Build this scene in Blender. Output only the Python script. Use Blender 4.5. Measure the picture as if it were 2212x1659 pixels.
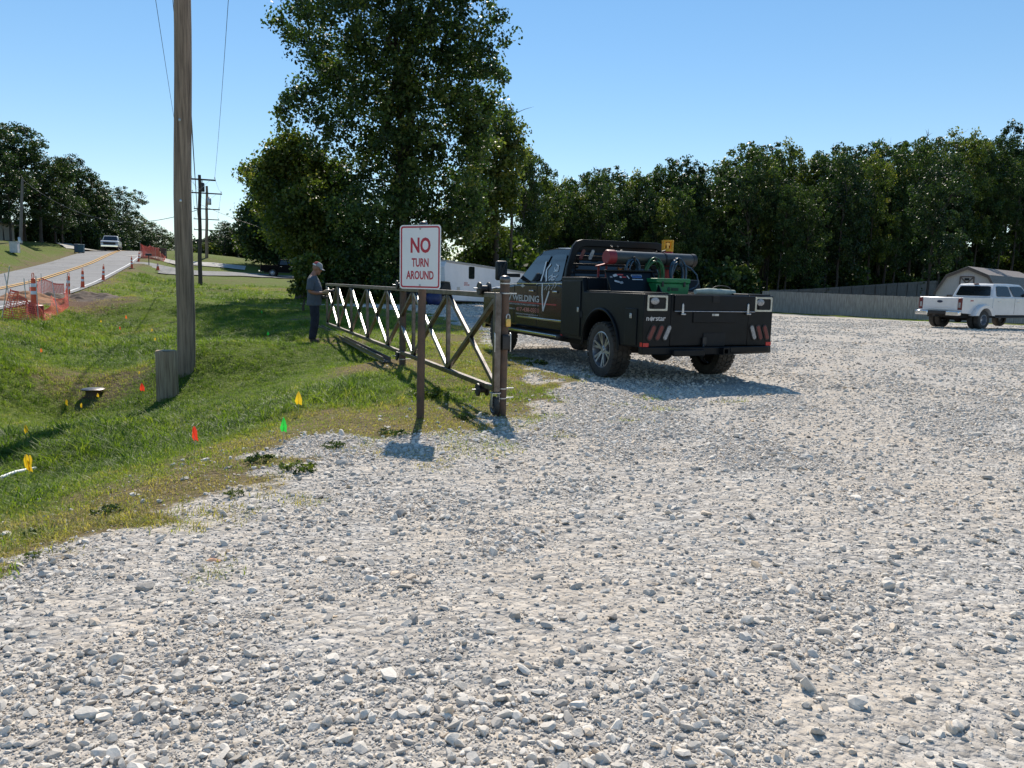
import bpy, bmesh, math, random
import numpy as np
from mathutils import Vector, Matrix, Euler
R = math.radians
rng = np.random.default_rng(7); random.seed(7)
S = bpy.context.scene
COL = S.collection
for o in list(bpy.data.objects): bpy.data.objects.remove(o)

# ------------------------------------------------------------------ camera, sky, sun, exposure
EYE = 1.35; PITCH = R(7.45); ROLL = R(1.3); F = 1662.0      # F: focal length in the photo at 2212 px width
cam = bpy.data.cameras.new('camera'); cam.sensor_width = 36; cam.lens = 36 * F / 2212
cam.clip_start = 0.05; cam.clip_end = 3000
camo = bpy.data.objects.new('camera', cam); COL.objects.link(camo)
CM = Matrix.Translation((0, 0, EYE)) @ Matrix.Rotation(R(90) - PITCH, 4, 'X') @ Matrix.Rotation(ROLL, 4, 'Z')
camo.matrix_world = CM; S.camera = camo
SUN_EL = R(46); SUN_AZ = R(-4)                                # azimuth from +Y, minus = to the left
w = bpy.data.worlds.new('World'); S.world = w; w.use_nodes = True
nt = w.node_tree; bg = nt.nodes['Background']
sky = nt.nodes.new('ShaderNodeTexSky'); sky.sky_type = 'NISHITA'; sky.sun_disc = False
sky.sun_elevation = SUN_EL; sky.sun_rotation = SUN_AZ
sky.altitude = 300; sky.air_density = 1.0; sky.dust_density = 0.0; sky.ozone_density = 1.6
hs_ = nt.nodes.new('ShaderNodeHueSaturation'); hs_.inputs['Saturation'].default_value = 1.42; hs_.inputs['Value'].default_value = 1.68
gm_ = nt.nodes.new('ShaderNodeGamma'); gm_.inputs[1].default_value = .72; nt.links.new(sky.outputs[0], gm_.inputs[0]); nt.links.new(gm_.outputs[0], hs_.inputs['Color']); nt.links.new(hs_.outputs[0], bg.inputs[0]); bg.inputs[1].default_value = 0.11
sl = bpy.data.lights.new('sun', 'SUN'); sl.energy = 5.0; sl.angle = R(0.53); sl.color = (1, .92, .80)
so = bpy.data.objects.new('sun', sl); COL.objects.link(so)
sdir = Vector((math.sin(SUN_AZ) * math.cos(SUN_EL), math.cos(SUN_AZ) * math.cos(SUN_EL), math.sin(SUN_EL)))
so.rotation_euler = sdir.to_track_quat('Z', 'Y').to_euler(); so.location = (0, 0, 60)
S.view_settings.view_transform = 'Standard'; S.view_settings.look = 'None'
S.view_settings.exposure = 0.3; S.view_settings.gamma = 1
S.cycles.max_bounces = 6; S.cycles.transparent_max_bounces = 8
S.cycles.use_denoising = True

# ------------------------------------------------------------------ helpers
def ray(px, py):
    d = CM.to_3x3() @ Vector(((px - 1106) / F, -(py - 829.5) / F, -1)); return d
def at(px, py, Y):
    """point seen at photo pixel px,py (2212 wide) that stands Y metres ahead"""
    d = ray(px, py); return Vector((0, 0, EYE)) + d * (Y / d.y)

def tag(o, label=None, cat=None, group=None, kind=None):
    if label: o['label'] = label
    if cat: o['category'] = cat
    if group: o['group'] = group
    if kind: o['kind'] = kind
    return o
def empty(name, loc=(0, 0, 0), rz=0, label=None, cat=None, group=None, mat4=None):
    o = bpy.data.objects.new(name, None); COL.objects.link(o); o.empty_display_size = .2
    o.location = loc; o.rotation_euler = (0, 0, rz)
    if mat4 is not None: o.matrix_world = mat4
    return tag(o, label, cat, group)
def copy_tree(o, parent=None):
    c = o.copy(); COL.objects.link(c)
    if parent is not None: c.parent = parent
    for ch in [x for x in bpy.data.objects if x.parent == o and x != c]: copy_tree(ch, c)
    return c

class MB:
    """collects boxes, prisms, tubes, lathes ... and links them as ONE mesh object"""
    def __init__(s): s.v = []; s.f = []; s.m = []; s.M = Matrix.Identity(4); s.mi = 0
    def add(s, vs, fs, M=None):
        n = len(s.v); T = s.M @ M if M is not None else s.M
        s.v += [tuple(T @ Vector(p)) for p in vs]; s.f += [tuple(i + n for i in f) for f in fs]; s.m += [s.mi] * len(fs); return s
    def box(s, c, d, rot=None):
        x, y, z = d[0] / 2, d[1] / 2, d[2] / 2
        vs = [(a * x, b * y, e * z) for e in (-1, 1) for a, b in ((-1, -1), (1, -1), (1, 1), (-1, 1))]
        fs = [(3, 2, 1, 0), (4, 5, 6, 7), (0, 1, 5, 4), (1, 2, 6, 5), (2, 3, 7, 6), (3, 0, 4, 7)]
        T = Matrix.Translation(c)
        if rot is not None: T = T @ Euler(rot).to_matrix().to_4x4()
        return s.add(vs, fs, T)
    def beam(s, a, b, wx, wz, up=(0, 0, 1)):
        """square tube from a to b"""
        a, b = Vector(a), Vector(b); d = b - a; L = d.length; d.normalize()
        u = Vector(up); x = d.cross(u)
        if x.length < 1e-4: x = d.cross(Vector((1, 0, 0)))
        x.normalize(); z = x.cross(d)
        T = Matrix((( x.x, d.x, z.x, (a.x + b.x) / 2), (x.y, d.y, z.y, (a.y + b.y) / 2), (x.z, d.z, z.z, (a.z + b.z) / 2), (0, 0, 0, 1)))
        vs = [(i * wx / 2, j * L / 2, k * wz / 2) for k in (-1, 1) for i, j in ((-1, -1), (1, -1), (1, 1), (-1, 1))]
        return s.add(vs, [(3, 2, 1, 0), (4, 5, 6, 7), (0, 1, 5, 4), (1, 2, 6, 5), (2, 3, 7, 6), (3, 0, 4, 7)], T)
    def tube(s, pts, r, n=8, cap=True):
        """round tube along points; r one radius or one per point"""
        P = [Vector(p) for p in pts]; k = len(P); rr = [r] * k if not hasattr(r, '__len__') else r
        vs, fs = [], []; u = None
        for i, p in enumerate(P):
            d = (P[min(i + 1, k - 1)] - P[max(i - 1, 0)]).normalized()
            if u is None:
                u = d.orthogonal().normalized()
            else:
                u = (u - d * u.dot(d)); u = u.normalized() if u.length > 1e-6 else d.orthogonal().normalized()
            v = d.cross(u)
            for j in range(n):
                a = 2 * math.pi * j / n; vs.append(p + (u * math.cos(a) + v * math.sin(a)) * rr[i])
        for i in range(k - 1):
            for j in range(n):
                a, b = i * n + j, i * n + (j + 1) % n; fs.append((a, b, b + n, a + n))
        if cap: fs += [tuple(range(n - 1, -1, -1)), tuple(range((k - 1) * n, k * n))]
        return s.add(vs, fs)
    def lathe(s, prof, n=24, M=None, close=False, cap=True):
        """prof: (radius, height) pairs turned round local Z"""
        k = len(prof); vs = []; fs = []
        for r, z in prof:
            for j in range(n):
                a = 2 * math.pi * j / n; vs.append((r * math.cos(a), r * math.sin(a), z))
        for i in range(k if close else k - 1):
            for j in range(n):
                a, b = i * n + j, i * n + (j + 1) % n; q = ((i + 1) % k) * n
                fs.append((a, b, q + (j + 1) % n, q + j))
        if not close and cap:
            if prof[0][0] > 1e-4: fs.append(tuple(range(n - 1, -1, -1)))
            if prof[-1][0] > 1e-4: fs.append(tuple(range((k - 1) * n, k * n)))
        return s.add(vs, fs, M)
    def prism(s, poly, a, b, axis='x'):
        """2D outline extruded between a and b; axis x: poly=(y,z); y: (x,z); z: (x,y)"""
        n = len(poly)
        def P(p, t): return (t, p[0], p[1]) if axis == 'x' else ((p[0], t, p[1]) if axis == 'y' else (p[0], p[1], t))
        vs = [P(p, a) for p in poly] + [P(p, b) for p in poly]
        fs = [tuple(range(n)), tuple(range(2 * n - 1, n - 1, -1))] + [(i, (i + 1) % n + 0, (i + 1) % n + n, i + n)[::-1] for i in range(n)]
        return s.add(vs, fs)
    def ell(s, c, r, n=16, m=10, rot=None):
        vs = []; fs = []
        for i in range(m + 1):
            t = math.pi * i / m
            for j in range(n):
                a = 2 * math.pi * j / n; vs.append((r[0] * math.sin(t) * math.cos(a), r[1] * math.sin(t) * math.sin(a), r[2] * math.cos(t)))
        for i in range(m):
            for j in range(n): fs.append((i * n + j, (i + 1) * n + j, (i + 1) * n + (j + 1) % n, i * n + (j + 1) % n))
        T = Matrix.Translation(c)
        if rot is not None: T = T @ Euler(rot).to_matrix().to_4x4()
        return s.add(vs, fs, T)
    def build(s, name, mats, parent=None, smooth=None, bevel=0, seg=2, label=None, fix=True):
        me = bpy.data.meshes.new(name); me.from_pydata(s.v, [], s.f)
        for m_ in (mats if isinstance(mats, (list, tuple)) else [mats]): me.materials.append(m_)
        if max(s.m or [0]) > 0: me.polygons.foreach_set('material_index', s.m)
        if fix:
            bm = bmesh.new(); bm.from_mesh(me); bmesh.ops.remove_doubles(bm, verts=bm.verts, dist=1e-5)
            bmesh.ops.recalc_face_normals(bm, faces=bm.faces); bm.to_mesh(me); bm.free()
        o = bpy.data.objects.new(name, me); COL.objects.link(o)
        if smooth is not None:
            me.shade_smooth(); me.set_sharp_from_angle(angle=R(smooth))
        if bevel:
            b = o.modifiers.new('bevel', 'BEVEL'); b.width = bevel; b.segments = seg; b.limit_method = 'ANGLE'; b.angle_limit = R(35)
            if smooth is None: me.shade_smooth(); me.set_sharp_from_angle(angle=R(40))
            b.harden_normals = False
        if parent is not None: o.parent = parent
        if label: o['label'] = label
        return o
def npmesh(name, V, Fq, mats, attrs=None, smooth=False):
    """fast mesh from numpy: V (n,3), Fq (m,4) or (m,3)"""
    me = bpy.data.meshes.new(name); n, (m, k) = len(V), Fq.shape
    me.vertices.add(n); me.vertices.foreach_set('co', np.ascontiguousarray(V, np.float32).ravel())
    me.loops.add(m * k); me.loops.foreach_set('vertex_index', np.ascontiguousarray(Fq, np.int32).ravel())
    me.polygons.add(m); me.polygons.foreach_set('loop_start', np.arange(0, m * k, k, dtype=np.int32))
    me.update(calc_edges=True)
    for m_ in (mats if isinstance(mats, (list, tuple)) else [mats]): me.materials.append(m_)
    if smooth: me.shade_smooth()
    for a, arr in (attrs or {}).items():
        at_ = me.attributes.new(a, 'FLOAT', 'POINT'); at_.data.foreach_set('value', np.ascontiguousarray(arr, np.float32))
    return me
def link(name, me, parent=None):
    o = bpy.data.objects.new(name, me); COL.objects.link(o)
    if parent is not None: o.parent = parent
    return o
def text_obj(name, body, size, m, M, parent=None, extr=.0008, sx=1.0, off=0.0, align='CENTER', label=None, sp=1.0):
    """lettering as mesh; M places it: text runs along local X, up is local Y, front faces local Z"""
    c = bpy.data.curves.new(name, 'FONT'); c.body = body; c.size = size; c.extrude = extr; c.offset = off
    c.align_x = align; c.align_y = 'CENTER'; c.space_character = sp; c.resolution_u = 3
    t = bpy.data.objects.new(name, c); COL.objects.link(t)
    dg = bpy.context.evaluated_depsgraph_get(); me = bpy.data.meshes.new_from_object(t.evaluated_get(dg))
    bpy.data.objects.remove(t); bpy.data.curves.remove(c)
    me.materials.clear(); me.materials.append(m)
    me.transform(M @ Matrix.Diagonal((sx, 1, 1, 1)))
    o = link(name, me, parent)
    if label: o['label'] = label
    return o

# ------------------------------------------------------------------ materials
def nd(nt, t, **k):
    n = nt.nodes.new('ShaderNode' + t)
    for a, b in k.items(): setattr(n, a, b)
    return n
def ramp(nt, src, stops):
    r = nd(nt, 'ValToRGB'); e = r.color_ramp.elements
    while len(e) < len(stops): e.new(.5)
    for i, (p, c) in enumerate(stops): e[i].position = p; e[i].color = (*c, 1)
    nt.links.new(src, r.inputs[0]); return r.outputs[0]
def mixc(nt, fac, a, b, mode='MIX'):
    n = nd(nt, 'Mix', data_type='RGBA', blend_type=mode)
    for i, x in ((0, fac), (6, a), (7, b)):
        if isinstance(x, bpy.types.NodeSocket): nt.links.new(x, n.inputs[i])
        elif isinstance(x, (int, float)): n.inputs[i].default_value = x
        else: n.inputs[i].default_value = (*x, 1)
    return n.outputs[2]
def math_(nt, op, a, b=None, clamp=False):
    n = nd(nt, 'Math', operation=op, use_clamp=clamp)
    for i, x in enumerate((a, b)):
        if x is None: continue
        if isinstance(x, bpy.types.NodeSocket): nt.links.new(x, n.inputs[i])
        else: n.inputs[i].default_value = x
    return n.outputs[0]
def noise(nt, scale, detail=4, rough=.6, vec=None, out=0, dist=0):
    n = nd(nt, 'TexNoise'); n.inputs['Scale'].default_value = scale; n.inputs['Detail'].default_value = detail
    n.inputs['Roughness'].default_value = rough; n.inputs['Distortion'].default_value = dist
    if vec is not None: nt.links.new(vec, n.inputs['Vector'])
    return n.outputs[out]
def coords(nt, scale=(1, 1, 1)):
    t = nd(nt, 'TexCoord'); m = nd(nt, 'Mapping'); m.inputs['Scale'].default_value = scale
    nt.links.new(t.outputs['Object'], m.inputs[0]); return m.outputs[0]
def M(name, c, rough=.5, metal=0, var=.15, vs=6, bump=0, bs=60, coat=0, spec=.5, stretch=(1, 1, 1), c2=None, alpha=1, dust=0):
    """plain surface: colour with a soft patchy variation, roughness variation and fine bump"""
    m = bpy.data.materials.new(name); m.use_nodes = True; nt = m.node_tree; b = nt.nodes['Principled BSDF']
    v = coords(nt, stretch); n = noise(nt, vs, 5, .65, v)
    c2 = c2 or tuple(x * (1 - var * 1.5) for x in c); c1 = tuple(min(1, x * (1 + var)) for x in c)
    col = ramp(nt, n, [(.3, c2), (.7, c1)])
    if dust:
        g = nd(nt, 'NewGeometry'); s_ = nd(nt, 'SeparateXYZ'); nt.links.new(g.outputs['Normal'], s_.inputs[0])
        f = math_(nt, 'MULTIPLY', math_(nt, 'ADD', math_(nt, 'MULTIPLY', s_.outputs[2], .5, True), .35), math_(nt, 'MULTIPLY', n, dust))
        col = mixc(nt, f, col, (.30, .27, .22))
    nt.links.new(col, b.inputs['Base Color'])
    rr = nd(nt, 'MapRange'); rr.inputs[3].default_value = max(0, rough - .07); rr.inputs[4].default_value = min(1, rough + .1)
    nt.links.new(noise(nt, vs * 2.3, 3, .6, v), rr.inputs[0]); nt.links.new(rr.outputs[0], b.inputs['Roughness'])
    b.inputs['Metallic'].default_value = metal; b.inputs['Coat Weight'].default_value = coat; b.inputs['Coat Roughness'].default_value = .06
    b.inputs['Specular IOR Level'].default_value = spec; b.inputs['Alpha'].default_value = alpha
    if bump:
        bn = nd(nt, 'Bump'); bn.inputs['Strength'].default_value = bump; bn.inputs['Distance'].default_value = .01
        nt.links.new(noise(nt, bs, 4, .6, v), bn.inputs['Height']); nt.links.new(bn.outputs[0], b.inputs['Normal'])
    return m
def leafmat(name, stops, trans=.35, rough=.45, attr='tint', inst=False):
    """thin leaf: reflects one side, glows through on the other"""
    m = bpy.data.materials.new(name); m.use_nodes = True; nt = m.node_tree; nt.nodes.remove(nt.nodes['Principled BSDF'])
    out = nt.nodes['Material Output']
    a = nd(nt, 'Attribute', attribute_name=attr, attribute_type='INSTANCER' if inst else 'GEOMETRY')
    col = ramp(nt, a.outputs['Fac'], stops)
    d = nd(nt, 'BsdfPrincipled'); nt.links.new(col, d.inputs['Base Color']); d.inputs['Roughness'].default_value = rough
    d.inputs['Specular IOR Level'].default_value = .35
    t = nd(nt, 'BsdfTranslucent'); nt.links.new(mixc(nt, 1.0, col, (1.25, 1.35, .6), 'MULTIPLY'), t.inputs[0])
    mx = nd(nt, 'MixShader'); mx.inputs[0].default_value = trans
    nt.links.new(d.outputs[0], mx.inputs[1]); nt.links.new(t.outputs[0], mx.inputs[2]); nt.links.new(mx.outputs[0], out.inputs[0])
    return m

# ------------------------------------------------------------------ smooth value noise for numpy
def vnoise(x, y, s, seed=0):
    x = np.asarray(x, float) / s; y = np.asarray(y, float) / s
    xi, yi = np.floor(x).astype(np.int64), np.floor(y).astype(np.int64); fx, fy = x - xi, y - yi
    fx = fx * fx * (3 - 2 * fx); fy = fy * fy * (3 - 2 * fy)
    def h(a, b):
        n = (a * 374761393 + b * 668265263 + seed * 974711) & 0x7fffffff
        n = ((n ^ (n >> 13)) * 1274126177) & 0x7fffffff
        return ((n ^ (n >> 16)) & 0xffff) / 65535.0
    return (h(xi, yi) * (1 - fx) + h(xi + 1, yi) * fx) * (1 - fy) + (h(xi, yi + 1) * (1 - fx) + h(xi + 1, yi + 1) * fx) * fy
def sm(a, b, x):
    t = np.clip((np.asarray(x, float) - a) / (b - a), 0, 1); return t * t * (3 - 2 * t)

# ------------------------------------------------------------------ terrain: heights through surveyed points
ROADY = np.array([-60, 0, 15, 23.5, 30, 36, 48, 64, 72, 82, 95, 102, 115, 140, 200, 320.])
ROADX = np.array([27.0, -5.6, -12, -15.6, -18.2, -20.6, -25.6, -32.2, -35.3, -39.5, -45.1, -48.0, -53.5, -63., -84, -120])   # right edge of the road
ROADZ = np.array([.3, .2, .2, .22, .30, .42, .86, 1.78, 2.35, 3.1, 3.95, 4.4, 4.85, 4.5, 2.0, -2.])
ROADW = 7.7                                                   # width measured along x
def road_at(y):
    return np.interp(y, ROADY, ROADX), np.interp(y, ROADY, ROADZ)
CP = []
def cp(px, py, D): p = at(px, py, D); CP.append((p.x, p.y, p.z))
for x, y in [(3, -30), (30, -30), (-3, -8), (8, -8), (40, 0), (-2, 3), (3, 3), (10, 6), (-1.6, 6), (2, 9), (8, 12), (20, 12), (-.4, 9), (0, 13), (5, 14), (-.8, 18),
             (-1.9, 12.3), (-3, 15), (-4.3, 17.8), (-1.2, 22)]: CP.append((x, y, 0))
for x, y, z in [(3, 24, -.05), (12, 24, -.14), (25, 20, -.1), (20, 34, -.18), (8, 40, -.2), (60, 40, -.5), (24, 70, -.68), (33, 62, -.84), (45, 52, -.8), (12, 66, -.5), (25, 45, -.45), (51, 95, 1.0), (38.5, 67, -.7), (42, 74, -.2),
                (70, 70, .3), (40, 80, .15), (20, 85, -.2), (37.5, 84, .1), (60, 112, 3.6), (25, 120, 3.2), (90, 115, 4.5), (45, 125, 4.5), (-1, 30, .05), (0, 44, .12), (3, 55, 0), (-3.5, 40, .2), (-6.5, 42, .28), (-6, 33, .2), (2, 75, .2), (-5, 70, .8),
                (100, 150, 8), (0, 150, 5), (200, 300, 5), (0, 300, 4), (-60, 250, 2), (-200, 300, 3), (-150, 150, 6), (-100, 100, 6), (200, 50, 0), (150, -50, 0), (-60, 40, 3), (-60, 0, 1), (-40, -50, .5)]:
    CP.append((x, y, z))
for a in [(400, 800, 14), (363, 852, 12.5), (200, 850, 13.2), (0, 940, 10), (0, 1040, 6.6), (150, 960, 8.6), (0, 1110, 5.0), (200, 1060, 5.8), (300, 760, 18.5), (250, 700, 27), (300, 650, 37), (330, 622, 48),
          (80, 770, 19), (120, 700, 28), (20, 692, 28), (200, 680, 29), (0, 840, 13.5), (430, 640, 45), (550, 640, 46), (650, 657, 37), (560, 705, 23), (600, 800, 13.0), (450, 900, 8.7), (640, 900, 8.9), (600, 985, 6.2), (500, 760, 16.5),
          (432, 617, 60), (448, 557, 97), (530, 566, 100), (605, 598, 90), (500, 600, 75), (700, 606, 85), (600, 568, 112), (700, 570, 120), (440, 602, 66), (340, 560, 95),
          (0, 556, 62), (44, 525, 75), (10, 531, 88), (172, 544, 95), (110, 528, 95), (60, 545, 68), (140, 556, 80), (360, 552, 97), (370, 540, 120), (500, 560, 130), (330, 590, 70), (290, 600, 60), (250, 625, 47)]: cp(*a)
CP = np.array(CP)
def _phi(d2): return -np.sqrt(d2 + 1.2)
_n = len(CP); _A = np.zeros((_n + 1, _n + 1)); _d2 = ((CP[:, None, :2] - CP[None, :, :2]) ** 2).sum(-1)
_A[:_n, :_n] = _phi(_d2) ; _A[:_n, :_n] -= np.eye(_n) * .25; _A[:_n, _n] = 1; _A[_n, :_n] = 1
_W = np.linalg.solve(_A, np.append(CP[:, 2], 0))
def Hs(x, y, rough=True):
    x = np.atleast_1d(np.asarray(x, float)); y = np.atleast_1d(np.asarray(y, float)); sh = x.shape; x = x.ravel(); y = y.ravel()
    z = np.full(x.shape, _W[-1])
    for i in range(_n): z += _W[i] * _phi((x - CP[i, 0]) ** 2 + (y - CP[i, 1]) ** 2)
    gm = gravel_sd(x, y)
    z = np.where(gm > -1, z * (1 - .6 * sm(-1, 1.5, gm) * (y < 25)), z)                # the lot is rolled flat
    if rough:
        a = sm(.2, -.8, gm)
        z += a * (.10 * (vnoise(x, y, 1.7, 3) - .5) + .05 * (vnoise(x, y, .5, 4) - .5)) + (1 - a) * (.03 * (vnoise(x, y, 1.3, 5) - .5) + .012 * (vnoise(x, y, .25, 6) - .5))
    rx, rz = road_at(y); t = x - (rx - ROADW / 2); d = np.abs(t) - ROADW / 2
    z = z + (rz - .05 - z) * sm(3.6, .35, d)
    return z.reshape(sh)
LOT = np.array([(-6, -40), (-4.2, -2), (-3.1, 2), (-2.45, 3.6), (-2.15, 4.6), (-1.75, 5.6), (-1.25, 6.6), (-.85, 7.2), (-.25, 7.7), (.35, 8.3), (.65, 9.0), (.45, 10.4), (.25, 12), (-.15, 15), (-.6, 18), (-1.2, 22), (-2.2, 27),
                (-4, 31), (-7, 33), (-12, 35.5), (-12, 37.5), (-5, 38), (0, 46), (6, 58), (23, 66), (32, 58.5), (45, 49.5), (90, 40), (90, -40)])
def gravel_sd(x, y):
    """signed distance to the edge of the gravel lot, plus inside"""
    x = np.asarray(x, float); y = np.asarray(y, float); d = np.full(x.shape, 1e9); ins = np.zeros(x.shape, bool); n = len(LOT)
    for i in range(n):
        (ax, ay), (bx, by) = LOT[i], LOT[(i + 1) % n]; ex, ey = bx - ax, by - ay
        t = np.clip(((x - ax) * ex + (y - ay) * ey) / (ex * ex + ey * ey), 0, 1)
        d = np.minimum(d, np.hypot(x - ax - t * ex, y - ay - t * ey))
        c = ((ay > y) != (by > y)); c &= x < (bx - ax) * (y - ay) / ((by - ay) if by != ay else 1e-9) + ax; ins ^= c
    return np.where(ins, d, -d)
def H(x, y): return float(Hs(x, y)[0])
def ground(px, py):
    """where the line of sight through a photo pixel meets the ground"""
    d = ray(px, py); o = np.array((0, 0, EYE)); ts = np.geomspace(1.5, 260, 900); P = o + np.outer(ts, np.array(d) / d.length)
    below = P[:, 2] < Hs(P[:, 0], P[:, 1]); i = int(np.argmax(below)) if below.any() else len(ts) - 1
    return Vector(P[i])

def fit_text(name, body, w, h, m, M, parent=None, bold=0.0, extr=.0006, label=None):
    """lettering stretched to w x h metres, centred on M's origin"""
    o = text_obj(name, body, 1, m, Matrix.Identity(4), parent, .001, 1, bold, 'CENTER', label)
    n = len(o.data.vertices); a = np.empty(n * 3, np.float32); o.data.vertices.foreach_get('co', a); a = a.reshape(-1, 3)
    lo, hi = a.min(0), a.max(0); a = (a - (lo + hi) / 2) / (hi - lo) * np.array([w, h, extr * 2]); Mn = np.array(M)
    a = a @ Mn[:3, :3].T + Mn[:3, 3]; o.data.vertices.foreach_set('co', a.astype(np.float32).ravel()); o.data.update(); return o
def frame(o, x, y, z):
    """matrix with the given axes and origin"""
    return Matrix(((x[0], y[0], z[0], o[0]), (x[1], y[1], z[1], o[1]), (x[2], y[2], z[2], o[2]), (0, 0, 0, 1)))
# ------------------------------------------------------------------ ground material: worn turf, dust and crushed limestone
def make_ground_mat():
    m = bpy.data.materials.new('ground'); m.use_nodes = True; nt = m.node_tree; b = nt.nodes['Principled BSDF']
    v = coords(nt); ga = nd(nt, 'Attribute', attribute_name='gravel').outputs['Fac']; da = nd(nt, 'Attribute', attribute_name='dirt').outputs['Fac']
    # gravel
    n1 = noise(nt, .45, 6, .65, v); n2 = noise(nt, 3.1, 6, .7, v); n3 = noise(nt, 45, 3, .6, v)
    vo = nd(nt, 'TexVoronoi'); vo.inputs['Scale'].default_value = 38; nt.links.new(v, vo.inputs['Vector'])
    vb = nd(nt, 'TexVoronoi'); vb.inputs['Scale'].default_value = 13; nt.links.new(v, vb.inputs['Vector'])
    sv = nd(nt, 'SeparateColor'); nt.links.new(vo.outputs['Color'], sv.inputs[0]); sb = nd(nt, 'SeparateColor'); nt.links.new(vb.outputs['Color'], sb.inputs[0])
    dust = ramp(nt, n2, [(.3, (.38, .32, .255)), (.7, (.57, .495, .405))])
    stone = ramp(nt, sv.outputs[0], [(0, (.20, .19, .175)), (.5, (.40, .375, .345)), (1, (.62, .585, .53))])
    stone = mixc(nt, .3, stone, ramp(nt, sb.outputs[0], [(0, (.24, .225, .21)), (1, (.58, .545, .50))]))
    cover = ramp(nt, math_(nt, 'ADD', math_(nt, 'MULTIPLY', n1, .7), math_(nt, 'MULTIPLY', n2, .5)), [(.5, (1, 1, 1)), (.72, (.25, .25, .25))])
    gcol = mixc(nt, cover, dust, stone)
    # turf
    t1 = noise(nt, .35, 5, .6, v); t2 = noise(nt, 2.4, 6, .7, v); t3 = noise(nt, 28, 4, .7, v)
    green = ramp(nt, t3, [(.25, (.045, .062, .010)), (.55, (.11, .145, .022)), (.8, (.19, .22, .04))])
    dry = ramp(nt, t3, [(.25, (.07, .05, .028)), (.55, (.16, .12, .06)), (.8, (.27, .215, .125))])
    fd = math_(nt, 'ADD', math_(nt, 'MULTIPLY', t1, .8), math_(nt, 'MULTIPLY', t2, .45))
    fd = math_(nt, 'ADD', fd, math_(nt, 'MULTIPLY', da, .5))
    turf = mixc(nt, ramp(nt, fd, [(.62, (0, 0, 0)), (.86, (1, 1, 1))]), green, dry)
    soil = ramp(nt, t3, [(.3, (.07, .045, .028)), (.7, (.17, .115, .075))])
    turf = mixc(nt, ramp(nt, math_(nt, 'ADD', da, math_(nt, 'MULTIPLY', t2, .5)), [(.95, (0, 0, 0)), (1.15, (1, 1, 1))]), turf, soil)
    # border broken up by noise
    g = math_(nt, 'ADD', ga, math_(nt, 'MULTIPLY', math_(nt, 'SUBTRACT', noise(nt, 5, 6, .75, v), .5), 1.1))
    gf = ramp(nt, g, [(.42, (0, 0, 0)), (.58, (1, 1, 1))])
    nt.links.new(mixc(nt, gf, turf, gcol), b.inputs['Base Color'])
    b.inputs['Roughness'].default_value = .95; b.inputs['Specular IOR Level'].default_value = .15
    h = math_(nt, 'ADD', math_(nt, 'MULTIPLY', vo.outputs['Distance'], -.35), math_(nt, 'MULTIPLY', vb.outputs['Distance'], -.9))
    h = math_(nt, 'ADD', h, math_(nt, 'MULTIPLY', n3, .35)); h = math_(nt, 'ADD', h, math_(nt, 'MULTIPLY', noise(nt, 9, 5, .7, v), .9))
    bn = nd(nt, 'Bump'); bn.inputs['Strength'].default_value = 1; bn.inputs['Distance'].default_value = .028
    nt.links.new(h, bn.inputs['Height']); nt.links.new(bn.outputs[0], b.inputs['Normal'])
    return m
GM = make_ground_mat()
def axis_(lo, a, b, hi, step, g):
    c = list(np.arange(a, b, step)); s = step; x = c[-1]
    while x < hi: s *= g; x += s; c.append(x)
    s = step; x = a; l = []
    while x > lo: s *= g; x -= s; l.append(x)
    return np.array(l[::-1] + c)
DIRT = [(at(95, 688, 29).xy, 2.3, 1.0), (at(185, 665, 31).xy, 1.7, .8), (ground(835, 785).xy, 1.0, .7), (ground(690, 738).xy, 1.1, .45), (ground(600, 625).xy, 4, .6), (ground(215, 838).xy, 1.1, .7), (ground(1180, 830).xy, 1.5, .35),
        (ground(420, 1060).xy, 1.2, .35), (ground(800, 900).xy, 1.5, .3), (ground(640, 690).xy, 1.3, .35)]
def dirt_at(x, y):
    d = np.zeros(np.shape(x))
    for c, r, a in DIRT: d = np.maximum(d, a * sm(r * 1.5, r * .4, np.hypot(x - c[0], y - c[1]) * (1 + .6 * (vnoise(x, y, 1.1, 8) - .5))))
    gs = gravel_sd(x, y); d = np.maximum(d, .55 * sm(-2.6, -.2, gs) * sm(34, 20, y))
    rx, _ = road_at(y); d = np.maximum(d, .5 * sm(1.8, .2, np.abs(x - (rx - ROADW / 2)) - ROADW / 2))
    return np.clip(d, 0, 1)
def edge(x, y): return gravel_sd(x, y) + 1.1 * (vnoise(x, y, .9, 11) - .5) + .7 * (vnoise(x, y, .3, 12) - .5)
def make_ground():
    xs = axis_(-420, -12, 9, 420, .075, 1.035); ys = axis_(-60, 1.2, 19, 520, .075, 1.03)
    X, Y = np.meshgrid(xs, ys); Z = Hs(X, Y); gs = gravel_sd(X, Y)
    gr = .5 + .5 * np.clip(edge(X, Y) / .5, -1, 1)
    V = np.stack([X, Y, Z], -1).reshape(-1, 3); ny, nx = X.shape
    i = (np.arange(ny - 1)[:, None] * nx + np.arange(nx - 1)[None]).ravel(); Fq = np.stack([i, i + 1, i + nx + 1, i + nx], 1)
    g = gr.ravel(); d = dirt_at(X, Y).ravel(); fm = g[Fq].mean(1) > .5
    for nm, sel in (('gravel_lot', fm), ('ground', ~fm)):
        f = Fq[sel]; u, inv = np.unique(f, return_inverse=True)
        me = npmesh(nm, V[u], inv.reshape(f.shape), GM, {'gravel': g[u], 'dirt': d[u]}, True)
        tag(link(nm, me), kind='structure')
make_ground()

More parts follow.
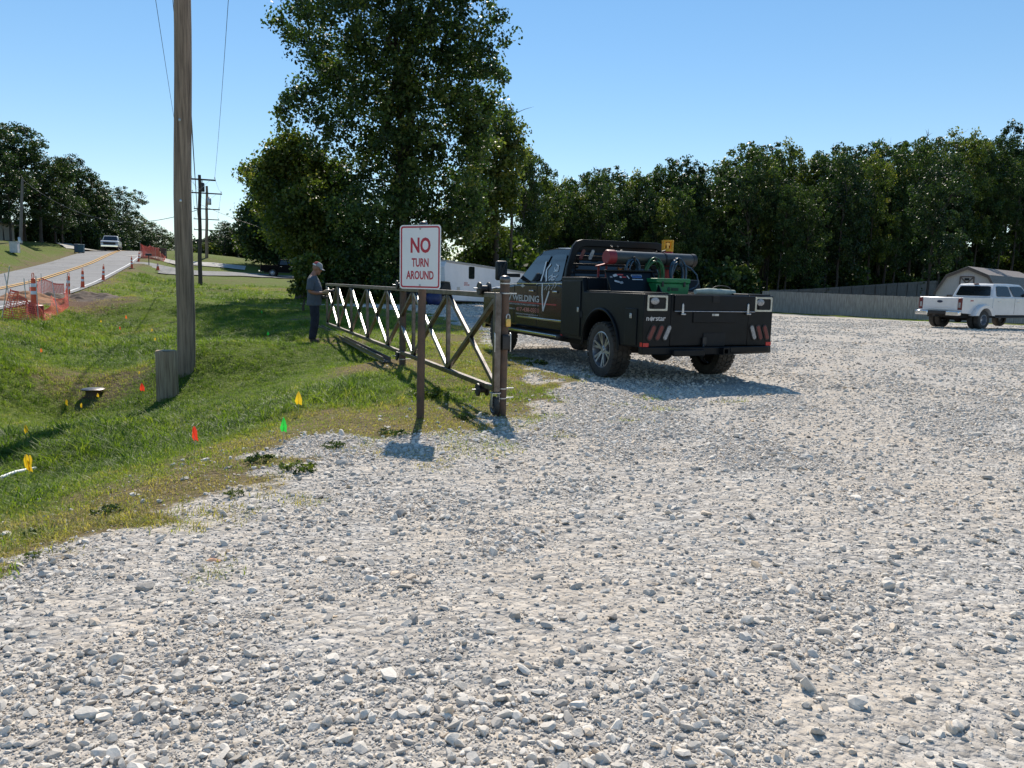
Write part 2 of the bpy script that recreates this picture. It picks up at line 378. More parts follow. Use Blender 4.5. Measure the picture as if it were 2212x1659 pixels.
# ------------------------------------------------------------------ road, markings, driveways
def strip(name, pts_l, pts_r, m, dz, nsub=6):
    """sheet between two ground lines, following the terrain"""
    V = []; n = len(pts_l)
    for (a, b) in zip(pts_l, pts_r):
        for k in range(nsub + 1):
            t = k / nsub; p = Vector(a).lerp(Vector(b), t); V.append(p)
    Fq = np.array([(i * (nsub + 1) + k, i * (nsub + 1) + k + 1, (i + 1) * (nsub + 1) + k + 1, (i + 1) * (nsub + 1) + k) for i in range(n - 1) for k in range(nsub)])
    V = np.array(V); V[:, 2] += dz
    o = link(name, npmesh(name, V, Fq, m, None, True)); return tag(o, kind='structure')
def asphalt():
    m = bpy.data.materials.new('asphalt'); m.use_nodes = True; nt = m.node_tree; b = nt.nodes['Principled BSDF']; v = coords(nt)
    c = ramp(nt, noise(nt, .5, 6, .7, v), [(.3, (.17, .165, .165)), (.7, (.25, .245, .24))])
    c = mixc(nt, .5, c, ramp(nt, noise(nt, 60, 3, .7, v), [(.3, (.12, .12, .12)), (.7, (.27, .265, .26))]))
    tracks = noise(nt, .35, 4, .6, coords(nt, (.25, .9, 1)))
    c = mixc(nt, ramp(nt, tracks, [(.45, (0, 0, 0)), (.65, (.45, .45, .45))]), c, (.13, .125, .125))
    ck = nd(nt, 'TexVoronoi', feature='DISTANCE_TO_EDGE'); ck.inputs['Scale'].default_value = .28
    dv = nd(nt, 'VectorMath', operation='ADD'); nt.links.new(v, dv.inputs[0]); nt.links.new(noise(nt, .9, 5, .7, v, out=1), dv.inputs[1]); nt.links.new(dv.outputs[0], ck.inputs['Vector'])
    c = mixc(nt, ramp(nt, ck.outputs[0], [(0, (.8, .8, .8)), (.012, (0, 0, 0))]), c, (.05, .05, .05))
    nt.links.new(c, b.inputs['Base Color']); b.inputs['Roughness'].default_value = .85
    bn = nd(nt, 'Bump'); bn.inputs['Distance'].default_value = .01; nt.links.new(noise(nt, 120, 3, .6, v), bn.inputs['Height']); nt.links.new(bn.outputs[0], b.inputs['Normal'])
    return m
ASPH = asphalt()
yy = np.concatenate([np.arange(-40, 130, 1.5), np.arange(130, 300, 6)])
rx, rz = road_at(yy)
k_ = np.ones(5) / 5; pad = lambda a: np.convolve(np.pad(a, 2, 'edge'), k_, 'valid'); rx, rz = pad(rx), pad(rz)
def rline(off, dz=0): return [(x - off, y, z + dz + .05 * (1 - abs(off - ROADW / 2) / (ROADW / 2))) for x, y, z in zip(rx, yy, rz)]
strip('road', rline(ROADW), rline(0), ASPH, .0, 8)
YEL = M('yellow road paint', (.62, .33, .045), .7, var=.25, vs=5); WHI = M('white road paint', (.62, .62, .60), .7, var=.3, vs=4)
yel = MB()
def lines(name, m, offs, w_):
    V, Fq = [], []
    for of in offs:
        a, b = rline(of + w_ / 2, .005), rline(of - w_ / 2, .005); n0 = len(V)
        for p, q in zip(a, b): V += [p, q]
        Fq += [(n0 + 2 * i, n0 + 2 * i + 1, n0 + 2 * i + 3, n0 + 2 * i + 2) for i in range(len(a) - 1)]
    tag(link(name, npmesh(name, np.array(V), np.array(Fq), m)), kind='structure')
lines('road_centre_marking', YEL, (ROADW / 2 + .17, ROADW / 2 - .17), .14)
lines('road_edge_marking', WHI, (.35,), .12)
DRV = M('driveway asphalt', (.20, .195, .185), .9, var=.25, vs=.8, bump=.4)
PALE = M('driveway concrete', (.42, .40, .36), .9, var=.2, vs=.8, bump=.4)
def drive(name, px_pts, wd, m, dz=.07):
    P = [at(*p) for p in px_pts]; L, Rr = [], []
    Q = []
    for a, b in zip(P[:-1], P[1:]):
        k = max(2, int((b - a).length / 1.5))
        for i in range(k): Q.append(a.lerp(b, i / k))
    Q.append(P[-1])
    for i, p in enumerate(Q):
        d = (Q[min(i + 1, len(Q) - 1)] - Q[max(i - 1, 0)]); d.z = 0; d.normalize(); n = Vector((-d.y, d.x, 0)) * wd / 2
        for l_, s_ in ((L, 1), (Rr, -1)):
            q = p + n * s_; l_.append((q.x, q.y, H(q.x, q.y)))
    return strip(name, L, Rr, m, dz, 4)
drive('driveway', [(262, 588, 66), (330, 594, 72), (440, 597, 79), (560, 600, 86), (680, 602, 90), (760, 604, 92)], 6.5, DRV, .10)
drive('far_driveway', [(300, 562, 86), (345, 567, 90), (460, 573, 92), (530, 577, 93)], 3.2, PALE, .10)
drive('house_driveway', [(185, 542, 98), (150, 538, 101), (115, 534, 104)], 4.5, PALE, .10)

# ------------------------------------------------------------------ scattered ground cover (geometry nodes on point clouds)
def hidden_collection(name, objs):
    c = bpy.data.collections.new(name)
    for o in objs:
        for k in list(o.users_collection): k.objects.unlink(o)
        c.objects.link(o)
    return c
def scatter(name, P, rot, scl, idx, tint, col, kind='stuff'):
    """one object whose geometry nodes put a small piece at every point"""
    me = bpy.data.meshes.new(name); me.vertices.add(len(P)); me.vertices.foreach_set('co', np.ascontiguousarray(P, np.float32).ravel())
    for n, t, a in (('rot', 'FLOAT_VECTOR', rot), ('scl', 'FLOAT_VECTOR', scl)):
        x = me.attributes.new(n, t, 'POINT'); x.data.foreach_set('vector', np.ascontiguousarray(a, np.float32).ravel())
    x = me.attributes.new('idx', 'INT', 'POINT'); x.data.foreach_set('value', np.ascontiguousarray(idx, np.int32))
    x = me.attributes.new('tint', 'FLOAT', 'POINT'); x.data.foreach_set('value', np.ascontiguousarray(tint, np.float32))
    o = link(name, me); tag(o, kind=kind)
    g = bpy.data.node_groups.new(name, 'GeometryNodeTree')
    g.interface.new_socket('Geometry', in_out='INPUT', socket_type='NodeSocketGeometry'); g.interface.new_socket('Geometry', in_out='OUTPUT', socket_type='NodeSocketGeometry')
    N = g.nodes.new; gi, go = N('NodeGroupInput'), N('NodeGroupOutput')
    ip = N('GeometryNodeInstanceOnPoints'); ci = N('GeometryNodeCollectionInfo'); ci.inputs[0].default_value = col; ci.inputs[1].default_value = True; ci.inputs[2].default_value = True
    def attr(nm, t):
        a = N('GeometryNodeInputNamedAttribute'); a.data_type = t; a.inputs[0].default_value = nm; return [s for s in a.outputs if s.enabled and s.name == 'Attribute'][0]
    L = g.links.new; L(gi.outputs[0], ip.inputs['Points']); L(ci.outputs[0], ip.inputs['Instance']); ip.inputs['Pick Instance'].default_value = True
    L(attr('idx', 'INT'), ip.inputs['Instance Index'])
    er = N('FunctionNodeEulerToRotation'); L(attr('rot', 'FLOAT_VECTOR'), er.inputs[0]); L(er.outputs[0], ip.inputs['Rotation']); L(attr('scl', 'FLOAT_VECTOR'), ip.inputs['Scale'])
    L(ip.outputs[0], go.inputs[0])
    md = o.modifiers.new('scatter', 'NODES'); md.node_group = g
    return o
def stone_mat(name, inst):
    m = bpy.data.materials.new(name); m.use_nodes = True; nt = m.node_tree; b = nt.nodes['Principled BSDF']
    a = nd(nt, 'Attribute', attribute_name='tint', attribute_type='INSTANCER' if inst else 'OBJECT')
    v = coords(nt); n = noise(nt, 2.2 if inst else 14, 5, .7, v)
    c = ramp(nt, a.outputs['Fac'], [(0, (.24, .218, .195)), (.2, (.49, .445, .39)), (.5, (.66, .60, .52)), (.9, (.81, .74, .645)), (1, (.66, .50, .34))])
    c = mixc(nt, .55, c, ramp(nt, n, [(.3, (.6, .6, .6)), (.7, (1, 1, 1))]), 'MULTIPLY')
    nt.links.new(c, b.inputs['Base Color']); b.inputs['Roughness'].default_value = .9; b.inputs['Specular IOR Level'].default_value = .25
    bn = nd(nt, 'Bump'); bn.inputs['Strength'].default_value = .5; bn.inputs['Distance'].default_value = .004 if inst else .012
    nt.links.new(noise(nt, 4 if inst else 40, 5, .7, v), bn.inputs['Height']); nt.links.new(bn.outputs[0], b.inputs['Normal'])
    return m
STM = stone_mat('limestone chips', True); STB = stone_mat('limestone rock', False)
def rock_mesh(seed, sub=1, cuts=9, mat=STM):
    """angular crushed stone: a sphere chopped by random planes"""
    r = random.Random(seed); bm = bmesh.new(); bmesh.ops.create_icosphere(bm, subdivisions=sub, radius=1)
    for _ in range(cuts):
        n = Vector((r.gauss(0, 1), r.gauss(0, 1), r.gauss(0, 1))).normalized(); d = r.uniform(.45, .8)
        for v in bm.verts:
            k = v.co.dot(n) - d
            if k > 0: v.co -= n * k
    for v in bm.verts: v.co = Vector((v.co.x * 1.15, v.co.y * .9, v.co.z * .62)) * (1 + r.uniform(-.05, .05))
    bmesh.ops.remove_doubles(bm, verts=bm.verts, dist=.04)
    me = bpy.data.meshes.new('stone'); bm.to_mesh(me); bm.free(); me.materials.append(mat); me.shade_smooth(); me.set_sharp_from_angle(angle=R(20)); return me
STONES = hidden_collection('stones', [link('stone', rock_mesh(i, 2 if i < 6 else 1, 10)) for i in range(12)])
def sample(n_per, y0, y1, side=3.0):
    A = .665 * (y1 * y1 - y0 * y0) + side * 2 * (y1 - y0); n = int(A * n_per)
    hw0, hw1 = .70 * y0 + side, .70 * y1 + side
    y = y0 + (y1 - y0) * rng.random(n); keep = rng.random(n) < (.70 * y + side) / hw1; y = y[keep]
    x = (rng.random(len(y)) * 2 - 1) * (.70 * y + side); return x, y
def tracks(x, y):
    """two pairs of worn wheel tracks across the lot"""
    t = np.zeros(np.shape(x))
    for x0, k, q, h in ((.2, .30, .006, .82), (1.2, .62, .004, .85), (3.4, .05, .012, .8)):
        c = x - (x0 + k * y + q * y * y) + .25 * (vnoise(x, y, 2.2, 51) - .5); cs = 1 / math.sqrt(1 + k * k)
        for s in (-1, 1): t = np.maximum(t, sm(.42, .12, np.abs(c * cs - s * h)) * (.45 + .55 * vnoise(x, y, 1.3, 52 + s)))
    return t
def patch(x, y): return .6 * vnoise(x, y, 1.6, 21) + .4 * vnoise(x, y, .55, 22) - .26 * tracks(x, y)
def gravel_points():
    XS, YS, SC = [], [], []
    for y0, y1, den, smin, smax, p in ((1.3, 4, 11000, .0033, .028, 3.2), (4, 6.5, 7000, .0042, .030, 3.3), (6.5, 10, 3800, .0055, .032, 3.2), (10, 20, 800, .009, .038, 3.0), (20, 40, 110, .018, .05, 2.4), (40, 56, 12, .03, .06, 2),
                                       (1.3, 4, 150, .012, .030, 2.2), (4, 9, 70, .014, .034, 2.4), (1.3, 6, 12, .024, .040, 3), (6, 14, 5, .028, .045, 3)):
        x, y = sample(den, y0, y1, 2.0); g = edge(x, y)
        pr = sm(-.25, .45, g) * (.16 + .84 * sm(.36, .62, patch(x, y))) + .035 * (g > -.9) * (y < 14) + .008 * (g > -1.8) * (y < 12); k = rng.random(len(x)) < pr
        x, y = x[k], y[k]; u = rng.random(len(x)); a = 1 - p; s = (smin ** a + u * (smax ** a - smin ** a)) ** (1 / a)
        XS.append(x); YS.append(y); SC.append(s)
    x, y, s = map(np.concatenate, (XS, YS, SC)); n = len(x)
    z = Hs(x, y) + s * (.12 + .22 * rng.random(n))
    rot = np.stack([rng.normal(0, .35, n), rng.normal(0, .35, n), rng.random(n) * 6.28], 1)
    scl = s[:, None] * np.stack([.8 + .5 * rng.random(n), .8 + .5 * rng.random(n), .75 + .6 * rng.random(n)], 1)
    tint = np.clip(rng.beta(1.9, 1.3, n), 0, .96); tint[rng.random(n) < .008] = 1
    print('gravel stones', n)
    scatter('gravel', np.stack([x, y, z], 1), rot, scl, rng.integers(0, 12, n), tint, STONES)
gravel_points()

GRASSM = leafmat('grass blades', [(0, (.075, .130, .017)), (.3, (.155, .230, .027)), (.55, (.235, .29, .04)), (.75, (.36, .31, .10)), (1, (.40, .31, .16))], .5, .5, inst=True)
def tuft_mesh(seed, n, h, spread, bw, droop):
    r = np.random.default_rng(seed); V, Fq = [], []
    for i in range(n):
        a = r.random() * 6.28; d = np.array([math.cos(a), math.sin(a), 0]); p0 = np.array([r.normal(0, spread), r.normal(0, spread), -.01])
        L = h * (.55 + .6 * r.random()); lean = droop * (.3 + r.random()); s = np.array([-d[1], d[0], 0]) * bw * (.6 + .7 * r.random()); b0 = len(V)
        for k, t in enumerate((0, .5, 1.0)):
            c = p0 + d * lean * L * t * t + np.array([0, 0, L * (t - .35 * lean * t * t)]); wv = s * (1 - .8 * t if t < 1 else .08)
            V += [c - wv, c + wv]
        Fq += [(b0, b0 + 1, b0 + 3, b0 + 2), (b0 + 2, b0 + 3, b0 + 5, b0 + 4)]
    return npmesh('tuft', np.array(V), np.array(Fq), GRASSM)
TUFTS = hidden_collection('tufts', [link('tuft', tuft_mesh(40 + i, n, h, s, b, dr)) for i, (n, h, s, b, dr) in enumerate(
    [(20, .030, .05, .0026, .9), (20, .042, .055, .003, 1.0), (18, .055, .05, .0033, 1.0), (16, .08, .045, .004, 1.1), (13, .12, .04, .0048, 1.1), (10, .19, .03, .0055, 1.0)])])
TALL = ground(430, 925)
def grass_points():
    XS, YS, SC, IX = [], [], [], []
    for y0, y1, den, s0 in ((2.5, 8, 760, 1.0), (8, 16, 380, 1.1), (16, 30, 110, 1.5), (30, 62, 20, 2.2)):
        x, y = sample(den, y0, y1, 2.0); x = x - .0
        k = (x < 3 + .5 * y) & (x > -.72 * y - 2.5); x, y = x[k], y[k]
        g = edge(x, y); rx_, _ = road_at(y); inroad = (x < rx_ + .15) & (x > rx_ - ROADW - .15)
        lush = np.clip(.62 * vnoise(x, y, 2.3, 33) + .38 * vnoise(x, y, .7, 34) - .45 * dirt_at(x, y) + .14 * sm(-1.5, -4, x + .12 * y) + .34 * sm(2.6, .8, np.hypot((x - TALL.x) * .8, y - TALL.y)), 0, 1)
        pr = sm(.15, -.30, g) * np.maximum(.35 + .65 * sm(.15, .5, lush), .7 * sm(-2.2, -.5, g)) + .40 * (g > -.2) * (g < 1.3) * (vnoise(x, y, .42, 37) > .70) * (y < 14); pr *= (dirt_at(x, y) < .8)
        k = (rng.random(len(x)) < pr) & ~inroad; x, y, lush = x[k], y[k], lush[k]; n = len(x)
        t = np.clip(lush * 5.4 - 1.0 + rng.normal(0, .9, n), 0, 5); ix = np.floor(t).astype(int)
        XS.append(x); YS.append(y); IX.append(ix); SC.append(s0 * (.7 + .6 * rng.random(n)))
    x, y, s, ix = map(np.concatenate, (XS, YS, SC, IX)); n = len(x); z = Hs(x, y)
    dr = .75 * dirt_at(x, y) + .55 * vnoise(x, y, 1.9, 35) + .25 * vnoise(x, y, .5, 36)
    tint = np.clip(-.08 + .85 * dr + .35 * (vnoise(x, y, .33, 38) - .4) + rng.normal(0, .15, n) - .10 * (ix > 2), 0, 1)
    rot = np.stack([rng.normal(0, .15, n), rng.normal(0, .15, n), rng.random(n) * 6.28], 1)
    print('grass tufts', n)
    scatter('grass', np.stack([x, y, z], 1), rot, np.repeat(s[:, None], 3, 1), ix, tint, TUFTS)
grass_points()
# ------------------------------------------------------------------ shared materials
STEEL = M('weathered steel', (.15, .142, .138), .38, 1, .3, 9, .15, 90, c2=(.075, .062, .054))
STEEL_GLINT = M('sun glint steel', (.46, .45, .44), .35, 1, .2, 12, .1, 80)  # lighter copy of the gate steel, sun glint put into its colour
GALV = M('galvanised metal', (.50, .51, .52), .42, 1, .2, 14)
RUST = M('rusty pipe', (.125, .075, .05), .75, .25, .4, 7, .4, 60, c2=(.075, .06, .05))
CHROME = M('chrome', (.72, .73, .75), .10, 1, .05, 8)
BLACKP = M('black plastic', (.018, .018, .019), .5, 0, .2, 9, .1, 90)
RUBBER = M('rubber', (.022, .022, .022), .8, 0, .3, 7, .3, 120, dust=.35)
BRASS = M('brass padlock', (.55, .38, .13), .35, 1, .15, 20)
SIGNW = M('sign white', (.80, .81, .82), .35, 0, .03, 5); SIGNR = M('sign red', (.46, .025, .05), .4, 0, .08, 6)
WOODP = M('weathered pole wood', (.33, .24, .175), .9, 0, .35, 3.2, .9, 18, stretch=(9, 9, .35), c2=(.115, .08, .056))
POLEDK = M('creosote pole', (.075, .06, .05), .9, 0, .3, 3, .6, 20, stretch=(8, 8, .4))
WOODF = M('grey fence boards', (.40, .36, .32), .9, 0, .3, 3, .6, 25, stretch=(5, 5, .4), c2=(.22, .195, .175))
ORG = M('safety orange', (.78, .10, .03), .55, 0, .15, 6, dust=.15); REFL = M('reflective white', (.72, .72, .72), .4, 0, .1, 9)
NETM = M('orange netting', (.80, .13, .09), .6, 0, .12, 5)
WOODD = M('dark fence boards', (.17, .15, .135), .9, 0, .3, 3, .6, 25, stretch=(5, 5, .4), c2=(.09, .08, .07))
WIRE = M('wire', (.03, .03, .032), .5, .3, .1); WHITEP = M('white pvc', (.78, .78, .76), .4, 0, .06, 5)

# ------------------------------------------------------------------ sign
D_S = ground(907, 905); sg = empty('sign_post', (D_S.x, D_S.y, D_S.z), 0, 'white and red NO TURN AROUND sign on a rusty pipe post', 'sign')
top = at(918, 481, D_S.y).z - D_S.z
m = MB(); lean = .022; m.tube([(0, 0, -.3), (lean * .5, 0, top * .5), (lean, 0, top - .03)], .0385, 20); m.build('pole', RUST, sg, 50)
m = MB(); m.lathe([(.040, 0), (.043, .01), (.043, .018), (.036, .034), (.02, .045), (0, .048)], 20, Matrix.Translation((lean, 0, top - .035))); m.build('cap', STEEL, sg, 40)
yaw = R(-24); sz = at(918, 556, D_S.y).z - D_S.z
c_, s_ = math.cos(yaw), math.sin(yaw); X_, Z_ = Vector((c_, s_, 0)), Vector((s_, -c_, 0))
bc = Vector((lean * .8, 0, sz)) + Z_ * .052; SM = frame(bc, X_, (0, 0, 1), Z_)
def rrect(w, h, r, n=6):
    P = []
    for cx, cy, a0 in ((w / 2 - r, h / 2 - r, 0), (-w / 2 + r, h / 2 - r, 90), (-w / 2 + r, -h / 2 + r, 180), (w / 2 - r, -h / 2 + r, 270)):
        P += [(cx + r * math.cos(R(a0 + 90 * k / n)), cy + r * math.sin(R(a0 + 90 * k / n))) for k in range(n + 1)]
    return P
def ring(mb, P, Q, z0, z1):
    n = len(P); vs = [(*p, z1) for p in P] + [(*q, z1) for q in Q] + [(*p, z0) for p in P] + [(*q, z0) for q in Q]
    fs = []
    for i in range(n):
        j = (i + 1) % n; fs += [(i, j, n + j, n + i), (2 * n + i, i, n + i, 3 * n + i)[::-1] if 0 else (i, 2 * n + i, 2 * n + j, j), (n + i, n + j, 3 * n + j, 3 * n + i)]
    mb.add(vs, fs)
m = MB(); m.M = SM; m.prism(rrect(.457, .61, .035), -.0015, .0015, 'z'); bd = m.build('sign_board', SIGNW, sg, 40)
m = MB(); m.M = SM; ring(m, rrect(.433, .586, .027), rrect(.403, .556, .016), .0005, .0024); m.build('border', SIGNR, bd)
def SP(u, v): return SM @ Matrix.Translation((u, v, .0026))
fit_text('lettering', 'NO', .222, .148, SIGNR, SP(.006, .113), bd, .030); fit_text('lettering', 'TURN', .188, .083, SIGNR, SP(.002, -.052), bd, .024); fit_text('lettering', 'AROUND', .305, .083, SIGNR, SP(.0, -.172), bd, .024)
for v in (.27, -.268):
    m = MB(); m.M = SM @ Matrix.Translation((.002, v, .001)); m.lathe([(.011, 0), (.011, .004), (.005, .006), (0, .007)], 12); m.build('bolt', GALV, sg, 40)

# ------------------------------------------------------------------ sliding gate and its posts
G0 = at(1073, 740, 7.8); gz = 0.0; GA = math.atan2(.929, -.369)
gt = empty('sliding_gate', (G0.x, G0.y, 0), GA, 'long bare steel cantilever gate with a row of X braces', 'gate')
ZB, ZT, PAN, NP = .275, 1.225, 1.7, 7; GL = PAN * NP
m = MB(); m.box((GL / 2 + .031, 0, ZT), (GL, .06, .055)); m.build('top_rail', STEEL, gt, bevel=.005)
m = MB(); m.box((GL / 2 + .031, 0, ZB), (GL, .06, .055)); m.build('bottom_rail', STEEL, gt, bevel=.005)
m = MB(); m.box((0, 0, (ZT + ZB) / 2), (.062, .07, ZT - ZB + .057)); m.build('end_post', STEEL, gt, bevel=.006)
a, b = ZB + .0285, ZT - .0285
for i in range(NP):
    x0, x1 = i * PAN + .035, (i + 1) * PAN - .025
    m = MB(); m.box(((i + 1) * PAN, 0, (a + b) / 2), (.048, .048, b - a)); m.build('upright', STEEL, gt, bevel=.005)
    m = MB(); m.beam((x0 + .02, .001, b - .02), (x1 - .02, .001, a + .02), .05, .05); m.build('brace', STEEL, gt, bevel=.005)
    mx, mz = (x0 + x1) / 2, (a + b) / 2; ux, uz = (x1 - x0), (b - a); L = math.hypot(ux, uz); ux, uz = ux / L, uz / L
    for s in (1, -1):
        e = (x1 - .02, b - .02) if s > 0 else (x0 + .02, a + .02)
        m = MB(); m.beam((mx + s * ux * .034, -.001, mz + s * uz * .034), (e[0], -.001, e[1]), .04, .05); m.build('brace', STEEL_GLINT if i > 0 else STEEL, gt, bevel=.005)  # braces past the first panel get the painted sun glint
m = MB(); m.box((.02, 0, .232), (.10, .09, .012)); m.box((.02, .038, .16), (.05, .006, .15)); m.box((.02, -.038, .16), (.05, .006, .15)); m.build('caster_fork', GALV, gt, bevel=.002)
WX = Matrix.Translation((.03, 0, .098)) @ Matrix.Rotation(R(90), 4, 'X')
m = MB(); m.M = WX; m.lathe([(.062, -.02), (.088, -.024), (.096, -.014), (.098, 0), (.096, .014), (.088, .024), (.062, .02)], 28); cw = m.build('caster_wheel', RUBBER, gt, 40)
m = MB(); m.M = WX; m.lathe([(.015, -.03), (.02, -.027), (.03, -.018), (.055, -.017), (.0615, -.022), (.0615, .022), (.055, .017), (.03, .018), (.02, .027), (.015, .03)], 24); m.build('rim', GALV, cw, 40)
m = MB(); m.prism(rrect(.10, .155, .02), -.045, -.125, 'y'); m.M = Matrix.Translation((-.01, 0, .78)); m.v = [tuple(Vector(v) + Vector((-.01, 0, .755))) for v in m.v]; kb = m.build('latch_box', BLACKP, gt, 40)
for s in (-1, 1):
    m = MB(); y = -.128 if s < 0 else .042
    m.tube([(-.055, y, .66), (-.06, y, .70), (-.06, y, .80), (-.055, y, .845), (-.04, y, .85)], .006, 8); m.build('latch_rod', GALV, kb, 40)
m = MB(); m.box((-.045, -.10, .955), (.035, .055, .085)); pl = m.build('padlock_body', BRASS, None, bevel=.008)
m = MB(); m.tube([(-.045, -.118, .99), (-.045, -.118, 1.02), (-.045, -.112, 1.034), (-.045, -.10, 1.04), (-.045, -.088, 1.034), (-.045, -.082, 1.02), (-.045, -.082, .99)], .006, 8)
pk = empty('padlock', (G0.x, G0.y, 0), GA, 'brass padlock hanging on the end post of the gate', 'padlock'); pl.parent = pk; m.build('shackle', GALV, pk, 40)

def roller_post(px, py, ptop, xg, label, zb_=None, lean=0.0):
    P = ground(px, py); t = empty('gate_post', (P.x, P.y, P.z), GA, label, 'post', 'pipe posts carrying the gate rollers')
    h = at(px, ptop, P.y).z - P.z; rel = Matrix.Rotation(-GA, 4, 'Z') @ Vector((G0.x - P.x, G0.y - P.y, 0))
    ln = Matrix.Rotation(-GA, 4, 'Z') @ Vector((lean, 0, 0))
    m = MB(); m.tube([(0, 0, -.3), (ln.x * .5, ln.y * .5, h * .5), (ln.x, ln.y, h - .02)], .05, 22); m.build('pole', RUST, t, 50)
    m = MB(); m.lathe([(.051, -.03), (.055, -.02), (.055, 0), (.048, .02), (.03, .032), (0, .036)], 22, Matrix.Translation((ln.x, ln.y, h - .03))); m.build('cap', STEEL, t, 40)
    gy = rel.y                                      # gate line in the post's own frame
    for z, nm in ((ZT + .0275 + .035, 'roller'), (ZB - .0275 - .035, 'roller')):
        z -= P.z; cx = xg
        W = Matrix.Translation((cx, gy, z)) @ Matrix.Rotation(R(90), 4, 'X')
        m = MB(); m.M = W; m.lathe([(.0, -.062), (.068, -.062), (.070, -.058), (.070, -.045), (.066, -.040), (.035, -.034), (.035, .034), (.066, .040), (.070, .045), (.070, .058), (.068, .062), (0, .062)], 28); r_ = m.build(nm, BLACKP, t, 35)
        m = MB(); m.M = W; m.lathe([(.0, -.115), (.009, -.115), (.009, .115), (0, .115)], 10); m.lathe([(0, .063), (.022, .063), (.022, .07), (.014, .08), (0, .08)], 6); m.build('axle', GALV, r_, 40)
        m = MB(); m.tube([(cx, gy - .10, z), (cx * .6, (gy - .10) * .7, z + .01), (ln.x * z / h, ln.y * z / h, z + .012)], .014, 10); m.build('arm', GALV, t, 40)
        for dz in (.05, -.05):
            m = MB(); q = Vector((ln.x * z / h, ln.y * z / h, z + dz + .01)); m.lathe([(.052, -.006), (.060, -.006), (.060, .006), (.052, .006)], 22, Matrix.Translation(q), close=True)
            m.box(q + Vector((0, -.085, 0)), (.012, .09, .012)); m.build('clamp', GALV, t, 40)
    return t
roller_post(1082, 900, 596, .36, 'brown pipe post with domed cap and padlock at the near end of the gate', lean=.014)
roller_post(869, 789, 612, .10, 'rusty pipe post behind the middle of the gate, past the sign', lean=.01)
# steel rail lying in the dirt below the gate
A, B = ground(836, 786), ground(690, 709)
m = MB(); d = (B - A); ang = math.atan2(d.y, d.x); L = Vector((d.x, d.y)).length
for y, z, sy, sz in ((0, .012, .13, .02), (-.055, .055, .014, .07), (.055, .055, .014, .07)): m.box((L / 2, y, z), (L, sy, sz))
o = m.build('steel_channel', STEEL, None, bevel=.004); o.location = (A.x, A.y, A.z + .015); o.rotation_euler = (0, -math.atan2(d.z, L), ang); tag(o, 'dark steel channel lying on the ground below the gate', 'steel beam')

# ------------------------------------------------------------------ near utility pole, cut post, far poles and wires
P1 = ground(400, 806)
def pole_mesh(h, r0, r1, lean, mat, parent, n=24, sh=.012):
    m = MB(); r_ = random.Random(5); k = 18; pts = [(lean * i / k + .02 * math.sin(i * .9), .01 * math.sin(i * 1.3), -.3 + (h + .3) * i / k) for i in range(k + 1)]
    m.tube(pts, [r0 + (r1 - r0) * i / k for i in range(k + 1)], n); return m.build('trunk' if 0 else 'pole', mat, parent, 50)
u1 = empty('utility_pole', P1, 0, 'tall weathered wooden utility pole nearest to the gravel, beside the cut post', 'utility pole', 'utility poles along the road')
pole_mesh(11.6, .150, .118, .26, WOODP, u1)
for z in (2.1, 2.9, 4.2):
    m = MB(); m.ell((.02 + .02 * z, -.150 + .003 * z, z), (.02, .006, .028), 8, 6); m.build('tag', GALV, u1, 40)
DIR12 = (at(432, 617, 60) - P1); DIR12.z = 0; DIR12.normalize(); CX = Vector((DIR12.y, -DIR12.x, 0))
def crossarm(parent, z, half, brace=True, s=1.0, lean=0):
    m = MB(); a, b = -CX * half, CX * half; o_ = Vector((lean, 0, z)); m.beam(o_ + a - DIR12 * .16 * s, o_ + b - DIR12 * .16 * s, .09 * s, .115 * s); ca = m.build('crossarm', POLEDK, parent, bevel=.008)
    if brace:
        for q in (-.62, .62):
            m = MB(); m.beam(o_ + CX * half * q - DIR12 * .12 * s - Vector((0, 0, .05)), Vector((lean, 0, z - .75 * s)) - DIR12 * .1 * s, .03 * s, .012 * s); m.build('arm_brace', GALV, parent)
    for q in (-.94, -.5, .94):
        m = MB(); p = o_ + CX * half * q - DIR12 * .16 * s + Vector((0, 0, .057 * s)); m.lathe([(.012, 0), (.012, .07), (.045, .08), (.05, .12), (.03, .14), (.035, .16), (.02, .19), (0, .19)], 10, Matrix.Translation(p) @ Matrix.Scale(s, 4)); m.build('insulator', GALV, ca, 40)
    return [o_ + CX * half * q - DIR12 * .16 * s + Vector((0, 0, .23 * s)) for q in (-.94, -.5, .94)]
e1 = [P1 + p for p in crossarm(u1, 11.0, 1.12, lean=.25)]
P2 = at(432, 617, 60); P2.z = H(P2.x, P2.y); P3 = at(446, 557, 97); P3.z = H(P3.x, P3.y)
h2 = at(438, 378, 60).z - P2.z; h3 = at(454, 402, 97).z - P3.z
u2 = empty('utility_pole', P2, 0, 'dark thin utility pole with a crossarm, standing in the lawn right of the nearest pole', 'utility pole', 'utility poles along the road')
pole_mesh(h2, .16, .11, .22, POLEDK, u2, 14); e2 = [P2 + p for p in crossarm(u2, h2 - .35, 1.15, lean=.21)]
m = MB(); m.box((.14, -.1, 1.7), (.16, .14, 3.1)); m.build('cable_guard', POLEDK, u2, bevel=.01)
u3 = empty('utility_pole', P3, 0, 'brown utility pole with a transformer, behind the dark thin pole', 'utility pole', 'utility poles along the road')
pole_mesh(h3, .20, .14, .3, WOODP, u3, 14)
e3 = [P3 + p for p in crossarm(u3, h3 - .9, 1.75, s=1.3, lean=.28)]; crossarm(u3, h3 - 5.0 + 2.2, 1.5, False, 1.1, lean=.22)
m = MB(); m.lathe([(0, 0), (.22, .02), (.24, .1), (.24, .75), (.22, .82), (.08, .86), (.06, 1.0), (0, 1.02)], 16, Matrix.Translation((.62, -.2, h3 - 2.3))); m.build('transformer', GALV, u3, 40)
